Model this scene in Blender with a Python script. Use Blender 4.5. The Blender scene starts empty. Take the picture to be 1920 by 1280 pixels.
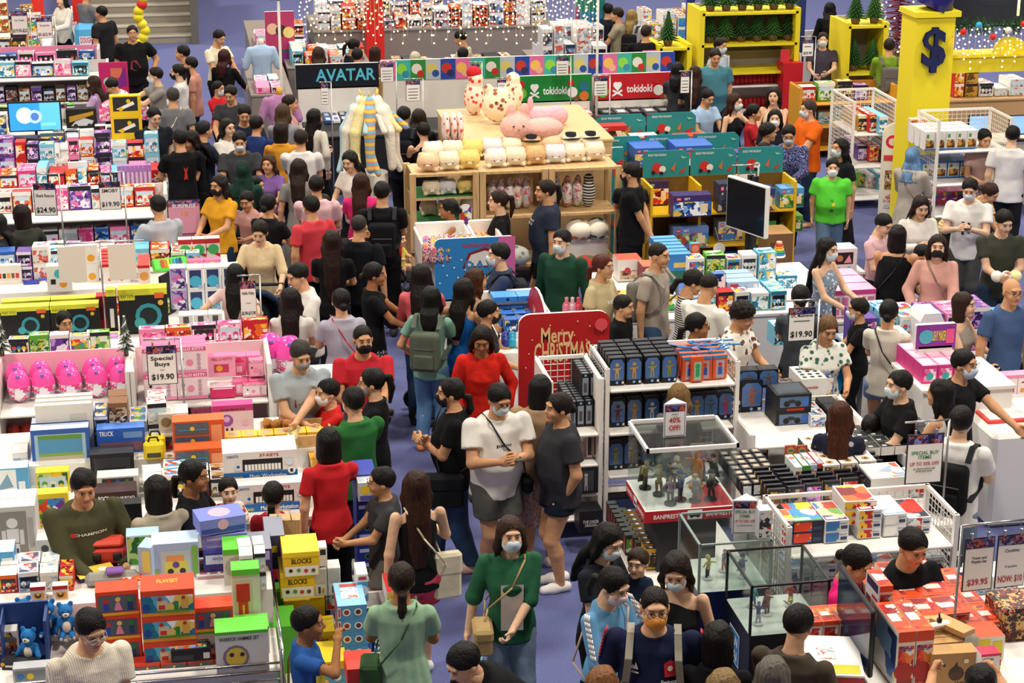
import bpy, math, random
import numpy as np
from mathutils import Vector, Matrix, Euler
from math import sin, cos, tan, atan2, radians as R, pi, degrees
random.seed(7); np.random.seed(7)
S = bpy.context.scene
COL = S.collection
F = 3600.0; PITCH = R(18.6); HC = 6.7; YAW = R(10.0)
cam_d = bpy.data.cameras.new('camera'); cam = bpy.data.objects.new('camera', cam_d); COL.objects.link(cam)
cam_d.sensor_width = 36; cam_d.lens = 36*F/1920; cam_d.clip_end = 200
cam.location = (0, 0, HC); cam.rotation_euler = (pi/2-PITCH, 0, -YAW)
S.camera = cam
W = bpy.data.worlds.new('hall_light'); S.world = W; W.use_nodes = True
W.node_tree.nodes['Background'].inputs[0].default_value = (1.0, .93, .84, 1); W.node_tree.nodes['Background'].inputs[1].default_value = .23
S.view_settings.view_transform = 'Standard'; S.view_settings.look = 'None'; S.view_settings.gamma = 1
S.view_settings.use_curve_mapping = False; S.view_settings.exposure = 0.0
S.cycles.max_bounces = 5; S.cycles.diffuse_bounces = 2; S.cycles.glossy_bounces = 2; S.cycles.transparent_max_bounces = 10
S.cycles.transmission_bounces = 2; S.cycles.caustics_reflective = False; S.cycles.caustics_refractive = False
def ceiling_lamp(x, y, sx, sy, e):
    l = bpy.data.lights.new('ceiling_lamp', 'AREA'); l.shape = 'RECTANGLE'; l.size = sx; l.size_y = sy; l.energy = e
    l.color = (1, .93, .82); o = bpy.data.objects.new('ceiling_lamp', l); COL.objects.link(o); o.location = (x, y, 11.5)
for _x in (-5, 5, 15):
    for _y in (10, 20, 31, 42):
        ceiling_lamp(_x, _y, 1.6, 1.6, 790)
CF = Vector((sin(YAW)*cos(PITCH), cos(YAW)*cos(PITCH), -sin(PITCH))); CR = Vector((cos(YAW), -sin(YAW), 0)); CU = CR.cross(CF)
def at(px, py, z=0.0):
    d = CF + CR*((px-960)/F) + CU*((640-py)/F); t = (z-HC)/d.z
    return Vector((d.x*t, d.y*t, z))
def view_yaw(p):  # world rotation that makes a local -Y front face the camera from p
    return atan2(p.x, -p.y) + pi if False else -atan2(p.x, p.y)
MATS = {}
def lin(h):
    h = h.lstrip('#') if len(h) > 5 else '808080'; c = [int(h[i:i+2], 16)/255 for i in (0, 2, 4)]
    return tuple(x/12.92 if x <= .04045 else ((x+.055)/1.055)**2.4 for x in c)+(1,)
def newmat(key):
    m = bpy.data.materials.new(key); m.use_nodes = True; MATS[key] = m
    return m, m.node_tree.nodes, m.node_tree.links, m.node_tree.nodes['Principled BSDF']
def M(h, rough=.5, metal=0, emit=0):
    key = '%s_%s_%s_%s' % (h, rough, metal, emit)
    if key in MATS: return MATS[key]
    m, n, l, b = newmat(key)
    b.inputs['Base Color'].default_value = lin(h); b.inputs['Roughness'].default_value = rough; b.inputs['Metallic'].default_value = metal
    b.inputs['Specular IOR Level'].default_value = .35
    if emit: b.inputs['Emission Color'].default_value = lin(h); b.inputs['Emission Strength'].default_value = emit
    return m
def noisy(h, kind='cloth', amt=.12, h2=None, scale=9):
    key = 'n%s%s%s%s' % (h, kind, h2, scale)
    if key in MATS: return MATS[key]
    m, n, l, b = newmat(key)
    tc = n.new('ShaderNodeTexCoord'); mp = n.new('ShaderNodeMapping'); l.new(tc.outputs['Object'], mp.inputs[0])
    nz = n.new('ShaderNodeTexNoise'); l.new(mp.outputs[0], nz.inputs['Vector']); nz.inputs['Scale'].default_value = scale; nz.inputs['Detail'].default_value = 4
    cr = n.new('ShaderNodeValToRGB'); c = lin(h); c2 = lin(h2) if h2 else tuple(x*(1-amt*2) for x in c[:3])+(1,)
    cr.color_ramp.elements[0].color = c2; cr.color_ramp.elements[1].color = c
    cr.color_ramp.elements[0].position = .35; cr.color_ramp.elements[1].position = .65
    b.inputs['Roughness'].default_value = .85; b.inputs['Specular IOR Level'].default_value = .15
    bm_ = n.new('ShaderNodeBump'); bm_.inputs['Strength'].default_value = .35; bm_.inputs['Distance'].default_value = .02
    src = nz.outputs['Fac']
    if kind == 'hair':
        mp.inputs['Scale'].default_value = (6, 6, .7); b.inputs['Roughness'].default_value = .5; b.inputs['Specular IOR Level'].default_value = .2
        bm_.inputs['Strength'].default_value = .6
    elif kind == 'stripeh' or kind == 'stripev':
        w = n.new('ShaderNodeTexWave'); w.bands_direction = 'Z' if kind == 'stripeh' else 'X'; w.inputs['Scale'].default_value = scale; w.inputs['Distortion'].default_value = .4
        l.new(tc.outputs['Object'], w.inputs['Vector']); src = w.outputs['Fac']
        cr.color_ramp.elements[0].position = .45; cr.color_ramp.elements[1].position = .55
    elif kind == 'print':
        v = n.new('ShaderNodeTexVoronoi'); v.inputs['Scale'].default_value = scale; l.new(tc.outputs['Object'], v.inputs['Vector']); src = v.outputs['Distance']
        cr.color_ramp.elements[0].position = .3; cr.color_ramp.elements[1].position = .38
    elif kind == 'squiggle':
        mg = n.new('ShaderNodeMath'); mg.operation = 'PINGPONG'; mg.inputs[1].default_value = .05; l.new(nz.outputs['Fac'], mg.inputs[0])
        ml = n.new('ShaderNodeMath'); ml.operation = 'MULTIPLY'; ml.inputs[1].default_value = 20; l.new(mg.outputs[0], ml.inputs[0]); src = ml.outputs[0]
        cr.color_ramp.elements[0].position = .2; cr.color_ramp.elements[1].position = .3
    l.new(src, cr.inputs[0]); l.new(cr.outputs[0], b.inputs['Base Color'])
    l.new(nz.outputs['Fac'], bm_.inputs['Height']); l.new(bm_.outputs[0], b.inputs['Normal'])
    return m
def pic(cols, scale=14, seed=0, rough=.4):
    """busy printed artwork: warped cells in a fixed palette"""
    key = 'pic%s%s%s' % (cols, scale, seed)
    if key in MATS: return MATS[key]
    m, n, l, b = newmat(key)
    tc = n.new('ShaderNodeTexCoord'); mp = n.new('ShaderNodeMapping'); l.new(tc.outputs['Object'], mp.inputs[0])
    mp.inputs['Location'].default_value = (seed*1.7, seed*.9, seed*2.3)
    nz = n.new('ShaderNodeTexNoise'); nz.inputs['Scale'].default_value = scale*.8; l.new(mp.outputs[0], nz.inputs['Vector'])
    mx = n.new('ShaderNodeVectorMath'); mx.operation = 'MULTIPLY_ADD'; l.new(nz.outputs['Color'], mx.inputs[0]); mx.inputs[1].default_value = (.16,)*3; l.new(mp.outputs[0], mx.inputs[2])
    v = n.new('ShaderNodeTexVoronoi'); v.inputs['Scale'].default_value = scale; l.new(mx.outputs[0], v.inputs['Vector'])
    sp = n.new('ShaderNodeSeparateColor'); l.new(v.outputs['Color'], sp.inputs[0])
    cr = n.new('ShaderNodeValToRGB'); cr.color_ramp.interpolation = 'CONSTANT'; e = cr.color_ramp.elements
    while len(e) < len(cols): e.new(.5)
    for i, c in enumerate(cols): e[i].position = i/len(cols); e[i].color = lin(c)
    l.new(sp.outputs[0], cr.inputs[0]); l.new(cr.outputs[0], b.inputs['Base Color']); b.inputs['Roughness'].default_value = rough
    b.inputs['Specular IOR Level'].default_value = .3
    return m
def glass(tint='#ffffff', key='glass', a=.12):
    key = key+tint
    if key in MATS: return MATS[key]
    m, n, l, b = newmat(key); n.remove(b)
    t = n.new('ShaderNodeBsdfTransparent'); g = n.new('ShaderNodeBsdfGlossy'); g.inputs['Roughness'].default_value = .08
    t.inputs[0].default_value = lin(tint); mx = n.new('ShaderNodeMixShader'); mx.inputs[0].default_value = a
    l.new(t.outputs[0], mx.inputs[1]); l.new(g.outputs[0], mx.inputs[2]); l.new(mx.outputs[0], n['Material Output'].inputs[0])
    return m
def wood(h='#d9b27c'):
    key = 'wood'+h
    if key in MATS: return MATS[key]
    m, n, l, b = newmat(key)
    tc = n.new('ShaderNodeTexCoord'); mp = n.new('ShaderNodeMapping'); mp.inputs['Scale'].default_value = (9, 9, 1.2); l.new(tc.outputs['Object'], mp.inputs[0])
    nz = n.new('ShaderNodeTexNoise'); nz.inputs['Scale'].default_value = 3; nz.inputs['Detail'].default_value = 5; l.new(mp.outputs[0], nz.inputs['Vector'])
    cr = n.new('ShaderNodeValToRGB'); c = lin(h); cr.color_ramp.elements[0].color = tuple(x*.72 for x in c[:3])+(1,); cr.color_ramp.elements[1].color = c
    cr.color_ramp.elements[0].position = .3; cr.color_ramp.elements[1].position = .6
    l.new(nz.outputs[0], cr.inputs[0]); l.new(cr.outputs[0], b.inputs['Base Color']); b.inputs['Roughness'].default_value = .55
    return m
def tag(o, label=None, cat=None, group=None, kind=None):
    if label:
        w = label.split(); n = 0
        for x in ('the', 'a', 'its', 'with', 'in'):
            while len(w) > 16 and x in w[1:]: w.pop(w.index(x, 1))
        o['label'] = ' '.join(w[:16])
    if cat: o['category'] = cat
    if group: o['group'] = group
    if kind: o['kind'] = kind
    return o
def mkobj(name, me, parent=None, loc=(0, 0, 0), rz=0):
    o = bpy.data.objects.new(name, me); COL.objects.link(o)
    if parent is not None: o.parent = parent
    o.location = loc; o.rotation_euler = (0, 0, rz)
    return o
def thing(name, loc, rz, label, cat, group=None):
    return tag(mkobj(name, None, None, loc, rz), label, cat, group)
TXT = {}
def text_geo(s, bold=0):
    k = (s, bold)
    if k not in TXT:
        cu = bpy.data.curves.new('t', 'FONT'); cu.body = s; cu.resolution_u = 2; cu.offset = bold; cu.align_x = 'CENTER'; cu.align_y = 'CENTER'
        o = bpy.data.objects.new('t', cu); me = bpy.data.meshes.new_from_object(o)
        v = np.array([x.co[:] for x in me.vertices]).reshape(-1, 3); f = [tuple(p.vertices) for p in me.polygons]
        bpy.data.objects.remove(o); bpy.data.curves.remove(cu); bpy.data.meshes.remove(me); TXT[k] = (v, f)
    return TXT[k]
class MB:
    """collects shapes; build() links them as one mesh object"""
    def __init__(s): s.v = []; s.f = []; s.m = []; s.mats = []; s.sm = []
    def mi(s, mat):
        if isinstance(mat, str): mat = M(mat)
        if mat not in s.mats: s.mats.append(mat)
        return s.mats.index(mat)
    def add(s, vs, fs, mat, smooth=False, T=None):
        b = len(s.v)
        s.v += [tuple(T @ Vector(x)) for x in vs] if T is not None else [tuple(x) for x in vs]
        i = s.mi(mat)
        for f in fs: s.f.append(tuple(b+k for k in f)); s.m.append(i); s.sm.append(smooth)
        return s
    def box(s, x0, y0, z0, x1, y1, z1, mat, top=None, front=None, T=None):
        v = [(x0, y0, z0), (x1, y0, z0), (x1, y1, z0), (x0, y1, z0), (x0, y0, z1), (x1, y0, z1), (x1, y1, z1), (x0, y1, z1)]
        fs = [(3, 2, 1, 0), (4, 5, 6, 7), (0, 1, 5, 4), (1, 2, 6, 5), (2, 3, 7, 6), (3, 0, 4, 7)]
        b = len(s.v); s.v += [tuple(T @ Vector(x)) for x in v] if T is not None else v
        for k, f in enumerate(fs):
            mt = top if (k == 1 and top) else front if (k == 2 and front) else mat
            s.f.append(tuple(b+i for i in f)); s.m.append(s.mi(mt)); s.sm.append(False)
        return s
    def bevbox(s, x0, y0, z0, x1, y1, z1, mat, r=.02, T=None):
        r = min(r, (x1-x0)/2.01, (y1-y0)/2.01, (z1-z0)/2.01); vs = []; idx = {}
        for X, sx in ((x0, 1), (x1, -1)):
            for Y, sy in ((y0, 1), (y1, -1)):
                for Z, sz in ((z0, 1), (z1, -1)):
                    for a in range(3):
                        idx[(sx, sy, sz, a)] = len(vs); vs.append((X+(0 if a == 0 else sx*r), Y+(0 if a == 1 else sy*r), Z+(0 if a == 2 else sz*r)))
        fs = []
        for a in range(3):
            b_, c = (a+1) % 3, (a+2) % 3
            for sa in (1, -1):
                q = []
                for sb, sc in ((1, 1), (-1, 1), (-1, -1), (1, -1)):
                    k = [0]*3; k[a] = sa; k[b_] = sb; k[c] = sc; q.append(idx[(*k, a)])
                fs.append(q if sa == -1 else q[::-1])
                for sb in (1, -1):
                    q = []
                    for aa, sc in ((a, 1), (b_, 1), (b_, -1), (a, -1)):
                        k = [0]*3; k[a] = sa; k[b_] = sb; k[c] = sc; q.append(idx[(*k, aa)])
                    fs.append(q if sa*sb == 1 else q[::-1])
        for sx in (1, -1):
            for sy in (1, -1):
                for sz in (1, -1):
                    q = [idx[(sx, sy, sz, a)] for a in range(3)]; fs.append(q if sx*sy*sz == -1 else q[::-1])
        return s.add(vs, fs, mat, False, T)
    def cyl(s, p, q, r, mat, r2=None, n=10, smooth=True, caps=True):
        p, q = Vector(p), Vector(q); r2 = r if r2 is None else r2; d = (q-p).normalized()
        u = d.orthogonal().normalized(); w = d.cross(u); vs = []
        for c, rr in ((p, r), (q, r2)):
            for k in range(n): a = 2*pi*k/n; vs.append(c+u*cos(a)*rr+w*sin(a)*rr)
        s.add(vs, [(k, (k+1) % n, n+(k+1) % n, n+k) for k in range(n)], mat, smooth)
        if caps: b = len(s.v)-2*n; s.f += [tuple(b+n-1-k for k in range(n)), tuple(b+n+k for k in range(n))]; s.m += [s.mi(mat)]*2; s.sm += [False]*2
        return s
    def tube(s, pts, r, mat, n=6, closed=False):
        pts = [Vector(p) for p in pts]
        for a, b in zip(pts, pts[1:]+([pts[0]] if closed else [])): s.cyl(a, b, r, mat, n=n, caps=not closed)
        return s
    def ell(s, c, r, mat, nu=14, nv=9, T=None):
        if not hasattr(r, '__len__'): r = (r,)*3
        vs = [(c[0], c[1], c[2]+r[2])]
        for j in range(1, nv):
            t = pi*j/nv
            for i in range(nu): a = 2*pi*i/nu; vs.append((c[0]+r[0]*sin(t)*cos(a), c[1]+r[1]*sin(t)*sin(a), c[2]+r[2]*cos(t)))
        vs.append((c[0], c[1], c[2]-r[2])); fs = [(0, 1+i, 1+(i+1) % nu) for i in range(nu)]
        for j in range(nv-2):
            for i in range(nu): a = 1+j*nu; fs.append((a+i, a+nu+i, a+nu+(i+1) % nu, a+(i+1) % nu))
        L = len(vs)-1; a = L-nu; fs += [(L, a+(i+1) % nu, a+i) for i in range(nu)]
        return s.add(vs, fs, mat, True, T)
    def lathe(s, prof, mat, n=16, c=(0, 0), smooth=True):
        vs = [(c[0]+r*cos(2*pi*i/n), c[1]+r*sin(2*pi*i/n), z) for r, z in prof for i in range(n)]
        fs = [(j*n+i, j*n+(i+1) % n, (j+1)*n+(i+1) % n, (j+1)*n+i) for j in range(len(prof)-1) for i in range(n)]
        return s.add(vs, fs, mat, smooth)
    def prism(s, pts, z0, z1, mat, T=None, top=None):
        """polygon in XY (ccw) swept in Z"""
        n = len(pts); vs = [(x, y, z0) for x, y in pts]+[(x, y, z1) for x, y in pts]
        s.add(vs, [tuple(range(n))[::-1]]+[(i, (i+1) % n, n+(i+1) % n, n+i) for i in range(n)], mat, False, T)
        s.add([(x, y, z1) for x, y in pts], [tuple(range(n))], top or mat, False, T)
        return s
    def text(s, t, h, mat, T, bold=0, d=0):
        v, f = text_geo(t, bold)
        if len(v): s.add([(x[0]*h/.7, x[1]*h/.7, d) for x in v], f, mat, False, T)
        return s
    def mesh(s, name='mesh'):
        me = bpy.data.meshes.new(name); me.from_pydata(s.v, [], s.f)
        for m in s.mats: me.materials.append(m)
        me.polygons.foreach_set('material_index', s.m); me.polygons.foreach_set('use_smooth', s.sm); me.update()
        return me
    def build(s, name, parent=None, loc=(0, 0, 0), rz=0): return mkobj(name, s.mesh(name), parent, loc, rz)
TF = Matrix.Rotation(pi/2, 4, 'X')   # XY drawing -> upright facing -Y
def front_T(x, y, z): return Matrix.Translation((x, y, z)) @ TF
def face_T(f, w, d, h):
    if f == 'f': return Matrix.Translation((-w/2, 0, 0)) @ TF, w, h
    if f == 't': return Matrix.Translation((-w/2, 0, h)), w, d
    if f == 'l': return Matrix.Translation((-w/2, d, 0)) @ Matrix.Rotation(-pi/2, 4, 'Z') @ TF, d, h
    if f == 'r': return Matrix.Translation((w/2, 0, 0)) @ Matrix.Rotation(pi/2, 4, 'Z') @ TF, d, h
    return Matrix.Translation((w/2, d, 0)) @ Matrix.Rotation(pi, 4, 'Z') @ TF, w, h
def decals(b, T, W_, H_, items, lift=.0012):
    for k, it in enumerate(items):
        z = lift*(1+.5*k if len(items) < 8 else 1+.25*k); o = it[0]
        if o == 'r': x0, y0, x1, y1, m = it[1:]; b.add([(x0*W_, y0*H_, z), (x1*W_, y0*H_, z), (x1*W_, y1*H_, z), (x0*W_, y1*H_, z)], [(0, 1, 2, 3)], m, False, T)
        elif o == 'c':
            x, y, r, m = it[1:]; b.add([(x*W_+r*H_*cos(a*pi/6), y*H_+r*H_*sin(a*pi/6), z) for a in range(12)], [tuple(range(12))], m, False, T)
        elif o == 'g': b.add([(x*W_, y*H_, z) for x, y in it[1]], [tuple(range(len(it[1])))], it[2], False, T)
        elif o == 't':
            t, x, y, hh, m = it[1:6]; bold = it[6] if len(it) > 6 else .02
            b.text(t, hh*H_, m, T @ Matrix.Translation((x*W_, y*H_, z)), bold)
        elif o == 'T':  # text fitted to a width share
            t, x, y, hh, ws, m = it[1:7]; v, f = text_geo(t, .02); ww = (v[:, 0].max()-v[:, 0].min())*hh*H_/.7
            b.text(t, hh*H_, m, T @ Matrix.Translation((x*W_, y*H_, z)) @ Matrix.Diagonal((ws*W_/ww, 1, 1, 1)), .02)
def carton(w, d, h, base, front=(), top=(), left=(), right=(), topc=None):
    b = MB(); b.box(-w/2, 0, 0, w/2, d, h, base, top=topc)
    for f, items in (('f', front), ('t', top), ('l', left), ('r', right)):
        if items: T, a, c = face_T(f, w, d, h); decals(b, T, a, c, items)
    return b.mesh('carton')
ORD = ['', 'first', 'second', 'third', 'fourth', 'fifth', 'sixth', 'seventh', 'eighth', 'ninth', 'tenth', 'eleventh', 'twelfth', 'thirteenth', 'fourteenth', 'fifteenth', 'sixteenth']
USED = {}
def ordn(i): return ORD[i] if i < len(ORD) else '%dth' % i
def pos_label(base, i, nx, j, ny, k=0, nz=1):
    p = []
    if nx > 1: p.append('leftmost' if i == 0 else 'rightmost' if i == nx-1 and nx > 2 else ordn(i+1)+' from left')
    if ny > 1: p.append('front row' if j == 0 else 'back row' if j == ny-1 else ordn(j+1)+' row')
    if nz > 1: p.append('bottom' if k == 0 else 'topmost' if k == nz-1 else ordn(k+1)+' up')
    return base+((', '+', '.join(p)) if p else '')
def grid(name, me, cat, label, org, n, step, rz=0, group=None, jit=0, jr=0, skip=None, parts=None, axis=None):
    """countable stock set out in columns, rows and layers; org = world front-left spot of the first item's base centre"""
    nx, ny, nz = n; out = []; rot = Matrix.Rotation(axis if axis is not None else rz, 3, 'Z')
    meshes = me if isinstance(me, (list, tuple)) else [me]
    for k in range(nz):
        for j in range(ny):
            for i in range(nx):
                if skip and skip(i, j, k): continue
                p = Vector(org) + rot @ Vector((i*step[0]+random.uniform(-jit, jit), j*step[1]+random.uniform(-jit, jit)*.4, 0)) + Vector((0, 0, k*step[2]))
                o = mkobj(name, meshes[(i+j*5+k*3) % len(meshes)], None, p, rz+random.uniform(-jr, jr))
                tag(o, pos_label(label, i, nx, j, ny, k, nz), cat, group or (label if nx*ny*nz > 1 else None))
                if parts:
                    for pn, pm in parts: mkobj(pn, pm, o)
                out.append(o)
    return out
def snets(f, org, v):
    s = f < 0; nx, ny, nz = f.shape
    cor = [(a, b, c) for a in (0, 1) for b in (0, 1) for c in (0, 1)]
    sl = lambda A, o: A[o[0]:nx-1+o[0], o[1]:ny-1+o[1], o[2]:nz-1+o[2]]
    cnt = sum(sl(s, o).astype(np.int8) for o in cor); act = (cnt > 0) & (cnt < 8)
    ids = -np.ones(act.shape, np.int64); I = np.argwhere(act); ids[act] = np.arange(len(I))
    acc = np.zeros((len(I), 3)); num = np.zeros(len(I))
    i, j, k = I.T
    for a in cor:
        for ax in range(3):
            if a[ax]: continue
            b = list(a); b[ax] = 1
            fa = f[i+a[0], j+a[1], k+a[2]]; fb = f[i+b[0], j+b[1], k+b[2]]; m = (fa < 0) != (fb < 0)
            t = np.where(m, fa/np.where(m, fa-fb, 1), 0); p = np.tile(np.array(a, float), (len(I), 1)); p[:, ax] += t
            acc += p*m[:, None]; num += m
    V = (I+acc/num[:, None])*v+np.array(org)
    Q = []
    for ax in range(3):
        u, w = (ax+1) % 3, (ax+2) % 3
        a = np.take(s, range(0, f.shape[ax]-1), ax); b = np.take(s, range(1, f.shape[ax]), ax)
        E = np.argwhere(a != b); E = E[(E[:, u] > 0) & (E[:, w] > 0) & (E[:, u] < f.shape[u]-1) & (E[:, w] < f.shape[w]-1)]
        if not len(E): continue
        ins = a[tuple(E.T)]; du = np.zeros(3, int); du[u] = 1; dw = np.zeros(3, int); dw[w] = 1
        q = np.stack([ids[tuple((E-x).T)] for x in (0*du, du, du+dw, dw)], 1)
        q[~ins] = q[~ins][:, ::-1]; Q.append(q)
    Q = np.concatenate(Q); return V, Q[(Q >= 0).all(1)]
def smin(a, b, k):
    h = np.clip(.5+.5*(b-a)/k, 0, 1); return b+(a-b)*h-k*h*(1-h)
class Vol:
    def __init__(s, lo, hi, v):
        lo = np.array(lo, float)-2.2*v; hi = np.array(hi, float)+2.2*v; n = np.ceil((hi-lo)/v).astype(int)+1; s.o = lo; s.v = v
        g = [lo[i]+np.arange(n[i])*v for i in range(3)]
        s.X, s.Y, s.Z = [a.astype(np.float32) for a in np.meshgrid(*g, indexing='ij')]; s.f = np.full(s.X.shape, 9., np.float32)
    def put(s, d, k): s.f = np.minimum(s.f, d) if k == 0 else smin(s.f, d, k)
    def cone(s, a, b, ra, rb, k=.02, flat=False, cut=False):
        a = np.array(a, float); b = np.array(b, float); e = b-a; L = float(e @ e) or 1e-6
        px, py, pz = s.X-a[0], s.Y-a[1], s.Z-a[2]; t = (px*e[0]+py*e[1]+pz*e[2])/L; tc = np.clip(t, 0, 1)
        d = np.sqrt((px-tc*e[0])**2+(py-tc*e[1])**2+(pz-tc*e[2])**2)-(ra+(rb-ra)*tc)
        if flat: d = np.maximum(d, (t-1)*math.sqrt(L))
        s.put(d, k); return s
    def chain(s, pts, rs, k=.02, flat=False):
        for i in range(len(pts)-1): s.cone(pts[i], pts[i+1], rs[i], rs[i+1], k, flat and i == len(pts)-2)
        return s
    def ell(s, c, r, k=.02, sub=False, R_=None):
        x, y, z = s.X-c[0], s.Y-c[1], s.Z-c[2]
        if R_ is not None: R_ = np.array(R_); x, y, z = [R_[0][i]*x+R_[1][i]*y+R_[2][i]*z for i in range(3)]
        q = np.sqrt((x/r[0])**2+(y/r[1])**2+(z/r[2])**2); d = (q-1)*min(r)
        if sub: s.f = np.maximum(s.f, -d)
        else: s.put(d, k)
        return s
    def loft(s, prof, T, k=.02, grow=0, lo=None, hi=None, fold=0):
        """prof rows: (z, half width, half depth, y offset) in the torso frame T"""
        Ti = np.array(T.inverted()); x, y, z = [Ti[i][0]*s.X+Ti[i][1]*s.Y+Ti[i][2]*s.Z+Ti[i][3] for i in range(3)]
        P = np.array(prof); rx, ry, oy = [np.interp(z, P[:, 0], P[:, i]) for i in (1, 2, 3)]; rx = rx+grow; ry = ry+grow
        yy = y-oy; q = np.sqrt((x/rx)**2+(yy/ry)**2); d = (q-1)*np.minimum(rx, ry)
        if fold: d = d+fold*np.sin(np.arctan2(yy, x)*13+z*5)*np.clip((P[-1, 0]-z)/(P[-1, 0]-P[0, 0]), 0, 1)
        lo = P[0, 0] if lo is None else lo; hi = P[-1, 0] if hi is None else hi
        d = np.maximum(d, np.maximum(lo-z, z-hi)); s.put(d, k); return s
    def rip(s, amp, fr=22): s.f = s.f+amp*(np.sin(s.X*fr+s.Z*fr*.8)*np.sin(s.Y*fr*1.1-s.Z*fr*.6)).astype(np.float32); return s
    def out(s): return snets(s.f, s.o, s.v)
def raw_mesh(name, V, Q, mats, mi=None):
    me = bpy.data.meshes.new(name); n = len(Q); me.vertices.add(len(V)); me.vertices.foreach_set('co', V.astype(np.float32).ravel())
    me.loops.add(4*n); me.loops.foreach_set('vertex_index', Q.astype(np.int32).ravel()); me.polygons.add(n)
    me.polygons.foreach_set('loop_start', np.arange(0, 4*n, 4, dtype=np.int32)); me.polygons.foreach_set('loop_total', np.full(n, 4, np.int32))
    if mi is not None: me.polygons.foreach_set('material_index', mi.astype(np.int32))
    me.polygons.foreach_set('use_smooth', np.ones(n, bool))
    for m in mats: me.materials.append(m)
    me.update(calc_edges=True); me.validate(); return me
CACHE = {}
def head_geo(kid, v):
    k_ = ('head', kid, v)
    if k_ in CACHE: return CACHE[k_]
    g = Vol((-.1, -.125, -.17), (.1, .115, .125), v)
    g.ell((0, .014, .026), (.074, .092, .086), 0).ell((0, -.028, -.036), (.058 if not kid else .062, .062, .07), .035)
    g.ell((0, -.066, -.092), (.026, .022, .018), .03).ell((.034, -.066, -.03), (.026, .02, .024), .02).ell((-.034, -.066, -.03), (.026, .02, .024), .02)
    g.ell((0, -.078, .038), (.05, .012, .012), .02)
    for s in (-1, 1):
        g.ell((s*.031, -.101, .012), (.017, .014, .011), 0, sub=True)
        g.ell((s*.078, .008, -.008), (.009, .02, .031), .006)
    g.cone((0, -.09, .012), (0, -.105, -.018), .006, .0115, .012).ell((0, -.1, -.024), (.017, .01, .008), .008)
    g.ell((0, -.087, -.052), (.023, .009, .006), .006).ell((0, -.085, -.062), (.018, .009, .006), .006)
    g.cone((0, .02, -.07), (0, .03, -.16), .05, .052, .02)
    V, Q = g.out(); c = V[Q].mean(1); mi = np.zeros(len(Q), int)
    mi[(abs(c[:, 0]) < .023) & (c[:, 2] > -.068) & (c[:, 2] < -.047) & (c[:, 1] < -.084)] = 1
    mi[(abs(c[:, 0]) > .014) & (abs(c[:, 0]) < .048) & (c[:, 2] > .027) & (c[:, 2] < .036) & (c[:, 1] < -.06)] = 3
    b = MB()
    for s in (-1, 1):
        b.ell((s*.031, -.083, .011), (.0135, .008, .0055), 'a', 10, 6); b.ell((s*.031, -.0885, .0105), (.0074, .005, .0062), 'b', 8, 6)
        b.cyl((s*.015, -.09, .0165), (s*.047, -.082, .0155), .0022, 'c', n=4)
    CACHE[k_] = [(V, Q, mi), b]; return CACHE[k_]
def hand_geo(kind):
    if ('hand', kind) in CACHE: return CACHE[('hand', kind)]
    g = Vol((-.06, -.07, -.19), (.07, .05, .03), .0048)
    g.ell((0, 0, -.048), (.039, .014, .05), 0); g.cone((0, 0, .02), (0, 0, -.02), .024, .026, .02)
    curl = {'relax': .35, 'grip': 1.0, 'flat': .1}[kind]
    for i, (x, L) in enumerate(((-.029, .062), (-.01, .073), (.01, .07), (.028, .055))):
        p = np.array((x, 0, -.088)); a = curl*.4+.05*i; r = .0088
        for q in (.45, .32, .25):
            n = p+np.array((x*.12, -sin(a), -cos(a)))*L*q; g.cone(p, n, r, r*.92, .003); p = n; r *= .92; a += curl*.9
    g.cone((-.03, 0, -.025), (-.055, -.02, -.06), .013, .011, .012).cone((-.055, -.02, -.06), (-.052, -.035, -.09), .0105, .0085, .004)
    CACHE[('hand', kind)] = g.out(); return CACHE[('hand', kind)]
HAIRS = {}
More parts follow.
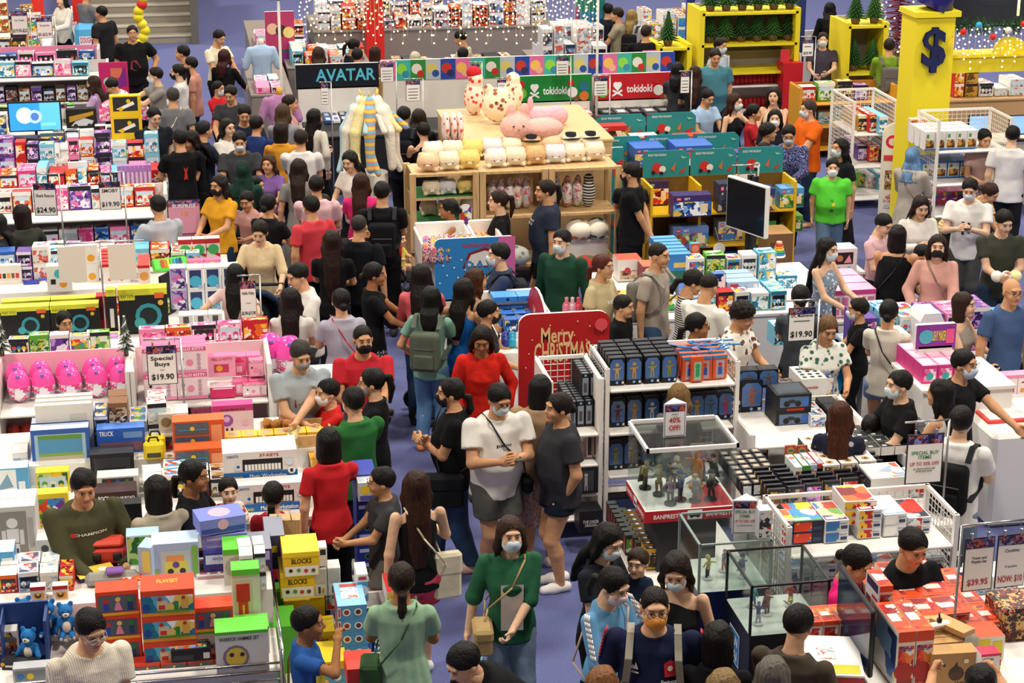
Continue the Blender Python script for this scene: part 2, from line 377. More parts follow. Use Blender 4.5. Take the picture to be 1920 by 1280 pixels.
def hair_mesh(style, v, seed=0):
    k_ = (style, v)
    if k_ in HAIRS: return HAIRS[k_]
    big = {'curly': .03, 'afro': .03, 'buzz': .004, 'bald': -.01}.get(style, .013)
    L = {'long': .42, 'longer': .55, 'bob': .17, 'shoulder': .28, 'hijab': .3}.get(style, 0)
    g = Vol((-.16, -.15, -.17-L), (.16, .27, .17), v)
    g.ell((0, .016, .032), (.076+big, .094+big, .086+big), 0)
    if style in ('bob', 'shoulder', 'long', 'longer'):
        w = .085 if style == 'bob' else .08
        prof = [(-L-.02, .045, .02, .155), (-L*.75, w, .035, .15), (-L*.4, w+.008, .055, .115), (-.06, w+.012, .075, .045), (.05, .08, .09, .02), (.09, .05, .06, .02)]
        if style == 'bob': prof = [(-L-.01, .07, .055, .05), (-.1, .098, .078, .03), (-.03, .096, .09, .022), (.06, .08, .09, .02), (.1, .04, .05, .02)]
        g.loft(prof, Matrix(), .03)
        if style != 'bob':
            for s in (-1, 1): g.chain([(s*.075, .0, .04), (s*.092, .005, -.08), (s*.09, .02, -.2 if L > .3 else -.14)], [.02, .024, .012], .03)
    if style == 'hijab':
        g.ell((0, .0, -.08), (.095, .1, .09), .05); g.loft([(-.3, .15, .13, .03), (-.2, .14, .12, .02), (-.1, .1, .1, .01)], Matrix(), .05, fold=.006)
    if style in ('pony', 'lowpony'):
        a = (0, .112, .05) if style == 'pony' else (0, .11, -.03)
        g.chain([a, (0, .15, a[2]-.01), (0, .165, a[2]-.1), (.01, .14, a[2]-.2 if style == 'lowpony' else a[2]-.26)], [.02, .028, .03, .01], .01)
    if style == 'bun': g.ell((0, .125, -.02), (.04, .035, .038), .008)
    if style == 'topbun': g.ell((0, .1, .1), (.035, .035, .033), .008)
    # carve the face opening
    fx = .058 if style not in ('long', 'longer', 'shoulder', 'bob') else .062
    z1 = .062 if style != 'fringe' else .04
    x, y, z = g.X, g.Y, g.Z
    if style == 'hijab': q = np.sqrt((x/.058)**2+((z+.01)/.078)**2)-1; g.f = np.maximum(g.f, -np.maximum(q*.06, y+.03))
    else:
        q = np.sqrt((x/(fx+.012))**2+((z+.035)/(z1+.048))**2)-1; lim = -.02 if L else .0
        g.f = np.maximum(g.f, -np.maximum(q*.06, y-lim))
        if not L:   # above the ears and nape
            cut = z-(-.012+np.clip((y-.02)*-.55, -.06, .06)) if style not in ('buzz',) else z-(.01-np.clip((y-.02)*.5, 0, .05))
            if style in ('pony', 'lowpony', 'bun', 'topbun'): cut = np.where(y > .1, 1, z-(-.02-np.clip((y-.0)*.55, 0, .07)))
            g.f = np.maximum(g.f, -cut)
    fr = 90 if style in ('curly', 'afro') else 60
    amp = .007 if style in ('curly', 'afro') else .0035 if style not in ('buzz', 'hijab') else 0
    if amp: g.f = g.f+amp*(np.sin(x*fr+3)*np.sin(y*fr*.9+1)*np.sin(z*(fr if style in ('curly', 'afro') else 14))).astype(np.float32)
    V, Q = g.out(); HAIRS[k_] = raw_mesh('hair', V, Q, [M('#15110f')]); return HAIRS[k_]
def mask_mesh():
    if 'mask' in CACHE: return CACHE['mask']
    g = Vol((-.09, -.13, -.12), (.09, .02, .03), .0055)
    g.ell((0, -.03, -.045), (.068, .078, .072), 0).ell((0, -.085, -.03), (.03, .035, .03), .02); g.f = np.maximum(g.f, g.Y+.028); g.f = np.maximum(g.f, g.Z+.006-abs(g.X)*-.25)
    V, Q = g.out(); b = MB(); b.add(V, [tuple(q) for q in Q], 'm', True)
    for s in (-1, 1):
        b.tube([(s*.063, -.04, -.018), (s*.078, -.01, .0), (s*.082, .012, .005)], .0016, 'm', 4); b.tube([(s*.062, -.035, -.075), (s*.076, .0, -.035), (s*.08, .014, -.02)], .0016, 'm', 4)
    CACHE['mask'] = b; return b
def glasses_mesh():
    if 'gl' not in CACHE:
        b = MB()
        for s in (-1, 1):
            b.tube([(s*.032+.024*cos(a*pi/5), -.107+abs(.024*cos(a*pi/5)+.005)*.1, .01+.018*sin(a*pi/5)) for a in range(10)], .0018, 'g', 4, True)
            b.tube([(s*.057, -.1, .015), (s*.079, .005, .012)], .0016, 'g', 4)
        b.cyl((-.008, -.108, .012), (.008, -.108, .012), .0018, 'g', n=4); CACHE['gl'] = b
    return CACHE['gl']
def recol(b, name, mats):
    me = b.mesh(name)
    for i, m in enumerate(mats[:len(me.materials)]): me.materials[i] = m
    return me
def ik(a, t, l1, l2, pole):
    a, t = Vector(a), Vector(t); d = t-a; L = min(max(d.length, abs(l1-l2)+.01), (l1+l2)*.995); d.normalize(); t = a+d*L
    x = (l1*l1-l2*l2+L*L)/(2*L); hh = math.sqrt(max(l1*l1-x*x, 0)); p = Vector(pole); p = (p-d*p.dot(d)).normalized()
    return a+d*x+p*hh, t
POSES = {
 'down': ((.155, .01, .46), (.155, .01, .46)), 'phone': ((.05, -.19, .68), (.03, -.2, .69)), 'fold': ((-.07, -.12, .68), (-.08, -.14, .66)),
 'reach': ((.06, -.3, .6), (.15, .0, .47)), 'reachl': ((.155, .0, .47), (.06, -.3, .6)), 'both': ((.06, -.2, .6), (.05, -.22, .62)),
 'push': ((.13, -.24, .6), (.13, -.24, .6)), 'hold': ((.02, -.17, .62), (.02, -.2, .66)), 'point': ((.15, 0, .48), (.1, -.33, .77)),
 'hip': ((.16, .0, .6), (.15, 0, .47)), 'back': ((.03, .12, .5), (.03, .13, .52)), 'strap': ((.15, 0, .47), (.07, -.1, .78)), 'akimbo': ((.13, .03, .58), (.13, .03, .58)),
 'belly': ((.02, -.13, .58), (.01, -.15, .6)), 'far': ((.05, -.36, .63), (.09, -.3, .6)),
}
NP = [0]
def person(px, py, h, yaw, pose, hair, hc, top, bot, ex, label, skin='#e0b08c', group=None):
    """px,py: centre of the head in the photo; yaw 0 faces the lens, 90 faces picture right
    top=(colour, sleeve s/l/n/d, pattern...), bot=(colour, kind t/s/k)  ex: letters m mask, M black mask, g glasses, f female, b bend, l look down, w stride, c heavy"""
    P = at(px, py, h*.925 if 'b' not in ex else h*.8)
    P0 = Vector((P.x, P.y, 0)); D = P0.length; NP[0] += 1; rnd = random.Random(NP[0])
    v = .013 if D < 17 else .017 if D < 24 else .022; fem = 'f' in ex; kid = h < 1.38; fat = 1.14 if 'c' in ex else .93 if fem else 1.0
    kz = h; hs = (h/1.68)**.45*(1.03 if kid else 1)   # head grows slower than the body
    lean = .85 if 'b' in ex else .06 if 'l' in ex else 0
    rz = -atan2(P.x, P.y)+R(yaw)
    hip = Vector((0, 0, .53*kz)); Tt = Matrix.Translation(hip) @ Matrix.Rotation(lean, 4, 'X')
    tw = .112 if fem else .125; ch = .098*fat*kz; W_ = kz*fat
    prof = [(-.07*kz, .085*W_, .06*W_, .0), (.0, .1*W_ if fem else .094*W_, .07*W_, .005), (.09*kz, (.076 if fem else .088)*W_, .058*W_, -.002*kz),
            (.19*kz, .092*W_, .068*W_, -.004*kz), (.255*kz, .1*W_, .062*W_, .004*kz), (.29*kz, .075*W_, .045*W_, .008*kz), (.315*kz, .035*kz, .036*kz, .008*kz)]
    if fem: prof[3] = (.185*kz, .088*W_, .077*W_, -.012*kz)
    if 'c' in ex: prof[2] = (.08*kz, .1*W_, .078*W_, -.018*kz)
    sh = [Tt @ Vector((s*(tw-.008)*fat**.5*kz, .006*kz, .272*kz)) for s in (-1, 1)]
    neck0 = Tt @ Vector((0, .01*kz, .29*kz)); neck1 = Tt @ Vector((0, -.004*kz, .345*kz))
    htl = .30 if 'l' in ex else 0.0
    hcen = neck1+Vector((0, -.012*kz-(.02 if 'l' in ex else 0), .085*hs))
    hm = Matrix.Translation(hcen) @ Matrix.Rotation(lean*.55+htl+rnd.uniform(-.04, .08), 4, 'X') @ Matrix.Rotation(rnd.uniform(-.15, .15), 4, 'Z') @ Matrix.Scale(hs, 4)
    if isinstance(pose, str): tg = POSES[pose]
    else: tg = pose
    ua, fa = .172*kz, .15*kz; arms = []
    for i, s in enumerate((-1, 1)):
        t = Vector((s*tg[i][0]*kz, tg[i][1]*kz, tg[i][2]*kz)); jj = rnd.uniform(-.01, .01)*kz
        if lean > .5: t = t+Vector((0, -.15*kz, -.12*kz))
        el, wr = ik(sh[i], t+Vector((jj, jj, jj)), ua, fa, (s*.6, .5, -.6)); arms.append((sh[i], el, wr))
    st = .09*kz if 'w' in ex else .015*kz*rnd.choice((-1, 1)); legs = []
    for i, s in enumerate((-1, 1)):
        hj = Vector((s*.052*kz, .0, .5*kz)); an = Vector((s*.055*kz, s*st, .045*kz)); kn, an = ik(hj, an, .235*kz, .235*kz, (0, -1, 0)); legs.append((hj, kn, an))
    # --- body
    pts = [p for a in arms for p in a]+[p for l in legs for p in l]+[Vector((0, 0, .82*kz)), neck1, hip]
    lo = [min(p[i] for p in pts)-(.0 if i == 2 else .13*fat) for i in range(3)]; hi = [max(p[i] for p in pts)+(.05 if i == 2 else .13*fat) for i in range(3)]; lo[2] = -.01
    g = Vol(lo, hi, v); g.loft([(a, b-.014, c-.014, d) for a, b, c, d in prof], Tt, 0)
    g.cone(neck0, neck1, .036*kz*fat**.5, .033*kz, .03)
    for s_, (a, e, w) in zip((-1, 1), arms): g.chain([a, e, w], [.027*W_, .024*W_, .0165*kz], .018)
    for s_, (a, k2, n) in zip((-1, 1), legs):
        g.chain([a, k2], [.05*W_, .033*W_], .012); g.chain([k2, k2.lerp(n, .3)+Vector((0, .012*kz, 0)), n], [.032*W_, .033*W_, .022*kz], .012)
        g.cone(n+Vector((0, .01, -.02*kz)), n+Vector((0, -.08*kz, -.03*kz)), .022*kz, .016*kz, .02)
    V, Q = g.out(); Vs, Qs, Ms = [V], [Q], [np.zeros(len(Q), int)]; nb = len(V)
    (hv, hq, hmi), eb = head_geo(kid, .0065 if D < 15 else .0085 if D < 22 else .011)
    def push(vv, qq, mm, T):
        nonlocal nb
        A = np.array(T); Vs.append(vv @ A[:3, :3].T+A[:3, 3]); Qs.append(qq+nb); Ms.append(mm); nb += len(vv)
    push(hv, hq, hmi, hm)
    for i, s in enumerate((-1, 1)):
        a, e, w = arms[i]; z = -(w-e).normalized(); inn = Vector((-s, -.35, .1)); yv = (-inn-z*(-inn).dot(z)).normalized(); xv = yv.cross(z)
        T = Matrix.Identity(4)
        for r_ in range(3): T[r_][0] = xv[r_]*(1 if s < 0 else 1); T[r_][1] = yv[r_]; T[r_][2] = z[r_]; T[r_][3] = w[r_]
        T = T @ Matrix.Scale(kz/1.68*1.0, 4); hvv, hqq = hand_geo('relax' if tg[i][1] > -.05 else 'grip')
        if s < 0: push(hvv, hqq, np.zeros(len(hqq), int), T)
        else: push(hvv*np.array((-1, 1, 1)), hqq[:, ::-1], np.zeros(len(hqq), int), T)
    sk = noisy(skin, 'cloth', .04, scale=14); SKM = [sk, M('#b4625a'), M('#cfc4b8'), M('#1d1512')]
    me = raw_mesh('body', np.concatenate(Vs), np.concatenate(Qs), SKM, np.concatenate(Ms))
    root = thing('person', P0, rz, label, 'person', group)
    body = mkobj('body', me, root)
    if D < 30:
        eo = mkobj('face', recol(eb, 'face', [SKM[2], SKM[3], SKM[3]]), root); eo.matrix_local = hm
    # --- hair
    hcol = hc if hair != 'hijab' else hc
    if hair != 'bald':
        ho = mkobj('headscarf' if hair == 'hijab' else 'hair', hair_mesh(hair, .0075 if D < 15 else .0095 if D < 22 else .012), root)
        ho.matrix_local = hm; ho.material_slots[0].link = 'OBJECT'; ho.material_slots[0].material = noisy(hc, 'hair' if hair != 'hijab' else 'cloth', .25, scale=12)
    # --- top
    tc = top[0]; sl = top[1]; pat = top[2] if len(top) > 2 else None
    tm = noisy(tc, *pat) if pat else noisy(tc, 'cloth', .1, scale=5)
    sl_t = {'s': .62, 'l': 1.9, 'n': 0, 'e': 1.05}[sl[0]]; dress = 'd' in sl; loose = .012 if 'o' not in sl else .024
    lo2 = [min(p[i] for p in pts)-.16*fat for i in range(3)]; hi2 = [max(p[i] for p in pts)+.16*fat for i in range(3)]
    lo2[2] = (.42 if not dress else .2)*kz; hi2[2] = .9*kz
    if lean > .5: lo2[1] -= .1; lo2[2] = .38*kz
    g = Vol(lo2, hi2, v); p2 = [(-.08*kz, .1*W_, .075*W_, 0)]+list(prof[1:-1])+[(.312*kz, .05*kz, .046*kz, .008*kz)]
    if sl[0] == 'n': p2 = [(-.08*kz, .1*W_, .073*W_, 0)]+list(prof[1:4])+[(.24*kz, .078*W_, .06*W_, .003*kz), (.285*kz, .058*W_, .03*W_, .01*kz)]
    if dress: p2 = [(-.33*kz, .155*W_, .125*W_, 0), (-.1*kz, .115*W_, .09*W_, 0), (.0, .098*W_, .078*W_, 0)]+p2[2:]
    g.loft(p2, Tt, 0, grow=loose, lo=-(.33 if dress else .075)*kz, fold=.006 if dress else .0)
    if sl_t:
        for a, e, w in arms:
            if sl_t <= 1: g.cone(a+Vector((0,0,-.006*kz)), a.lerp(e, sl_t), .033*W_+loose*.3, .034*W_+loose*.7, .02, flat=True)
            else: g.chain([a, e, e.lerp(w, min(sl_t-1, .97))], [.033*W_+loose*.3, .031*W_+loose*.4, .023*W_+loose*.5], .02, flat=True)
        g.f = np.maximum(g.f, -(np.sqrt((g.X-neck1.x)**2+(g.Y-neck1.y+.01)**2+(g.Z-neck1.z+.004)**2)-.062*kz/1.1))
    g.rip(.0035, 19)
    V, Q = g.out(); mkobj('dress' if dress else 'shirt', raw_mesh('shirt', V, Q, [tm]), root)
    # --- bottom
    bc, bk = bot[0], bot[1]; bm_ = noisy(bc, *bot[2:]) if len(bot) > 2 else noisy(bc, 'cloth', .14, scale=7)
    if not dress or bk != 't':
        zc = {'t': .05, 's': .36, 'h': .42, 'k': .25, 'K': .16}[bk]*kz
        g = Vol((-.2*fat, -.2*fat-st, zc-.02), (.2*fat, .2*fat+st, .62*kz), v)
        Th = Matrix.Translation(hip)
        if bk in 'kK': g.loft([(zc-.53*kz, .13*W_, .11*W_, 0), (-.05*kz, .105*W_, .08*W_, 0), (.05*kz, .085*W_, .06*W_, 0)], Th, 0, fold=.007)
        else:
            g.loft([(-.09*kz, .07*W_, .062*W_, .0), (-.03*kz, .098*W_, .074*W_, .004), (.055*kz, .086*W_, .062*W_, 0)], Th, 0, grow=.006)
            for a, k2, n in legs:
                if bk == 't': g.chain([a, k2, n], [.06*W_, .052*W_, .037*kz], .02)
                else: g.chain([a, a.lerp(k2, .95)], [.064*W_, .06*W_], .02)
            g.f = np.maximum(g.f, zc-g.Z)
        g.rip(.003, 24); V, Q = g.out(); mkobj({'t': 'trousers', 's': 'shorts', 'h': 'shorts', 'k': 'skirt', 'K': 'skirt'}[bk], raw_mesh('bottom', V, Q, [bm_]), root)
    if D < 24:
        if 'shoe' not in CACHE:
            g = Vol((-.06, -.2, -.01), (.06, .12, .1), .009); g.chain([(0, .05, .04), (0, -.06, .035), (0, -.14, .03)], [.042, .042, .036], .03); g.f = np.maximum(g.f, -g.Z); V, Q = g.out(); CACHE['shoe'] = (V, Q)
        shc = ex.split('#')[1] if '#' in ex else rnd.choice(('222222', 'e8e4de', '333338', '5a4a40'))
        ms = raw_mesh('shoe', CACHE['shoe'][0]*kz/1.65, CACHE['shoe'][1], [M('#'+shc, .6)])
        for a, k2, n in legs: mkobj('shoe', ms, root, (n.x, n.y, 0))
    if 'm' in ex or 'M' in ex:
        c = {'m': '#cfe0ea', 'M': '#16161a'}['M' if 'M' in ex else 'm']
        for k_, cc in (('w', '#eef0f2'), ('o', '#f0a040'), ('y', '#8c8a8c'), ('p', '#e3d3dc')):
            if 'm'+k_ in ex: c = cc
        mo = mkobj('face_mask', recol(mask_mesh(), 'face_mask', [M(c, .8)]), root); mo.matrix_local = hm
    if 'g' in ex: go = mkobj('glasses', recol(glasses_mesh(), 'glasses', [M('#2a2a2a' if 'G' not in ex else '#d8d4d0', .3)]), root); go.matrix_local = hm
    ret = dict(root=root, P=P0, rz=rz, arms=arms, Tt=Tt, hm=hm, h=h, prof=prof, W=W_, label=label)
    return ret
def on_person(p, name, b, label, cat, group=None):
    o = b.build(name, None, p['P'], p['rz']); tag(o, label, cat, group); return o
def backpack(p, col, label, strap=None):
    k = p['h']; root = thing('backpack', p['P'], p['rz'], label, 'backpack'); T = p['Tt']; m = noisy(col, 'cloth', .1, scale=8); sc = k/1.68
    g = Vol((-.17*sc, .1, -.04), (.17*sc, .36, .5*sc), .014); d = np.maximum(abs(g.X)-.11*sc, np.maximum(abs(g.Y-.2)-.05, abs(g.Z-.2*sc)-.15*sc))
    q = np.sqrt(np.maximum(abs(g.X)-.1*sc, 0)**2+np.maximum(abs(g.Y-.19)-.025, 0)**2+np.maximum(abs(g.Z-.2*sc)-.15*sc, 0)**2)-.045
    g.put(q, 0); V, Q = g.out(); b = mkobj('bag_body', raw_mesh('bag_body', V, Q, [m]), root); b.matrix_local = T
    pk = MB(); pk.bevbox(-.1*sc, .25, .04*sc, .1*sc, .29, .19*sc, m, .015); pk.cyl((-.1*sc, .262, .24*sc), (.1*sc, .262, .24*sc), .005, M('#55555a')); o = pk.build('pocket', root); o.matrix_local = T
    sm = M(strap or col, .8)
    for s in (-1, 1):
        st = MB(); w = [(s*.075*k, .1*k, .25*k), (s*.077*k, .045*k, .305*k), (s*.078*k, -.02*k, .3*k), (s*.082*k, -.088*k, .24*k), (s*.09*k, -.09*k, .16*k), (s*.105*k, -.03*k, .1*k), (s*.09*k, .08*k, .06*k)]
        for a, c in zip(w, w[1:]): a, c = Vector(a), Vector(c); e = (c-a).normalized(); n_ = Vector((s, 0, 0)).cross(e).normalized(); x = Vector((.022, 0, 0)); n_ = n_*.006; st.add([a-x-n_, a+x-n_, a+x+n_, a-x+n_, c-x-n_, c+x-n_, c+x+n_, c-x+n_], [(0, 1, 5, 4), (1, 2, 6, 5), (2, 3, 7, 6), (3, 0, 4, 7), (0, 3, 2, 1), (4, 5, 6, 7)], sm)
        o = st.build('strap', root); o.matrix_local = T
    return root
def crossbag(p, col, label, side=1, strap=True, size=(.13, .05, .09), z=.5, y=-.06):
    k = p['h']; root = thing('handbag', p['P'], p['rz'], label, 'bag'); T = p['Tt']; m = noisy(col, 'cloth', .08, scale=8)
    b = MB(); cx = side*.125*k; a, c, d = size; b.bevbox(cx-c, y*k-a, (z-.53)*k-d, cx+c, y*k+a, (z-.53)*k+d, m, .02); b.bevbox(cx-c-.006, y*k-a-.004, (z-.53)*k+.01, cx+c+.006, y*k+a+.004, (z-.53)*k+d+.008, m, .02); o = b.build('bag_body', root); o.matrix_local = T
    if strap:
        st = MB(); w = [(cx, y*k, (z-.5)*k), (side*.1*k, -.085*k, .1*k), (0, -.105*k, .2*k), (-side*.055*k, -.06*k, .305*k), (-side*.06*k, .04*k, .31*k), (0, .1*k, .2*k), (side*.1*k, .075*k, .06*k), (cx, y*k, (z-.5)*k)]
        st.tube(w, .007, M(col if not isinstance(strap, str) else strap, .7), 5); o = st.build('strap', root); o.matrix_local = T
    return root
def chest(p, items, w=.26, h=.2, zc=.2, xc=0, back=False, name='shirt_print', g=.026):
    """flat print wrapped on the chest"""
    k = p['h']; b = MB(); T = Matrix.Translation((xc*k-w/2, 0, zc*k-h/2)) @ TF; decals(b, T, w, h, items, .0015)
    P_ = np.array(p['prof']); nv = []
    for x, y, z in b.v:
        ry = np.interp(z, P_[:, 0], P_[:, 2])+g; rx = np.interp(z, P_[:, 0], P_[:, 1])+g; oy = np.interp(z, P_[:, 0], P_[:, 3])
        yy = -ry*math.sqrt(max(1-(x/rx)**2, .05)); nv.append((x, oy+yy+y-.003, z) if not back else (-x, oy-yy-y+.003, z))
    b.v = nv; o = b.build(name, p['root']); o.matrix_local = p['Tt']; return o
PL = dict(pink=('#f36fa8', '#fbd3e2', '#e03c86', '#ffffff', '#f7a0c4'), blue=('#2f62b4', '#7fb4e6', '#ffffff', '#16346e', '#e8c440'),
 red=('#c8252c', '#f2e8e0', '#e8692a', '#7a1218', '#f4c23a'), mix=('#e8472f', '#3f8fd0', '#f4cf3c', '#ffffff', '#4aa650', '#7a3f98'),
 dark=('#1c1c22', '#3b3f4a', '#7a2a2c', '#b8a890', '#23304e'), white=('#f2f0ec', '#cfd6de', '#e6dcd0', '#9fb2c8', '#d86050'),
 lego=('#3d7ab8', '#e8d6a0', '#b8452c', '#7fae5a', '#5a4a78', '#e8b83c'), orange=('#e84a22', '#f2e4d6', '#b8201c', '#e8792c', '#8f2a28'),
 fig=('#24365e', '#b08a4a', '#6a7a9a', '#15181f', '#8a4a3a'), green=('#5aa83a', '#e8f0d8', '#2c6a38', '#f2c83a', '#b8d880'),
 brown=('#7a5238', '#e8d8c0', '#3a2a24', '#b88a58', '#c8b090'), purple=('#6a3f98', '#b89ad8', '#f0e8f8', '#34205a', '#e070b0'),
 gold=('#c89a38', '#6a4a1c', '#f0e0b0', '#2a2420', '#9a3a24'), kit=('#e8e8ea', '#6a88b8', '#2c3a5a', '#c83a30', '#b8c0cc', '#3a4048'), aqua=('#5ab8d8', '#e8f4f8', '#2a7a9a', '#f4d060', '#ffffff'))
def PC(pal, sc=16, seed=0): return pic(PL[pal], sc, seed)
def art(seed, pal, band=None, txt=None, tc='#ffffff', win=None, sc=16):
    r = random.Random(seed); it = [('r', .04, .05, .96, .95, PC(pal, sc, seed % 5))]
    if win: x0, y0, x1, y1 = .1, .2, .9, .78; it.append(('r', x0, y0, x1, y1, M(win, .15)))
    if win:
        for i in range(3): cx = .25+.25*i; it.append(('c', cx, .45, .13, PL[pal][i % 4])); it.append(('r', cx-.05, .25, cx+.05, .42, PL[pal][(i+1) % 4]))
    if band: it.append(('r', 0, .8, 1, 1, band))
    if txt: it.append(('T', txt, .5, .9, .13, .78, tc))
    for i in range(3):
        y = r.uniform(.06, .2); x = .08+i*.3; it.append(('r', x, y, x+r.uniform(.08, .2), y+.05, r.choice(('#ffffff', '#222222', PL[pal][0]))))
    return it
def scale_at(p): v = Vector(p)-Vector((0, 0, HC)); zc = v.dot(CF); return F/zc, math.asin(-v.z/v.length)
NB = [0]
def K(cat, label, x, y, wp, hp, z, d, base, front=(), top=(), n=(1, 1, 1), rz=0, topc=None, left=(), right=(), gap=.006, dy=None, parts=None, jit=0, jr=0, name=None, mesh=None, group=None, wm=None, hm=None):
    """carton whose lower front left corner shows at (x, y) on a surface z high; wp x hp its front in the photo"""
    p = at(x, y, z); s, ph = scale_at(p); w = wm or wp/s; h = hm or hp/(s*cos(ph)); NB[0] += 1
    me = mesh or carton(w, d, h, base, front, top, left, right, topc)
    c = Vector((p.x, p.y, z))+Matrix.Rotation(R(rz), 3, 'Z') @ Vector((w/2, 0, 0))
    grid(name or cat.replace(' ', '_'), me, cat, label, c, n, (w+gap, dy or d+gap, h+.002), R(rz), None if n == (1, 1, 1) else (group or label+' set out together'), jit, jr, parts=parts)
    return p, w, h
def rect_thing(name, label, cat, x0, y0, x1, y1, group=None):
    return thing(name, ((x0+x1)/2, (y0+y1)/2, 0), 0, label, cat, group)
WHT = '#f0ebe4'
def table(name, label, x0, y0, x1, y1, z, c=WHT, skirt=None, inset=.02):
    r = rect_thing(name, label, 'table', x0, y0, x1, y1); w, d = (x1-x0)/2, (y1-y0)/2
    b = MB(); b.bevbox(-w, -d, z-.04, w, d, z, c, .008); b.build('table_top', r)
    b = MB(); b.box(-w+inset, -d+inset, 0, w-inset, d-inset, z-.04, skirt or c); b.build('table_skirt', r); return r
def wire(b, p, u, v, nu, nv, m, r=.0035):
    p, u, v = Vector(p), Vector(u), Vector(v)
    for i in range(nu+1): q = p+u*(i/nu); b.cyl(q, q+v, r, m, n=4, caps=False)
    for j in range(nv+1): q = p+v*(j/nv); b.cyl(q, q+u, r, m, n=4, caps=False)
def gondola(name, label, x0, y0, w, d, h, levels, back='wire', c=WHT, side='wire', shelfd=None, foot=True):
    """open shop shelving; levels: heights of the shelves"""
    r = rect_thing(name, label, 'shelf', x0, y0, x0+w, y0+d); hw, hd = w/2, d/2; m = M(c, .4)
    for sx in (-1, 1):
        for sy in (-1, 1): b = MB(); b.box(sx*hw-.017, sy*hd-.017, 0, sx*hw+.017, sy*hd+.017, h, m); b.build('post', r)
        b = MB()
        if side == 'wire': wire(b, (sx*hw, -hd, .1), (0, d, 0), (0, 0, h-.12), max(4, int(d/.055)), int(h/.06), m); b.box(sx*hw-.012, -hd, h-.03, sx*hw+.012, hd, h, m)
        else: b.bevbox(sx*hw-.02, -hd-.01, 0, sx*hw+.02, hd, h, m, .015)
        b.build('side_panel', r)
    b = MB()
    if back == 'wire': wire(b, (-hw, hd, .1), (w, 0, 0), (0, 0, h-.12), int(w/.06), int(h/.06), m); b.box(-hw, hd-.012, h-.03, hw, hd+.012, h, m)
    elif back: b.box(-hw, hd-.01, .05, hw, hd+.01, h-.01, M(back, .5))
    if back: b.build('back_panel', r)
    for i, z in enumerate(levels):
        sd = shelfd or d; b = MB(); b.bevbox(-hw+.02, -hd-.03, z-.03, hw-.02, -hd+sd-.01, z, m, .01); b.build('shelf_board', r)
    return r
def poster(b, w, h, T, lines, head='#23204a', bg='#f4f0ea'):
    """hanging price card: border, busy dark header, lines=(text, y, height, colour, width share)"""
    b.box(-w/2, -.004, 0, w/2, .004, h, M('#26242c'), T=T)
    U = T @ Matrix.Translation((-w/2, -.0045, 0)) @ TF
    it = [('r', .03, .02, .97, .98, bg), ('r', .03, .8, .97, .98, pic((head, '#4a4488', '#b8503c', '#17152e', '#8a88b8'), 30, 2))]
    for t in lines: it.append(('r', .5-t[4]/2, t[1]-t[2]/2, .5+t[4]/2, t[1]+t[2]/2, t[3]) if t[0] == '|' else ('T', t[0], .5, t[1], t[2], t[4] if len(t) > 4 else .75, t[3] if len(t) > 3 else '#17171c'))
    decals(b, U, w, h, it, .0015)
def sign_stand(px, py, z, wp, hp, lines, label, foot=0.0, n=1, arm=.1, yaw=0, head='#23204a', blank=False, up=.1, stand=True, pole_side=1, lines2=None):
    """px,py: lower left corner of the card, z its height"""
    p = at(px, py, z); s, ph = scale_at(p); w = wp/s; h = hp/(s*cos(ph)); r = thing('sign_stand', (p.x+w*n/2+.02, p.y, foot), R(yaw), label, 'sign'); zz = z-foot; m = M('#b8b8b8', .3, 1)
    W2 = w*n/2+.03; b = MB(); top = zz+h+up
    xx = W2*pole_side if pole_side else 0
    if stand:
        b.cyl((xx, .02, 0), (xx, .02, top), .009, m, n=8); b.build('pole', r)
        b = MB(); b.tube([(xx, .02, top), (-xx if pole_side else W2, .02, top)] if pole_side else [(-W2, .02, top), (W2, .02, top)], .008, m, 8); b.build('cross_bar', r)
        b = MB(); b.bevbox(xx-.06, -.04, 0, xx+.06, .08, .012, m, .004); b.build('foot', r)
    for i in range(n):
        cx = -w*n/2+w*(i+.5)+(.01 if i else -.01); b = MB(); T = Matrix.Translation((cx, 0, zz))
        if blank: b.box(-w/2, -.002, 0, w/2, .002, h, M('#efe6d6', .7), T=T)
        else: poster(b, w, h, T, (lines2 if i and lines2 else lines), head)
        for s_ in (-1, 1): b.box(cx+s_*w*.28-.008, -.006, zz+h-.01, cx+s_*w*.28+.008, .008, zz+h+.03, m)
        b.build('price_card', r)
        if stand: b = MB(); [b.cyl((cx+s_*w*.28, .005, zz+h+.02), (cx+s_*w*.28, .02, top), .002, m, n=4) for s_ in (-1, 1)]; b.build('hook', r)
    return r
def show(r): return r
def carpet():
    m = noisy('#666c9c', 'cloth', .08, scale=60); return m
b = MB(); b.box(-9, -1, -.1, 24, 48, 0, carpet()); tag(b.build('floor'), kind='structure')
for nm, q in (('wall_back', (-9, 48, 0, 24, 48.2, 4.5)), ('wall_left', (-9.2, -1, 0, -9, 48, 4.5)), ('wall_right', (24, -1, 0, 24.2, 48, 4.5)), ('wall_front', (-9, -1.2, 0, 24, -1, 4.5))):
    b = MB(); b.box(*q, M('#b9aa98', .8)); tag(b.build(nm), kind='structure')
b = MB(); st = M('#9a9284', .6); nose = M('#c8c0b0', .6)
for i in range(8):
    b.box(-1.9, 39.5+.34*i, 0, .35, 48, .16*(i+1), st, top=st); b.box(-1.9, 39.48+.34*i, .16*(i+1)-.03, .35, 39.54+.34*i, .16*(i+1)+.003, nose)
tag(b.build('trim_1'), kind='structure'); bpy.data.objects['trim_1'].name = 'staircase'
b = MB(); b.box(.35, 39.3, 0, .5, 44, 2.2, M('#6a665f')); tag(b.build('wall_stair'), kind='structure')
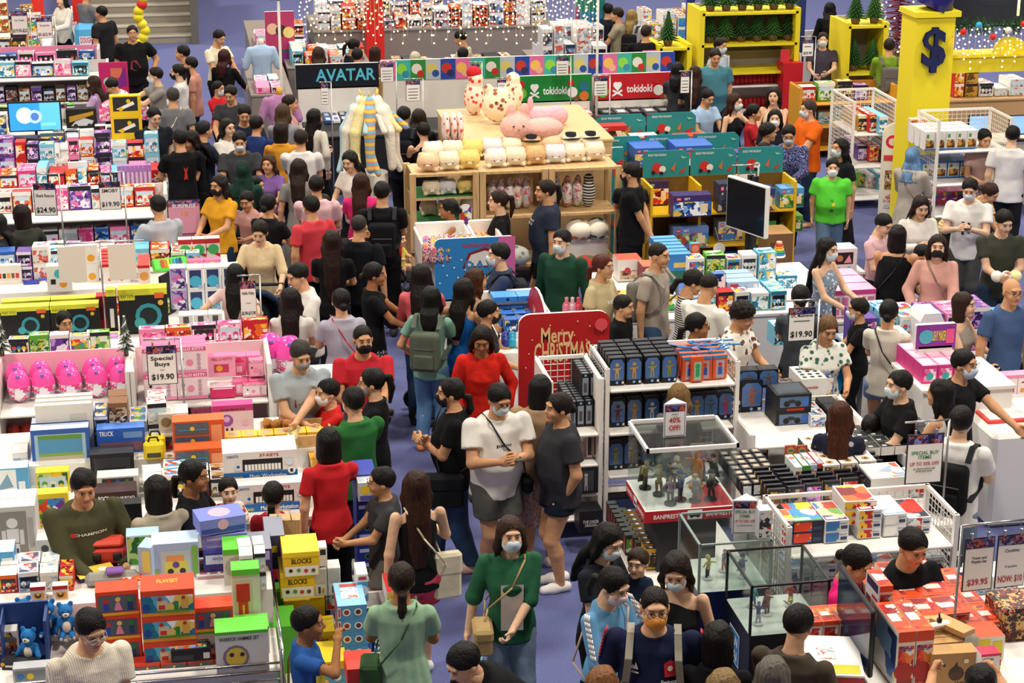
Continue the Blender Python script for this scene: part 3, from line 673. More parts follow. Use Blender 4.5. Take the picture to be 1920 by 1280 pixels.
COLN = {'pink': 'pink', 'blue': 'blue', 'red': 'red', 'mix': 'multicoloured', 'dark': 'black', 'white': 'white', 'lego': 'sandy blue', 'orange': 'orange', 'fig': 'navy and gold', 'green': 'green',
        'brown': 'brown', 'purple': 'purple', 'gold': 'gold', 'kit': 'white and steel-blue', 'aqua': 'pale aqua'}
BASE = {'pink': '#f08ab6', 'blue': '#2a5cb0', 'red': '#c62a2c', 'mix': '#f0ece2', 'dark': '#1a1a20', 'white': '#efece6', 'lego': '#3a62a8', 'orange': '#e2502a', 'fig': '#14161e', 'green': '#62b038',
        'brown': '#8a6040', 'purple': '#64409a', 'gold': '#b88a34', 'kit': '#e4e4e8', 'aqua': '#7cc6e0'}
def ROW(place, x0, x1, y0, y1, z, wr, hr, d, pals, seed=1, lay=1, cat='toy box', tiltr=4, gap=3, dep=1, dstep=.0):
    """a mixed row of cartons from pixel x0 to x1 along a surface z high, each its own thing"""
    r = random.Random(seed); x = x0; i = 0
    while x < x1-wr[0]*.6:
        i += 1; w = min(r.uniform(*wr), x1-x+4); h = r.uniform(*hr); pal = pals[i % len(pals)] if r.random() < .7 else r.choice(pals); y = y0+(y1-y0)*(x-x0)/max(1, (x1-x0))
        it = art(seed*31+i, pal, band=r.choice((None, BASE[pal], '#f0ece6', '#20242c', PL[pal][2])), win=r.choice((None, None, '#20242c', '#c8dce8')), sc=r.choice((14, 20, 28)))
        p = at(x, y, z); s, ph = scale_at(p); W_ = w/s; H_ = h/(s*cos(ph)); me = carton(W_, d, H_, BASE[pal], it, [('r', .08, .08, .92, .92, PC(pal, 18, i % 3))] if r.random() < .7 else (), topc=r.choice((None, None, '#f2efe8')))
        SH = 'tall box' if h > w*1.15 else 'flat box' if h < w*.6 else ('window box', 'gift box', 'toy carton')[(i+seed) % 3]  # same kind of toy box
        for k in range(lay if r.random() < .75 else 1):
            for j in range(dep):
                lb = '%s %s %s on %s' % (ordn(i), COLN[pal], cat, place)
                if 'toy box' == cat: lb = lb.replace('toy box', SH)
                if lay > 1 or dep > 1: lb += ', %s%s' % ('bottom' if k == 0 else 'upper' if k == 1 else 'top', '' if dep == 1 else (' in front' if j == 0 else ' set %s behind' % ordn(j)))
                o = mkobj((SH if cat == 'toy box' else cat).replace(' ', '_'), me, None, (p.x+W_/2, p.y+j*(d+.01+dstep), z+k*(H_+.002)), R(r.uniform(-tiltr, tiltr)) if k == 0 or True else 0)
                tag(o, lb, 'box', '%ss on %s' % (cat, place))
        x += w+gap
r = table('display_table', 'tiered white promotion table stacked with toy boxes at the near left', -2.3, 11.08, .45, 12.25, .8)
b = MB(); b.box(-1.37, .05, 0, 1.37, .58, .25, WHT); o = b.build('upper_tier', r); o.location = (0, 0, .8)
b = MB(); m = M('#c8c8ca', .2, 1)
for z in (.74, .8, .86): b.cyl((-1.37, -.63, z), (1.39, -.63, z), .009, m, n=8)
b.cyl((1.38, -.63, .3), (1.38, -.63, .95), .014, m); b.cyl((1.39, -.6, .9), (1.39, .58, .9), .012, m); b.build('chrome_rail', r)
tb = lambda *a, **k: K('toy box', *a, **k)
gp = [('r', 0, .78, 1, 1, '#e84a22'), ('r', .02, .14, .98, .78, PC('aqua', 9)), ('r', 0, 0, 1, .13, '#f0a030'), ('r', .3, .2, .5, .6, '#e8c8a0'), ('r', .33, .25, .45, .42, '#d8382c'), ('r', .62, .22, .7, .55, '#2f8a3c'), ('r', .76, .25, .88, .66, '#e8b050'), ('c', .36, .66, .08, '#c03a2c'), ('c', .8, .68, .07, '#c03a2c'), ('c', .1, .35, .14, '#2a4aa0'), ('r', .3, .14, .9, .22, '#4a9a3a')]
tb('orange playset box with a landscape window', 272, 1252, 98, 46, .8, .24, '#e84a22', gp, [('T', 'PLAYSET', .5, .55, .2, .4, '#f4c840')], n=(1, 1, 3), jr=.02)
fg = [('r', 0, .84, 1, 1, '#e84a22'), ('r', .05, .14, .95, .82, M('#5a6470', .2)), ('c', .24, .6, .12, '#c8342c'), ('r', .18, .2, .3, .5, '#2c4aa8'), ('g', [(.42, .2), (.62, .2), (.55, .55), (.48, .55)], '#f090b0'), ('c', .52, .66, .1, '#f4d060'), ('r', .74, .2, .86, .52, '#23407a'), ('c', .8, .64, .1, '#2f8a3c'), ('r', 0, 0, 1, .12, '#f4b030')]
tb('orange figure-set box with three small figures', 188, 1244, 78, 43, .8, .16, '#e84a22', fg, n=(1, 1, 3), jr=.02)
tb('orange figure-set box on the white ball-game boxes', 360, 1186, 78, 44, .985, .16, '#e84a22', fg)
lt = [('T', 'LED SOCCER', .45, .62, .16, .5, '#2a2a2a'), ('T', 'BOWLING GAME', .5, .4, .16, .6, '#2a2a2a'), ('c', .12, .5, .12, '#888888'), ('r', 0, .9, 1, 1, '#5ec23c')]
tb('white and green light-up ball game box', 333, 1236, 86, 48, .8, .25, '#e4e2dc', lt, n=(1, 1, 1), topc='#66cc40', jr=.02)
wh = [('T', 'WARRIOR HAMMER SET', .45, .82, .08, .75, '#2a2a2a'), ('c', .38, .4, .28, '#8a7a90'), ('c', .38, .4, .22, '#e8c84a'), ('c', .3, .46, .05, '#333333'), ('c', .5, .46, .05, '#333333'), ('r', 0, .93, 1, 1, '#5ec23c')]
tb('white box with a round yellow face picture and green top', 407, 1266, 98, 78, .8, .2, '#e0ddd6', wh, topc='#66cc40')
tb('white box with green top behind the round-face box', 416, 1232, 90, 50, .8, .2, '#e4e2dc', lt, topc='#66cc40')
db = [('r', .1, .05, .7, .85, '#d8d0b0'), ('r', .2, .05, .55, .6, '#d8482a'), ('r', .15, .55, .62, .8, '#c8342a'), ('r', .34, .05, .42, .5, '#f0d050'), ('r', 0, .92, 1, 1, '#62cc3c')]
tb('tall green and white tabletop bowling box', 440, 1200, 52, 128, .8, .14, '#dfe4d4', db, right=[('r', .05, .05, .95, .9, '#ece8de')], topc='#66cc40')
tb('tall white box with green lid behind the bowling box', 421, 1098, 50, 66, 1.05, .22, '#dde0d4', [('r', 0, .85, 1, 1, '#62cc3c'), ('c', .5, .5, .3, '#b0b8a8')], n=(1, 1, 1), topc='#6ad044')
tb('white lattice-topped shoe-style box with purple skates picture', 372, 1150, 68, 34, .8, .3, '#e6e0dc', [('c', .3, .4, .3, '#7a3a90'), ('c', .7, .5, .25, '#a05048'), ('r', .05, .8, .95, .95, '#c8a0a8')], [('r', .1+.28*(i % 3), .08+.22*(i//3), .3+.28*(i % 3), .22+.22*(i//3), '#a86070') for i in range(12)], n=(1, 1, 2))
pg = [('r', .05, .5, .6, .9, '#c8d8f4'), ('T', 'WOW', .35, .72, .12, .3, '#5a3a98'), ('c', .6, .25, .2, '#b8a0c8'), ('c', .8, .15, .06, '#222222')]
tb('deep blue box with a pale purple animal picture', 383, 1080, 82, 42, 1.05, .22, '#353a88', pg)
tb('slim lilac-blue box piled on the deep blue box', 380, 1032, 84, 13, 1.215, .2, '#8a8ad0', [('r', .1, .3, .8, .6, '#b8b8e8')], n=(1, 1, 2), jr=.05)
tb('tilted lilac box with an oval window, topmost of its pile', 376, 1006, 88, 28, 1.33, .22, '#7a86d8', [('r', .03, .1, .97, .4, '#3a50a8'), ('c', .5, .6, .35, '#e0a8c8')], [('c', .5, .5, .35, '#e8b0c8')], rz=12)
cp = [('r', .18, .12, .82, .8, M('#b8ccd0', .15)), ('r', .25, .2, .75, .5, '#d8d860'), ('r', .3, .5, .68, .66, '#e89a58'), ('c', .38, .22, .08, '#333333'), ('c', .64, .22, .08, '#333333'), ('c', .5, .4, .09, '#6a4a90'), ('r', .86, .1, .97, .9, '#7ab848'), ('r', 0, 0, .14, .3, '#8ac060')]
tb('pale blue box with a yellow toy camper van in its window', 288, 1088, 86, 66, 1.05, .2, '#a8c4e8', cp, topc='#c8dcf4')
tb('narrow pale blue carton left of the camper van box', 262, 1092, 26, 66, 1.05, .16, '#b0cce8', [('r', .3, .3, .9, .9, '#e8e070')], rz=-20)
tb('green and blue box with masked-heroes artwork', 240, 1062, 60, 56, 1.05, .14, '#dcebf2', art(5, 'green'), topc='#b8dce8')
tb('slim white box laid behind the camper van box', 300, 1032, 78, 26, 1.05, .08, '#f0f2f2', [('c', .5, .5, .3, '#d83a50'), ('c', .62, .5, .25, '#e8b030'), ('c', .74, .5, .25, '#3a9a50')])
p = at(170, 1062, 1.05); t = thing('toy_case', (p.x+.12, p.y+.08, 1.05), R(-4), 'red toy vehicle case beneath the held box', 'toy')
b = MB(); b.bevbox(-.13, -.08, 0, .13, .08, .12, M('#c8342c', .3), .02); b.build('body', t); b = MB(); b.bevbox(-.11, -.07, .12, .11, .07, .17, M('#e05040', .3), .02); b.build('lid', t)
b = MB(); [b.bevbox(x-.03, -.09, .03, x+.03, -.07, .09, M('#222228', .3), .008) for x in (-.07, .07)]; b.build('window', t)
p = at(160, 1100, 1.05); t = thing('bubble_roll', (p.x+.18, p.y, 1.05), 0, 'long silver-grey packaged toy blaster lying on the tier', 'toy')
b = MB(); b.bevbox(-.18, -.04, 0, .18, .06, .09, M('#9a9a94', .35), .03); b.build('body', t); b = MB(); b.bevbox(-.04, -.04, .09, .08, .04, .12, M('#8a60b0', .4), .01); b.build('card', t)
tb('leaning yellow and orange castle playset box', 156, 1130, 92, 36, .8, .2, '#f0a820', [('r', .35, .1, .9, .6, '#2a1c14'), ('r', .45, .1, .55, .8, '#3a2a20'), ('r', .75, .1, .82, .7, '#2a2420'), ('r', .7, .75, .95, .95, '#222222'), ('r', 0, .7, .3, .9, '#e84a22')], topc='#e24a20', rz=14)
tb('flat white and purple game box under the little red boxes', 30, 1158, 110, 16, .8, .26, '#ece6e2', [('r', .1, .1, .95, .6, '#4a3a88'), ('r', .3, .2, .8, .5, '#d83a40')], n=(1, 1, 2))
bg = [('r', 0, .75, 1, 1, '#c8282c'), ('r', .2, .12, .9, .55, '#e8a040'), ('c', .5, .4, .2, '#4a3426'), ('c', .5, .5, .12, '#e8c070')]
for i, (x, y, l_) in enumerate(((38, 1150, 'lower left'), (64, 1148, 'lower right'), (58, 1128, 'upper left'), (100, 1126, 'upper right'))): tb('small red and gold mystery-toy box, %s of four' % l_, x, y, 28, 27, .95 if i < 2 else 1.05, .07, '#e8ded0', bg)
tb('large pale blue box cut by the left edge of the near island', -10, 1150, 44, 112, .8, .2, '#58a8dc', [('r', .5, .1, .95, .9, '#f0f0ee'), ('c', .25, .35, .1, '#f0e040'), ('r', .1, 0, .4, .2, '#d84030')], topc='#f4f4f4')
p = at(0, 1250, .8); t = thing('display_tray', (p.x+.05, p.y+.13, .8), 0, 'dark blue cardboard tray holding blue plush bears', 'display')
b = MB(); b.box(-.3, -.13, 0, .26, .14, .02, M('#1d2c5c')); b.build('base', t)
b = MB(); b.box(-.3, .12, 0, .26, .14, .32, M('#22407e')); b.box(-.3, -.13, 0, -.28, .12, .2, M('#22407e')); b.box(.24, -.13, 0, .26, .12, .3, M('#22407e')); b.box(-.03, -.13, 0, -.02, .12, .3, M('#22407e')); b.build('side_panel', t)
def bear(x, y, z, s, c, belly, label, rz=0, grp='blue plush bears'):
    p = at(x, y, z); t = thing('plush_bear', (p.x, p.y, z), R(rz), label, 'plush toy', grp); k = ('bear', c, s)
    if k not in CACHE:
        g = Vol((-.1*s, -.13*s, 0), (.1*s, .08*s, .34*s), .007)
        g.ell((0, 0, .09*s), (.055*s, .05*s, .08*s), 0).ell((0, -.01*s, .22*s), (.06*s, .055*s, .055*s), .02)
        for q in (-1, 1): g.ell((q*.045*s, 0, .275*s), (.022*s, .012*s, .024*s), .008).cone((q*.05*s, 0, .14*s), (q*.085*s, -.04*s, .07*s), .02*s, .022*s, .01).cone((q*.03*s, -.02*s, .03*s), (q*.05*s, -.1*s, .025*s), .026*s, .025*s, .01)
        V_, Q_ = g.out(); b = MB(); b.ell((0, -.035*s, .09*s), (.035*s, .025*s, .05*s), M(belly, .9)); b.ell((0, -.055*s, .205*s), (.03*s, .02*s, .022*s), M(belly, .9))
        b.ell((0, -.075*s, .212*s), (.009*s, .006*s, .006*s), M('#1a1a1a', .3), 8, 5)
        for q in (-1, 1): b.ell((q*.022*s, -.058*s, .235*s), (.006*s,)*3, M('#1a1a1a', .3), 8, 5); b.ell((q*.052*s, -.11*s, .025*s), (.018*s,)*3, M(belly, .9), 8, 5)
        CACHE[k] = (raw_mesh('bear', V_, Q_, [noisy(c, 'cloth', .15, scale=40)]), b.mesh('face'))
    mkobj('body', CACHE[k][0], t); mkobj('face', CACHE[k][1], t); return t
for x, y, z, rz, l_ in ((58, 1238, .82, -20, 'sitting at the front of the tray'), (48, 1180, .86, 15, 'at the back left of the tray'), (92, 1185, .86, 0, 'in the middle of the tray back'), (126, 1190, .86, 5, 'at the right end of the tray')):
    bear(x, y, z, .82, '#2f7fc8', '#e8dcc8', 'bright blue plush bear ' + l_, rz)
tb('black and white toy carton propped at the left edge', -6, 1232, 40, 46, .8, .1, '#e8e4e0', art(9, 'red', win='#8a8a8a'))
tb('flat black carton lying in front of the bears', 4, 1256, 66, 18, .8, .1, '#24262e', [('r', .1, .3, .8, .5, '#d8d8d8'), ('c', .03, .6, .2, '#e0a030')], rz=-12)
tb('small silver box with colourful pieces at the bottom left', 26, 1285, 70, 30, .78, .1, '#b8bcc0', [('r', .05, .1, .95, .85, '#8a9096'), ('c', .2, .5, .2, '#3a80c8'), ('c', .45, .5, .2, '#f0d040')])
tb('black carton with white barcode lying on the near rail', 322, 1243, 74, 22, .84, .1, '#1c1a20', [('r', .05, .2, .55, .6, '#3a3a40'), ('r', .8, .2, .96, .7, '#e8e8e8')], [('r', .1, .2, .9, .8, PC('mix', 25))])
tb('boxes of mini figures behind the chrome rail', 252, 1268, 48, 20, .76, .12, '#c03828', fg, n=(5, 1, 1))
r = table('display_table', 'low table of yellow block boxes and blue train boxes in the near aisle', .5, 11.0, 1.42, 12.2, .45)
bl = [('T', 'BLOCKS', .5, .62, .2, .55, '#2a2420'), ('r', 0, .8, 1, 1, '#f4cc28'), ('r', .04, .02, .96, .42, '#f2ece0'), ('c', .2, .25, .08, '#3a2a20'), ('c', .42, .25, .08, '#5a9a3a'), ('c', .62, .22, .08, '#c83a28'), ('c', .82, .22, .08, '#6a4a3a')]
yb = dict(topc='#f6d838', left=[('r', .05, .05, .95, .6, PC('lego', 20))])
tb('large yellow block-set box, topmost of the tall pile', 532, 1082, 68, 44, 1.02, .3, '#f0c020', bl, **yb)
tb('yellow block-set box in the middle of the tall pile', 527, 1122, 64, 46, .86, .28, '#f0c020', bl, **yb)
tb('yellow block-set box with a big plain top in the tall pile', 535, 1200, 76, 70, .45, .32, '#f0c020', bl, **yb)
tb('yellow block-set box behind the boy', 572, 1238, 58, 50, .45, .24, '#f0c020', bl, **yb)
tb('blue-fronted yellow block-set box at the bottom edge', 590, 1292, 62, 48, .45, .3, '#f0c020', [('r', 0, 0, 1, .7, '#5aa0b8'), ('T', 'BLOCKS', .4, .82, .16, .5, '#2a2420'), ('c', .7, .4, .14, '#f0ece0'), ('c', .3, .2, .16, '#e8c040')], topc='#f6d838')
tb('small green carton beside the yellow block boxes', 492, 1165, 40, 52, .6, .16, '#4aa838', [('r', .3, .1, .65, .3, '#d8d8d0')], topc='#62cc3c')
tb('large green-topped carton standing behind the boy', 500, 1290, 60, 110, .35, .32, '#5ab838', left=[('r', .1, .1, .9, .9, '#cfcabc'), ('c', .5, .5, .28, '#8a8a90')], topc='#66cc40')
tb('navy and purple tall box by the green cartons', 470, 1098, 42, 66, .95, .3, '#3a2c6a', [('c', .5, .4, .2, '#d8b070'), ('r', .1, .7, .9, .95, '#b8a8e0')], topc='#8e90a0')
tb('grey-topped purple carton beside the paper bag', 500, 1068, 36, 62, .95, .34, '#4a4a6a', [('r', .3, .5, .6, .7, '#e8d840')], topc='#8e90a0')
th = [('c', .3, .5, .28, '#f0ece4'), ('c', .3, .5, .18, '#8a3a30'), ('c', .7, .5, .28, '#f0ece4'), ('c', .7, .5, .18, '#4a3a38'), ('r', 0, .1, .1, .9, '#e8e4e0'), ('r', .02, .2, .08, .8, '#c8342c')]
tb('light blue train-set carton in the five-high stack', 637, 1262, 54, 24, .45, .36, '#4a98cc', th, [('r', .2, .3, .8, .75, PC('white', 26)), ('r', .2, .8, .8, .92, '#c03a30')], n=(1, 1, 5), topc='#8cc4e8', left=[('r', .1, .2, .8, .8, '#c84038')], jr=.02)
ws = [('r', 0, 0, 1, .72, '#4aa0d4'), ('c', .5, .4, .2, '#e8f0f4'), ('r', .15, .05, .85, .16, '#c83050'), ('r', .15, .8, .85, .92, '#b83050')]
tb('slim white and sky-blue box standing on the brown cartons', 670, 1128, 21, 50, .82, .2, '#f2efea', ws)
tb('dark brown transforming-toy carton with orange label', 648, 1182, 78, 38, .62, .26, '#3a2c34', [('r', .55, .4, .98, .75, '#e8842c'), ('T', 'ROBOT', .76, .58, .2, .35, '#3a2c34')], [('r', .1, .1, .9, .9, M('#8a8480', .2)), ('c', .3, .5, .2, '#d8d0c8')], n=(1, 1, 1), topc='#c8c4c0', left=[('r', .1, .2, .9, .8, '#b86030')])
tb('dark carton with orange label beneath the transforming-toy carton', 652, 1208, 78, 34, .45, .26, '#3a2c34', [('r', .55, .4, .98, .75, '#e8842c')])
cl = [('r', .1, .5, .9, .95, M('#c8ccd0', .1)), ('r', .1, .05, .9, .42, '#f0eeea'), ('r', .3, .1, .5, .35, '#3a4a6a'), ('r', .6, .1, .8, .3, '#d8b040')]
tb('white and clear figure carton beside the block boxes', 590, 1118, 24, 50, .8, .14, '#dcdcda', cl, n=(2, 1, 1))
tb('white and clear figure carton standing on the back row', 588, 1062, 26, 34, 1.02, .12, '#e8e8e8', [('r', .5, .6, .9, .9, '#2a2a30')])
tb('blue-green racing toy box below the clear cartons', 612, 1144, 30, 38, .62, .14, '#e8ecf0', art(12, 'mix'))
tb('red and white racing toy box right of the brown carton', 726, 1140, 26, 30, .8, .3, '#e0dcd8', art(13, 'red'), topc='#c82c30')
tb('fan-shaped red toy box with a chequered seal', 652, 1292, 52, 36, .6, .26, '#c8302c', [('c', .6, .6, .2, '#2a2a2a')], topc='#d84030')
tb('bright blue box at the bottom edge near the mint dress', 702, 1300, 50, 30, .6, .2, '#4aa4d8', art(14, 'aqua'), topc='#7cc4e8', n=(2, 1, 1))
tb('tall light blue carton standing in the blue aisle', 871, 1312, 30, 64, .35, .14, '#4a9ad4', [('r', .1, .1, .9, .3, '#e8f0f4')], [('r', .2, .2, .8, .8, '#e8b8a8')], topc='#78bce4', rz=-18)
p = at(536, 1022, .95); t = thing('paper_bag', (p.x, p.y, .95), R(-6), 'brown paper carrier bag standing by the purple cartons', 'bag'); b = MB(); b.box(-.11, -.06, 0, .11, .06, .22, M('#c8a272', .8)); b.build('bag_body', t); b = MB(); b.tube([(-.05, -.06, .22), (-.04, -.06, .3), (.04, -.06, .3), (.05, -.06, .22)], .005, M('#d8b88a'), 5); b.build('handle', t)
tb('deep blue off-road car carton in the standing stack', 672, 1080, 38, 26, .35, .3, '#2438a0', [('r', .1, .65, .9, .9, '#c8d0f0'), ('c', .5, .35, .22, '#4a7a4a'), ('c', .5, .35, .12, '#1c1c22')], n=(1, 1, 7))
table('display_table', 'low plinth under the off-road car stack', 1.1, 13.24, 1.32, 13.6, .35); tb('clear and yellow toy carton on top of the off-road cars', 672, 940, 34, 34, 1.02, .2, '#c8d0d8', [('c', .4, .6, .25, '#f0c830'), ('r', .1, .05, .9, .3, '#5a5ab0')])
table('display_table', 'white table under the robot boxes at the left edge', -2.6, 12.98, -1.08, 13.43, .7)
rb = [('r', .1, .08, .78, .92, M('#9a948e', .3)), ('c', .44, .72, .09, '#f4f4f4'), ('r', .3, .38, .58, .62, '#f0f0f0'), ('r', .18, .34, .28, .6, '#e8e8e8'), ('r', .6, .34, .7, .6, '#e8e8e8'), ('r', .31, .1, .42, .36, '#ececec'), ('r', .47, .1, .58, .36, '#ececec'), ('r', .34, .2, .39, .28, '#3a3a70'), ('r', .5, .2, .55, .28, '#3a3a70'), ('r', .82, .3, .92, .8, '#b8b4b0')]
tb('white box with a white toy robot in its window', -6, 1060, 78, 106, .7, .16, '#dcd8d2', rb, n=(1, 2, 1))
tb('white drone carton under the robot boxes', 72, 1066, 30, 26, .7, .2, '#e8e6e2', [('c', .5, .4, .25, '#5a5a5e')], n=(1, 1, 2))
r = table('display_table', 'long white table of remote-control and music toys at the middle left', -2.5, 13.45, .98, 15.2, .8)
b = MB(); b.box(-1.7, .1, 0, 1.7, .86, .16, WHT); o = b.build('upper_tier', r); o.location = (0, 0, .8)
ky = lambda: [('T', 'CANTO', .13, .86, .09, .16, '#2a5a9a'), ('T', '37-KEYS', .62, .86, .1, .26, '#c8342c'), ('r', .26, .32, .8, .74, '#1c1c20')]+[('r', .29+.045*i, .34, .325+.045*i, .56, '#f4f4f0') for i in range(11)]+[('r', 0, 0, 1, .3, '#1f6ab4'), ('T', 'BANDSTAND', .14, .1, .1, .24, '#f0e040'), ('T', 'Music Workstation', .6, .13, .15, .5, '#f4f4f4'), ('c', .2, .5, .12, '#e8e8e8'), ('c', .2, .5, .06, '#1f6ab4'), ('c', .89, .6, .12, '#d8e8f4'), ('c', .92, .28, .13, '#f4f4f4'), ('r', .9, .22, .94, .34, '#222222')]
tb('white and blue toy keyboard box', 440, 962, 140, 50, .8, .15, '#ece8e2', ky(), n=(1, 1, 1), topc='#f4f0ea')
tb('white and blue toy keyboard box, upper of the pair', 420, 903, 138, 52, .985, .15, '#ece8e2', ky(), topc='#f4f0ea', n=(1, 2, 1))
fs = [('r', .06, .32, .94, .9, M('#a8c8d8', .15)), ('r', .12, .5, .88, .84, '#5a9cc8'), ('r', .12, .8, .88, .88, '#6a9a3a'), ('r', .12, .46, .88, .52, '#8ab04a'), ('r', .12, .36, .88, .46, '#c8bca8'), ('r', .08, .04, .44, .28, '#3a6ab0'), ('r', .48, .04, .94, .28, '#e8e6e0'), ('c', .25, .14, .06, '#e84030')]
tb('blue-framed aquarium game box with a wide window', 64, 900, 106, 92, .8, .13, '#3a62b4', fs, topc='#c8d4ec', n=(1, 2, 1), dy=.16)
tb('white game box behind the aquarium games', 72, 850, 104, 88, .96, .06, '#ece6da', [('r', .6, .1, .9, .8, '#d8d0c0')], n=(1, 3, 1), dy=.1)
tb('blue toy truck box beside the aquarium games', 184, 852, 88, 46, .96, .14, '#2f62c8', [('T', 'TRUCK', .2, .8, .18, .3, '#ffffff'), ('r', .05, .1, .95, .45, '#8a5a70'), ('r', .55, .6, .95, .85, '#7aa0e0')], n=(1, 2, 1), dy=.17, topc='#5a88e0')
tb('black box with a dark toy car behind clear film', 172, 905, 80, 52, .8, .17, '#1c1c20', [('r', .08, .1, .92, .85, M('#34363c', .15)), ('r', .2, .25, .8, .5, '#15151a'), ('c', .3, .25, .12, '#4a7a3a'), ('c', .7, .25, .12, '#4a7a3a')], topc='#3a3c42')
tb('white box of six small cars, left of the couple', 184, 930, 76, 34, .8, .15, '#e6e0d8', [('r', .12, .35, .88, .92, M('#50545a', .2)), ('c', .28, .75, .1, '#c83a30'), ('c', .5, .75, .1, '#3a80c8'), ('c', .72, .75, .1, '#5a9a50'), ('c', .28, .5, .1, '#6aa040'), ('c', .5, .5, .1, '#d8a030'), ('c', .72, .5, .1, '#3a80c8')])
tb('dark maroon rock car box', 178, 955, 78, 30, .8, .2, '#3a1c20', [('T', 'ROCK', .22, .6, .3, .25, '#f0f0f0'), ('T', '1:18 ROAD', .75, .6, .2, .4, '#f0e8e0')])
tb('glossy black remote-control box on the table edge', 200, 988, 66, 40, .8, .12, '#121318', [('r', .1, .05, .8, .2, '#b0a030')])
hl = [('r', .04, .55, .7, .95, M('#5a6470', .15)), ('r', .04, .12, .7, .5, M('#5a6470', .15)), ('r', .1, .3, .65, .34, '#3a9ac8'), ('c', .38, .36, .07, '#f0d840'), ('r', .2, .18, .5, .26, '#2a5aa0'), ('r', .12, .7, .66, .74, '#3a9ac8'), ('c', .38, .76, .07, '#f0d840'), ('r', 0, 0, 1, .1, '#e8622c'), ('T', 'HELICOPTER', .4, .05, .07, .45, '#ffffff'), ('r', .74, .3, .95, .85, '#f0a070')]
tb('orange helicopter box with two windows', 326, 850, 96, 58, .96, .16, '#e05a28', hl, n=(1, 1, 1), topc='#ec7038')
tb('orange helicopter box half hidden behind the toddler', 330, 905, 92, 60, .8, .16, '#e05a28', hl)
for i, (x, y) in enumerate(((268, 862),)):
    for q in (0, 1):
        p = at(x+q*3, y-q*12, .96); t = thing('toy_case', (p.x+.09, p.y, .96), 0, 'yellow toy tool case with a black handle, %s one' % ('front' if not q else 'rear'), 'toy', 'yellow tool cases'); m = M('#e8d020', .35)
        b = MB(); b.bevbox(-.08, -.04, 0, .08, .04, .15, m, .02); b.build('case_body', t); b = MB(); b.tube([(-.04, 0, .15), (-.03, 0, .185), (.03, 0, .185), (.04, 0, .15)], .008, M('#222222'), 6); b.build('handle', t)
        b = MB(); b.bevbox(-.055, -.045, .03, .055, -.035, .07, M('#4a4420'), .006); b.build('badge', t)
tb('white and black patterned toy carton behind the yellow cases', 256, 880, 72, 60, .8, .15, '#e6e2d4', art(21, 'kit', sc=9), n=(1, 1, 1))
tb('grey toy carton with small badge right of the cases', 300, 838, 28, 30, .96, .14, '#cfcac0', [('c', .5, .5, .3, '#8a7a5a')], n=(1, 1, 2))
ka = [('r', 0, .8, 1, 1, '#c84080'), ('T', 'Karaoke Ball for Kids', .5, .86, .07, .6, '#2a2a2a'), ('c', .35, .5, .2, '#9a5ab8'), ('c', .35, .54, .1, '#d8b8e8'), ('r', .2, .1, .25, .25, '#222222'), ('r', .32, .1, .37, .25, '#222222'), ('r', .44, .1, .49, .25, '#222222'), ('c', .8, .4, .1, '#f0c0d0')]
tb('pale pink karaoke box with a purple speaker', 400, 818, 76, 56, .96, .12, '#ecd4e0', ka, topc='#d04a90')
tb('white and pink slim game box in the leaning row', 272, 822, 82, 44, .96, .05, '#f2ece8', [('c', .45, .5, .2, '#c070b0'), ('r', .1, .1, .9, .2, '#e8b0c0')], n=(1, 4, 1))
tb('yellow-framed bug kit box in the long row', 424, 842, 29, 22, .96, .14, '#e8b028', [('r', .15, .15, .85, .85, '#d8c8a8')], [('r', .2, .15, .8, .85, '#c8b088')], n=(6, 1, 1), topc='#f0c838')
tb('brown and yellow boxed kit at the table end', 585, 906, 26, 30, .8, .16, '#3a2a20', [('r', .1, .2, .9, .8, '#e8a028')], n=(2, 3, 1), topc='#d8a030')
tb('white shark toy box at the left edge', -8, 930, 62, 50, .8, .15, '#5aa4d4', [('r', 0, .1, .65, .95, '#e8ecee'), ('g', [(.05, .2), (.55, .3), (.4, .8)], '#7aa0b8'), ('r', .7, .2, .9, .5, '#e8f0f4')], topc='#f0f2f2')
tb('yellow cartoon cottage box next to the olive sweatshirt', 66, 990, 64, 62, .8, .12, '#f0d028', [('r', .1, .1, .9, .85, PC('mix', 14, 2)), ('c', .4, .3, .12, '#3a7ac8')], n=(1, 1, 1))
tb('yellow dinosaur box above the cottage box', 70, 925, 60, 38, .9, .12, '#f0d028', art(31, 'green', win='#c8dce8'))
p = at(494, 846, .96); t = thing('play_pen', (p.x+.28, p.y+.22, .96), 0, 'shallow wooden demonstration pen holding toy dogs', 'display')
b = MB(); b.box(-.28, -.2, 0, .28, .2, .02, M('#d8b484')); b.build('base', t)
b = MB(); w = wood('#d8ae74'); b.box(-.28, -.2, .02, .28, -.18, .1, w); b.box(-.28, .18, .02, .28, .2, .1, w); b.box(-.28, -.18, .02, -.26, .18, .1, w); b.box(.26, -.18, .02, .28, .18, .1, w); b.build('rim', t)
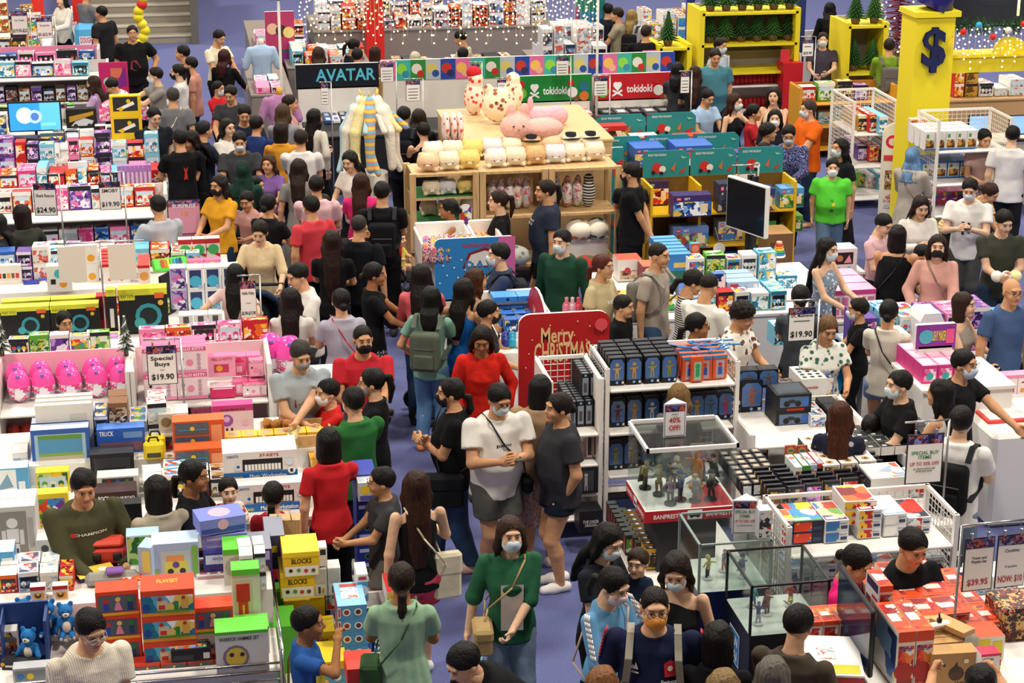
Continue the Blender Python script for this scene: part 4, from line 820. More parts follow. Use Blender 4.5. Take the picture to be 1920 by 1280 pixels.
for x, y, c, l_ in ((512, 812, '#c88848', 'brown and white toy dog at the left of the pen'), (545, 810, '#d08a50', 'tan toy dog at the back of the pen'), (548, 838, '#e8d49a', 'pale yellow toy rabbit at the front of the pen')):
    p = at(x, y, .98); t = thing('plush_dog', (p.x, p.y, .98), R(random.uniform(-50, 50)), l_, 'plush toy', 'toys in the pen'); g = Vol((-.06, -.12, 0), (.06, .1, .2), .007)
    g.cone((0, .05, .07), (0, -.03, .075), .035, .033, 0).ell((0, -.07, .12), (.035, .035, .033), .012).ell((0, -.1, .11), (.016, .02, .014), .006)
    for q in (-1, 1): g.cone((q*.02, .05, .05), (q*.025, .05, .01), .014, .013, .006).cone((q*.02, -.03, .05), (q*.025, -.04, .01), .014, .013, .006).cone((q*.03, -.06, .14), (q*.04, -.055, .1 if 'dog' in l_ else .19), .01, .012, .004)
    g.cone((0, .08, .08), (0, .1, .13), .01, .006, .004); V_, Q_ = g.out(); mkobj('body', raw_mesh('dog', V_, Q_, [noisy(c, 'cloth', .2, scale=40)]), t)
def pinkshelf(x0, w, nm, label):
    r = gondola('display_shelf', label, x0, 15.42, w, .66, 1.36, (.2, .62, 1.04), back='#f4c4cc', side='solid'); return r
pinkshelf(-1.62, 1.08, 'a', 'white shelving with a pink back full of pink plastic eggs'); pinkshelf(-.5, 1.14, 'b', 'white shelving with a pink back full of pink kitten gift boxes')
def egg(x, y, z, s, label, c1, c2, grp, back=0, rz=0):
    p = at(x, y, z); t = thing('surprise_egg', (p.x, p.y+back, z), rz, label, 'toy egg', grp); k = ('egg', s, c1)
    if k not in CACHE:
        pr = [(0, 0), (.05*s, 0), (.085*s, .04*s), (.1*s, .1*s), (.098*s, .14*s)]; b1 = MB(); b1.lathe(pr, pic((c2, '#f8c8dc', '#f06090', '#ffffff', '#e83a78', '#a8b8e0'), 30, 1, .2), 18)
        b2 = MB(); b2.lathe([(.1*s, .14*s), (.094*s, .185*s), (.075*s, .23*s), (.045*s, .262*s), (0, .272*s)], M(c1, .2), 18); b3 = MB(); b3.ell((0, -.07*s, .235*s), .018*s, M('#8a60c0', .4), 8, 6)
        b4 = MB(); b4.add([(-.035*s, -.103*s, .06*s), (.035*s, -.103*s, .06*s), (.04*s, -.104*s, .13*s), (-.03*s, -.104*s, .13*s)], [(0, 1, 2, 3)], M('#e8e0ea')); CACHE[k] = [b1.mesh(), b2.mesh(), b3.mesh(), b4.mesh()]
    for nm, me in zip(('lower_shell', 'upper_shell', 'horn', 'sticker'), CACHE[k]): mkobj(nm, me, t)
for i, x in enumerate((38, 84, 134, 184, 228)):
    egg(x, 750-i*3, 1.05, .98, 'large shiny pink surprise egg, %s in the front row' % ordn(i+1), '#f454a8', '#f04a8c', 'large pink eggs'); egg(x-8, 750-i*3, 1.05, .98, 'large shiny pink surprise egg, %s in the back row' % ordn(i+1), '#f454a8', '#f04a8c', 'large pink eggs', .21)
for i in range(9):
    if i in (4, 6): continue
    egg(28+i*25, 828-i*2, .63, .6, 'small red surprise egg, %s along the lower shelf' % ordn(i+1), '#e04438', '#e85a70', 'small red eggs')
for i, (x, l_) in enumerate(((108, 'left'), (162, 'middle'), (218, 'right'))):
    p = at(x, 815-i*5, .63); t = thing('carry_egg', (p.x, p.y, .63), 0, 'white and red nursery carry case with handle, %s of the three' % l_, 'toy', 'carry cases'); b = MB(); b.bevbox(-.09, -.06, 0, .09, .06, .12, M('#f0ece8', .3), .03); b.build('case_body', t)
    b = MB(); b.bevbox(-.085, -.055, .12, .085, .055, .17, M('#e0442e', .3), .03); b.build('lid', t); b = MB(); b.tube([(-.04, 0, .16), (-.03, 0, .2), (.03, 0, .2), (.04, 0, .16)], .009, M('#f4f4f4'), 6); b.build('handle', t)
hk = [('r', 0, .84, 1, 1, '#e8608e'), ('T', 'HELLO KITTY', .5, .92, .1, .85, '#ffffff'), ('c', .2, .55, .06, '#2a2a2a'), ('c', .45, .4, .13, '#f090ae')]+[('c', .75, .2+.16*i, .07, '#c8a0b0') for i in range(4)]+[('r', 0, 0, 1, .12, '#f090b4'), ('c', .18, .25, .12, '#ffffff')]
hb = dict(topc='#f07aa6', left=[('r', .1, .1, .9, .9, '#f4b0c8')])
gb = lambda l_, *a, **k: K('gift box', l_, *a, **{**hb, **k})
gb('pink and white activity box on the left of the kitten shelf', 272, 752, 60, 48, 1.05, .1, '#f6dce4', hk, n=(1, 3, 2))
gb('pink and white activity box right of the price card', 334, 749, 56, 48, 1.05, .1, '#f6dce4', hk, n=(1, 3, 2))
gb('pink jewellery box with a butterfly window', 392, 707, 50, 38, 1.2, .1, '#f2a0bc', [('r', .2, .2, .75, .6, '#c83a5a'), ('c', .4, .4, .15, '#f0a030'), ('T', 'HELLO KITTY', .5, .85, .12, .8, '#e03060')])
gb('hot pink trinket box with a clear lid', 395, 747, 46, 20, 1.05, .14, '#d42a68', [('r', .1, .8, .9, .95, '#f4c8d8')], topc='#f0d8e0')
gb('pink house-shaped mini box among the kitten toys', 436, 705, 26, 36, 1.18, .12, '#f06a94', [('g', [(.1, .7), (.9, .7), (.5, .98)], '#d83a68'), ('r', .3, .2, .7, .5, '#f8d0dc')], n=(2, 1, 1))
gb('small pink drawer box under the house boxes', 438, 742, 28, 26, 1.05, .12, '#f06a94', [('r', .2, .2, .8, .8, '#f8c8d8')], n=(2, 1, 1))
gb('pink charm-set box at the end of the kitten shelf', 468, 706, 26, 30, 1.2, .1, '#f4a8c0', hk[:6])
gb('white and pink bead box at the shelf end', 456, 744, 44, 24, 1.05, .1, '#f4d8e0', hk, n=(1, 2, 1))
gb('pink pencil-case box lying low on the kitten shelf', 360, 808, 48, 22, .65, .2, '#ec6a98', hk[:5], n=(2, 2, 2))
gb('pink and white box stack on the lower kitten shelf', 290, 815, 60, 28, .65, .2, '#f2d0dc', hk, n=(1, 2, 2))
for x, l_ in ((4, 'left'), (237, 'right')):
    p = at(x, 668, 1.36); t = thing('tabletop_tree', (p.x, p.y+.02, 1.36), 0, 'small frosted tabletop fir tree on the %s of the egg shelving' % l_, 'christmas tree', 'small frosted trees'); b = MB(); b.cyl((0, 0, 0), (0, 0, .05), .02, M('#5a4030')); b.build('pot', t); b = MB()
    for i in range(70): zz = .04+.3*i/70; rr = .085*(1-i/75); a = i*2.4; b.cyl((0, 0, zz+.02), (cos(a)*rr, sin(a)*rr, zz-.01), .012, M('#5a6a5a' if i % 3 else '#d8e0dc', .8), .004, 5)
    b.build('foliage', t)
table('display_table', 'white riser with toy blaster boxes behind the egg shelving', -1.7, 16.7, .8, 17.1, 1.1)
ROW('the riser behind the egg shelves', 18, 230, 668, 655, 1.1, (34, 40), (30, 36), .1, ['purple', 'mix', 'green'], 41)
ROW('the riser behind the kitten shelves', 262, 500, 652, 638, 1.1, (40, 52), (34, 40), .1, ['pink', 'pink', 'red'], 42)
sign_stand(276, 722, 1.3, 55, 72, [('Special', .68, .1), ('Buys', .53, .1, '#17171c', .5), ('Now', .38, .03, '#555555', .15), ('$19.90', .2, .14)], 'price card reading Special Buys $19.90 before the kitten boxes', up=.05)
sign_stand(450, 598, 1.1, 30, 70, [('Hello Kitty', .68, .08), ('from', .42, .03, '#555555', .3), ('$5.90-$15.90', .15, .09, '#17171c', .85)], 'price card for kitten toys beside the pink-tee girl', up=.05)
for x, y, l_ in ((510, 650, 'left'), (545, 655, 'right')): egg(x, y+48, 1.0, 1.35, 'giant glossy pink unicorn egg, %s of the pair' % l_, '#f64cae', '#f04aa0', 'giant eggs by the shelf end')
table('display_table', 'small stand below the two giant pink eggs', .7, 15.8, 1.25, 16.35, 1.0)
r = table('display_table', 'long white table of yellow and black science boxes', -2.6, 18.1, .35, 19.9, .75)
b = MB(); b.box(-1.45, .05, 0, 1.45, .88, .25, WHT); o = b.build('upper_tier', r); o.location = (0, 0, .75)
tr = [('r', 0, .86, 1, 1, '#e8e83a'), ('r', .02, .76, .34, .92, '#dede38'), ('T', 'PLAY TOYS', .18, .84, .07, .26, '#4a4a20'), ('c', .6, .4, .28, '#3a98a4'), ('c', .6, .4, .19, '#1c2a2c'), ('c', .42, .25, .12, '#48a8b0'), ('r', .74, .78, .93, .9, '#e86838'), ('c', .86, .68, .06, '#e8c040')]
tb('yellow and black science set box with a teal hose', 4, 636, 90, 58, .75, .13, '#1a1c1c', tr, topc='#eaea40', n=(2, 2, 1), dy=.2)
tb('large yellow and black science set box with a coiled teal hose', 226, 628, 90, 84, .75, .16, '#1a1c1c', tr, topc='#eef040', left=[('r', .2, .2, .6, .6, '#d8d8d0')])
tb('black and yellow box end standing behind the price pole', 204, 632, 18, 88, .75, .12, '#1a1c1c', [('r', .3, .2, .7, .6, '#e8e8e8'), ('r', 0, .86, 1, 1, '#e8e83a')], topc='#eaea40')
tb('yellow tray-style carton below the science sets', 190, 650, 36, 22, .7, .1, '#eaea3c', [('r', .1, .1, .9, .4, '#c8c830')])
gw = [('r', 0, 0, 1, .42, '#b4c83a'), ('r', .45, .1, .8, .4, '#8a3a3a'), ('r', .3, .55, .7, .95, '#5a5a5a')]
tb('white and lime craft box in the upright trio', 338, 640, 26, 48, .75, .14, '#f0ece6', gw, n=(3, 1, 1), topc='#f4f0ea')
tb('white and black building kit box by the craft trio', 416, 640, 38, 28, .75, .16, '#f0ece6', [('r', .3, .2, .75, .8, '#1c1c20')], [('r', .3, .2, .8, .8, '#1c1c20')], n=(2, 1, 1))
bb = [('r', .15, .1, .85, .9, '#2a3a6a'), ('c', .5, .38, .27, M('#48b4d8', .15)), ('c', .78, .12, .1, '#a8b8e8')]
tb('white box showing a turquoise ball', 354, 584, 31, 40, .75, .16, '#e8e8ea', bb, n=(3, 1, 2), topc='#f0f0f0')
tb('white and violet bath toy box left of the turquoise balls', 322, 584, 30, 40, .75, .16, '#d8d8ec', art(44, 'purple'), n=(1, 1, 2))
p = at(318, 585, .75); t = thing('demo_screen', (p.x, p.y, .75), R(60), 'black folding demonstration board standing on the science table', 'board'); b = MB(); b.box(-.16, -.01, .02, .16, .01, .42, M('#1c1c20', .3)); b.build('panel', t); b = MB(); b.box(-.1, -.05, 0, .1, .05, .02, M('#2a2a2e')); b.build('base', t)
tb('red boxed toy beside the science sets', 184, 618, 19, 62, .75, .14, '#c8202c', [('c', .5, .5, .2, '#8a1820')], topc='#d83038')
bt = lambda l_, *a, **k: K('baby toy box', l_, *a, **k)
bt('white box with a turquoise bath elephant', 90, 548, 45, 48, 1.0, .13, '#eeeae4', [('c', .5, .7, .18, '#4ab8d0'), ('c', .65, .3, .14, '#f09a30'), ('r', .15, .3, .35, .5, '#2a2a2a')])
bt('white carton with a green and orange crawling toy', 137, 530, 48, 34, 1.0, .14, '#f0ece6', [('c', .4, .3, .2, '#b8cc3a'), ('c', .75, .3, .2, '#f0a830')], n=(1, 1, 2))
bt('white and red rainbow-arch box in the sliding row', 190, 532, 54, 36, 1.0, .09, '#f2e8e2', [('r', 0, .85, 1, 1, '#c8282c'), ('c', .5, .4, .26, '#9ac0e0'), ('c', .5, .38, .18, '#f2e8e2'), ('c', .3, .2, .08, '#d83a48'), ('c', .7, .2, .08, '#d83a48')], n=(1, 5, 1), dy=.13, topc='#d8403c')
bt('small white and red baby toy box', 260, 532, 22, 34, 1.0, .1, '#f0ded4', [('r', 0, .85, 1, 1, '#c8282c'), ('c', .5, .4, .24, '#e8a050')], n=(1, 4, 1), topc='#d84a44')
bt('white carton with small lion drawings', 138, 572, 50, 26, .75, .16, '#eeeae4', [('c', .5, .5, .3, '#9ac8e0')], n=(2, 1, 1))
bt('clear-topped grey activity carton', 200, 566, 55, 22, .75, .16, '#2a343c', [('r', .1, .2, .9, .8, '#5a7080')], n=(1, 1, 1))
bt('stack of white cartons with tiny picture tiles', 0, 578, 44, 26, .75, .2, '#ece6dc', [('r', .05+.18*i, .1, .18+.18*i, .45, ('#c83a30', '#3a3a3a', '#e0a040', '#8a5a40', '#c83a30')[i]) for i in range(5)], n=(1, 1, 3))
bt('blue airplane toy carton beside the white stack', 48, 578, 28, 46, .75, .16, '#3a4ab0', art(47, 'blue'), n=(1, 1, 1))
bt('blue and white vehicle toy standing on the carton', 76, 574, 14, 50, .75, .14, '#4a5ac0', art(48, 'blue'))
p = at(290, 508, 1.02); t = thing('xylophone', (p.x+.17, p.y, 1.02), R(14), 'green toy xylophone with rainbow bars in a tilted tray', 'toy'); T = Matrix.Rotation(R(55), 4, 'X'); b = MB(); b.bevbox(-.19, -.0, -.02, .19, .14, .02, M('#5ed044', .35), .02, T); b.build('tray', t)
b = MB(); [b.bevbox(-.1+.033*i, .03, .02, -.076+.033*i, .12, .035, M(('#e03a30', '#f07a28', '#f4d030', '#58c048', '#3aa0d8', '#2a60c0', '#203a80')[i], .3), .006, T) for i in range(7)]; b.build('bars', t)
bt('red and white box with a green caterpillar', 336, 494, 25, 44, 1.0, .12, '#e8dcd0', [('r', 0, 0, 1, .14, '#c8242c'), ('g', [(0, .5), (1, .2), (1, .34), (0, .64)], '#c8242c'), ('c', .5, .55, .22, '#3ab060'), ('r', 0, .8, 1, 1, '#b82028')], n=(3, 1, 1))
bt('small pink and yellow bead toy by the xylophone', 352, 505, 30, 16, 1.0, .1, '#f080b0', [('c', .5, .5, .3, '#f0e040')], n=(2, 1, 1))
t = thing('sign_stand', (at(200, 640, .75).x, at(200, 640, .75).y, .75), 0, 'chrome stand holding two blank cream cards above the science sets', 'sign'); m = M('#b8b8b8', .3, 1)
b = MB(); b.cyl((0, 0, 0), (0, 0, 1.0), .008, m, n=8); b.build('pole', t); b = MB(); b.cyl((-.42, 0, 1.0), (.42, 0, 1.0), .008, m, n=8); b.build('cross_bar', t)
for x in (-.27, .2): b = MB(); b.box(x-.13, -.012, .62, x+.13, -.006, .97, M('#f0e6d2', .7)); b.build('blank_card', t)
gondola('display_shelf', 'white baby toy shelving behind the man in the pale grey tee', -2.35, 21.7, 2.15, .58, 1.3, (.3, .7, 1.05), back='#e8e2da', side='solid')
ROW('the baby shelf, top board', -5, 290, 400, 385, 1.06, (24, 40), (30, 44), .14, ['purple', 'white', 'red', 'white', 'pink'], 51)
ROW('the baby shelf, middle board', -5, 290, 470, 455, .71, (24, 40), (28, 34), .2, ['blue', 'white', 'red', 'pink'], 52)
ROW('the floor ledge under the baby shelf', 60, 290, 530, 520, .31, (24, 34), (28, 34), .2, ['red', 'blue', 'white'], 53)
table('display_table', 'white counter of baby toys behind the shelving', -2.5, 23.3, -.15, 24.4, 1.0)
ROW('the baby counter', 0, 300, 352, 342, 1.01, (16, 34), (20, 34), .2, ['white', 'red', 'pink', 'aqua', 'mix', 'red'], 54, dep=2)
for x, y, w_, l_ in ((222, 375, 10, 'purple-pink wand tube box'),): K('wand box', l_, x, 352, 7, 40, 1.01, .1, '#b07ac0', [('r', .2, .1, .8, .7, '#e8c0d8')], n=(8, 1, 1))
for q, (x, y) in enumerate(((130, 345),)): K('card box', 'red and white brand card box standing on the baby counter', x, y, 35, 40, 1.01, .05, '#f0e8e4', [('r', .1, .3, .9, .7, '#d8242c'), ('r', .3, .42, .7, .56, '#f4e8e8')], topc='#f4f4f4')
sign_stand(64, 405, 1.3, 42, 60, [('Shark Rescue', .62, .1, '#222222', .8), ('$24.90', .17, .16, '#17171c', .85)], 'tilted price card reading Shark Rescue $24.90', yaw=-8)
sign_stand(186, 394, 1.35, 40, 52, [('SMOBY', .68, .12), ('$19.90', .2, .16, '#17171c', .82)], 'price card reading SMOBY $19.90', pole_side=1)
p = at(314, 440, .9); s_, ph = scale_at(p); t = thing('poster_board', (p.x+.2, p.y, .75), 0, 'pink toy poster board with white lettering beside the mustard tee', 'poster'); b = MB(); poster(b, 62/s_, 66/s_, Matrix.Translation((0, 0, .15)), [('SURPRISE', .82, .1, '#ffffff', .7), ('12', .6, .12, '#f0a030', .2)], '#d878a8', '#e8a0b8'); b.build('card', t); b = MB(); b.box(-.1, 0, 0, .1, .02, .16, M('#c87aa0')); b.build('stand', t)
table('display_table', 'low white plinth below the pink poster board', -.05, 20.2, .45, 21.0, .75)
table('display_table', 'white counter carrying the television and remote-control cars', -2.8, 26.1, -.75, 27.55, .9)
p = at(68, 250, .95); t = thing('television', (p.x, p.y, .9), 0, 'small television showing a blue and white picture', 'television'); b = MB(); b.bevbox(-.36, -.02, .08, .36, .02, .5, M('#15151a', .3), .01); b.build('case', t)
b = MB(); decals(b, Matrix.Translation((-.34, -.021, .1)) @ TF, .68, .38, [('r', 0, 0, 1, 1, M('#2f8ae0', .3, 0, 1.0)), ('r', .6, 0, 1, 1, M('#58b0ec', .3, 0, 1.0)), ('c', .3, .55, .3, M('#d8e8f8', .3, 0, 1.0)), ('c', .5, .5, .25, M('#a8c4ec', .3, 0, 1.0)), ('c', .5, .5, .15, M('#4a70b8', .3, 0, 1.0)), ('r', .62, .16, .9, .26, M('#78e0c0', .3, 0, 1.0))]); b.build('screen', t)
b = MB(); b.box(-.1, -.06, 0, .1, .06, .02, M('#15151a')); b.cyl((0, .02, 0), (0, .02, .1), .02, M('#15151a')); b.build('stand', t)
tb('black box with a silver sports car picture', 126, 250, 56, 44, .9, .15, '#1a1614', [('g', [(.1, .45), (.9, .75), (.9, .9), (.1, .7)], '#b8902c'), ('g', [(.15, .3), (.8, .3), (.9, .5), (.6, .62), (.3, .5)], '#c8c8d0'), ('c', .3, .3, .09, '#222222'), ('c', .75, .3, .09, '#222222'), ('r', 0, 0, 1, .14, '#b8202c')])
ex = [('r', .1, .3, .9, .95, '#2c2c2a'), ('g', [(.2, .4), (.75, .75), (.8, .6), (.35, .35)], '#f4f0e8'), ('c', .35, .4, .1, '#e8c020'), ('c', .6, .75, .1, '#e8c020')]
tb('yellow box with white and yellow digger toys', 210, 262, 57, 40, .9, .15, '#ecc41c', ex, n=(1, 1, 2), topc='#f4d840')
tb('white-edged car box left of the television', -4, 255, 18, 40, .9, .2, '#ece8e2', art(61, 'blue'))
p = at(195, 250, 1.0); t = thing('toy_ball', (p.x, p.y-.1, .99), 0, 'shiny pink confetti ball beside the yellow digger boxes', 'ball'); b = MB(); b.ell((0, 0, 0), .09, pic(('#e83a90', '#f070b0', '#f8a8d0', '#d02070'), 40, 0, .2), 18, 12); b.build('ball_shell', t)
tb('flat red and black racing track box', 10, 276, 60, 14, .9, .25, '#2a2022', art(62, 'red')); tb('dark track box right of the red racing box', 75, 268, 46, 12, .9, .2, '#222228', art(63, 'blue'))
table('display_table', 'white counter of handheld games in front of the television', -2.5, 24.5, -.3, 25.3, .85)
p = at(60, 318, .85); t = thing('television', (p.x, p.y, .85), R(158), 'black flat screen seen from behind on the games counter', 'television'); b = MB(); b.bevbox(-.3, -.02, .06, .3, .02, .42, M('#101014', .4), .01); b.build('case', t); b = MB(); b.box(-.1, -.06, 0, .1, .06, .06, M('#101014')); b.build('stand', t)
K('magazine box', 'green and silver slim game box in the row by the dark-shirted youth', 222, 328, 12.5, 40, .85, .2, '#8a9a8a', [('r', .1, .1, .9, .7, '#5a5a64'), ('r', 0, .85, 1, 1, '#8ade48')], n=(5, 1, 1), topc='#92dc50')
t = thing('wire_rack', (at(142, 318, .85).x, at(142, 318, .85).y, .85), 0, 'white wire display rack on the games counter', 'rack'); b = MB(); wire(b, (-.3, 0, 0), (.6, 0, 0), (0, 0, .36), 9, 6, M('#eeeae4')); b.build('grid_panel', t); b = MB(); b.box(-.3, 0, 0, .3, .12, .015, M('#eeeae4')); b.build('base', t)
ROW('the games counter', -2, 60, 322, 318, .86, (16, 34), (16, 28), .12, ['orange', 'gold', 'red'], 64); ROW('the games counter beyond the rack', 172, 218, 320, 316, .86, (14, 20), (26, 38), .1, ['purple', 'white'], 65)
for k, x in enumerate((30, 108)): sign_stand(106 if k == 0 else 92, 236 if k == 0 else 300, 1.0, 20, 40, [('$39.90' if k == 0 else '$12.90', .2, .2)], 'small price card %s' % ('right of the television' if k == 0 else 'beside the black screen'), stand=False)
p = at(232, 228, .9); t = thing('arched_display', (p.x, p.y+.1, .9), 0, 'pink and silver arched toy display header above the digger boxes', 'display'); b = MB(); b.prism([(-.34, 0), (.34, 0), (.34, .18)]+[(.34*cos(a*pi/8), .18+.16*sin(a*pi/8)) for a in range(1, 8)]+[(-.34, .18)], 0, .03, PC('pink', 20), TF); b.build('header_panel', t); b = MB(); b.text('SURPRISE', .07, '#d8d0f0', Matrix.Translation((0, -.035, .22)) @ TF, .02); b.build('header_lettering', t)
gondola('display_shelf', 'long white shelving of dolls at the far left', -2.9, 30.1, 1.85, .5, 1.3, (.3, .72, 1.1), back='#cfc6c2', side='solid')
ROW('the far doll shelf, upper board', -6, 185, 145, 140, 1.12, (28, 44), (22, 30), .16, ['purple', 'aqua', 'pink', 'blue'], 71); ROW('the far doll shelf, middle board', -6, 185, 192, 188, .74, (14, 22), (24, 30), .16, ['brown', 'purple', 'dark'], 72)
table('display_table', 'white counter before the far doll shelving', -2.85, 27.7, -1.3, 28.8, .9)
ROW('the counter before the doll shelf', -6, 150, 222, 218, .91, (20, 44), (14, 26), .2, ['pink', 'green', 'purple', 'white'], 73)
gondola('display_shelf', 'white shelving of pink toys behind the doll shelving', -2.95, 30.95, 1.75, .45, 1.4, (.4, .9, 1.15), back='#e890b0', side='solid')
ROW('the far pink shelf', -6, 175, 122, 116, 1.17, (22, 40), (16, 24), .14, ['dark', 'blue', 'pink', 'pink'], 74)
p = at(190, 172, .9); t = thing('poster_board', (p.x+.2, p.y, 0), 0, 'magenta toy poster with a pale round emblem at the shelf end', 'poster'); b = MB(); b.box(-.22, 0, .75, .22, .03, 1.35, M('#d02a70')); b.build('panel', t)
b = MB(); decals(b, Matrix.Translation((-.22, -.001, .75)) @ TF, .44, .6, [('c', .3, .5, .12, '#b8d8c8'), ('r', .4, .6, .8, .85, '#e87a5a'), ('g', [(.5, .3), (.95, .4), (.9, .9)], '#8a2a90')], .003); b.build('print', t); b = MB(); b.box(-.2, 0, 0, .2, .03, .75, M('#f0ece8')); b.build('panel_foot', t)
table('display_table', 'white counter of yellow toys at the top left corner', -3.3, 32.7, -2.1, 36.6, 1.0)
ROW('the top left corner counter', -6, 75, 100, 92, 1.02, (18, 34), (20, 34), .2, ['gold', 'brown', 'gold', 'mix'], 75, lay=2); ROW('the top left corner, rear row', -6, 75, 60, 54, 1.02, (18, 30), (20, 30), .2, ['gold', 'gold', 'green'], 76, lay=2)
sign_stand(22, 66, 1.5, 30, 44, [('Ice Cream', .62, .09, '#444444', .6), ('$19.90-$25', .18, .14, '#222222', .85)], 'far price card with a mauve header at the top left', up=.03); sign_stand(69, 72, 1.5, 29, 38, [('Surprise', .62, .09, '#444444', .6), ('$5-$25.90', .18, .14, '#222222', .85)], 'tilted far price card right of the first one', up=.03)
for x, y, w_, h_, c, l_, z in ((142, 100, 42, 46, '#5ab0e0', 'sky blue rounded dough display stand', 0), (127, 66, 40, 42, '#f0ece4', 'white rounded dough display stand behind the blue one', 0)):
    p = at(x, y, .6); s_, ph = scale_at(p); w2 = w_/s_; t = thing('display_stand', (p.x+w2/2, p.y, 0), 0, l_, 'display'); b = MB(); b.bevbox(-w2/2, 0, 0, w2/2, .4, 1.1, M(c), .08); b.build('body', t); b = MB(); decals(b, Matrix.Translation((-w2/2, -.001, .6)) @ TF, w2, .5, [('r', .2, .3, .8, .6, '#e8e8f0'), ('T', 'DOUGH', .5, .45, .2, .5, '#c83a40')], .003); b.build('print', t)
for x, w_, yb in ((60, 20, 28), (135, 18, 20)): p = at(x, yb, 1.2); t = thing('banner', (p.x+.1, p.y, 0), 0, 'red upright banner at the top edge, %s one' % ('left' if x < 100 else 'right'), 'banner'); b = MB(); b.box(-.09, 0, 1.0, .12, .03, 2.2, M('#d8302a')); b.build('cloth', t); b = MB(); b.cyl((0, .04, 0), (0, .04, 2.2), .02, '#888888'); b.build('pole', t)
def panel(name, label, cat, x0, y0, x1, y1, z, hgt, th, c, items=(), rz=0, r=.06, foot=None):
    """upright board between two pixels of its lower edge at height z"""
    a, b_ = at(x0, y0, z), at(x1, y1, z); d = b_-a; w = math.hypot(d.x, d.y) if rz is None else (b_-a).dot(CR)
    t = thing(name, (a.x, a.y, z if foot is None else foot), atan2(d.y, d.x) if rz is None else R(rz), label, cat); b = MB()
    z0 = 0 if foot is None else z-foot
    if foot is not None and z > foot: b.box(.03, 0, 0, w-.03, th, z0+.02, M('#e8e2da')); b.build('base', t); b = MB()
    pts = [(r*0, 0), (w, 0)]+[(w-r+r*cos(a_*pi/8), hgt-r+r*sin(a_*pi/8)) for a_ in range(5)]+[(r-r*sin(a_*pi/8), hgt-r+r*cos(a_*pi/8)) for a_ in range(5)]
    b.prism(pts, -th, 0, M('#f2eee8'), Matrix.Translation((0, 0, z0)) @ TF, top=M(c) if isinstance(c, str) else c); b.build('board', t)
    if items: b = MB(); decals(b, Matrix.Translation((0, 0, z0)) @ TF, w, hgt, items, .003); b.build('print', t)
    return t, w
gondola('display_shelf', 'white wire-sided gondola of collectible figure boxes', 3.33, 14.4, 1.1, .6, 1.5, (.2, .56, .94, 1.32))
gondola('display_shelf', 'narrow end gondola of slim black figure boxes', 2.86, 14.4, .42, .62, 1.42, (.2, .42, .68, .95), side=None)
bz = lambda sk, bgc='#4a6ea8': [('g', [(.1, .16), (.9, .16), (.95, .3), (.95, .78), (.78, .94), (.22, .94), (.05, .78), (.05, .3)], M(bgc, .12)), ('c', .5, .74, .07, sk), ('g', [(.36, .62), (.64, .62), (.58, .42), (.42, .42)], sk), ('r', .38, .2, .46, .44, sk), ('r', .54, .2, .62, .44, sk), ('g', [(.2, .6), (.36, .62), (.34, .54)], sk), ('g', [(.64, .62), (.82, .66), (.66, .54)], sk), ('c', .5, .08, .05, '#7ab0e8'), ('r', .8, .03, .94, .12, '#e0e0e0')]
FC = ['#3a2a28', '#b08828', '#a8963c', '#8a8440', '#b8b8c0', '#a03028', '#3a4a3c']
fb = lambda l_, x, y, sk, z, n, w=30, h=50, d=.07, bgc='#4a6ea8', dy=.1: K('figure box', l_, x, y, w, h, z, d, '#121319', bz(sk, bgc), [('r', .2, .2, .8, .8, '#2a2e3a')], n=n, dy=dy)
for i, (x, c, l_) in enumerate(((1142, '#c8a060', 'bronze heroine'), (1174, '#c8942a', 'golden warrior'), (1208, '#a09838', 'olive-gold robed'), (1240, '#8a8440', 'mossy gold robed'))):
    fb('blue-windowed box of a %s figure on the top board' % l_, x, 722-i*2, c, 1.33, (1, 5, 1))
for i, (x, c, l_) in enumerate(((1144, '#6a2a28', 'dark red caped'), (1175, '#c8942a', 'large golden'), (1208, '#d8d8d8', 'white-shirted'), (1240, '#5a6a8a', 'grey'), (1292, '#c09a40', 'tall gold'), (1318, '#3a5a50', 'dark green'), (1346, '#a83a30', 'red-haired'))):
    fb('blue-windowed box of a %s figure on the second board' % l_, x, 800-i*2.4, c, .95, (1, 4, 1), 29)
for i, (x, c) in enumerate(((1140, '#a09838'), (1169, '#b8942a'), (1200, '#6a5a70'), (1232, '#8a3030'), (1262, '#4a6a9a'))): fb('blue-windowed figure box, %s from left on the third board' % ordn(i+1), x, 880-i*3, c, .57, (1, 3, 1), 29)
K('figure box', 'wide black multi-figure box on the lowest board', 1142, 968, 62, 34, .21, .12, '#121319', [('r', .06, .2, .94, .9, M('#34406a', .15)), ('r', .2, .3, .3, .7, '#222222'), ('r', .5, .3, .6, .7, '#3a3a3a')], n=(3, 1, 1))
K('blister pack', 'orange and blue hero blister pack on the top board', 1279, 714, 28, 44, 1.33, .04, '#e0562a', [('r', .2, .05, .8, .8, M('#b0a8b0', .15)), ('c', .5, .62, .09, '#c83a30'), ('r', .35, .2, .65, .52, '#3a5ab0'), ('r', 0, .88, 1, 1, '#3a8ac8')], n=(3, 4, 1), dy=.1, jr=.12)
K('blister pack', 'orange blister pack with a green figure on the top board', 1296, 716, 24, 46, 1.335, .03, '#e0562a', [('r', .2, .05, .8, .8, M('#a8c0b0', .15)), ('c', .5, .62, .1, '#2aa868'), ('r', .35, .2, .65, .52, '#2aa868')], rz=4)
b_ = at(1325, 655, 1.5); t = thing('gift_ribbon', (b_.x, b_.y, 1.52), 0, 'tangle of bright blue straps over the orange blister packs', 'packaging'); b = MB()
for i in range(26): a = random.uniform(0, 6); x = random.uniform(-.2, .2); y = random.uniform(-.12, .12); b.cyl((x, y, random.uniform(0, .03)), (x+.13*cos(a), y+.05*sin(a), random.uniform(0, .04)), .008, M('#2f8ad0'), n=5)
b.build('straps', t)
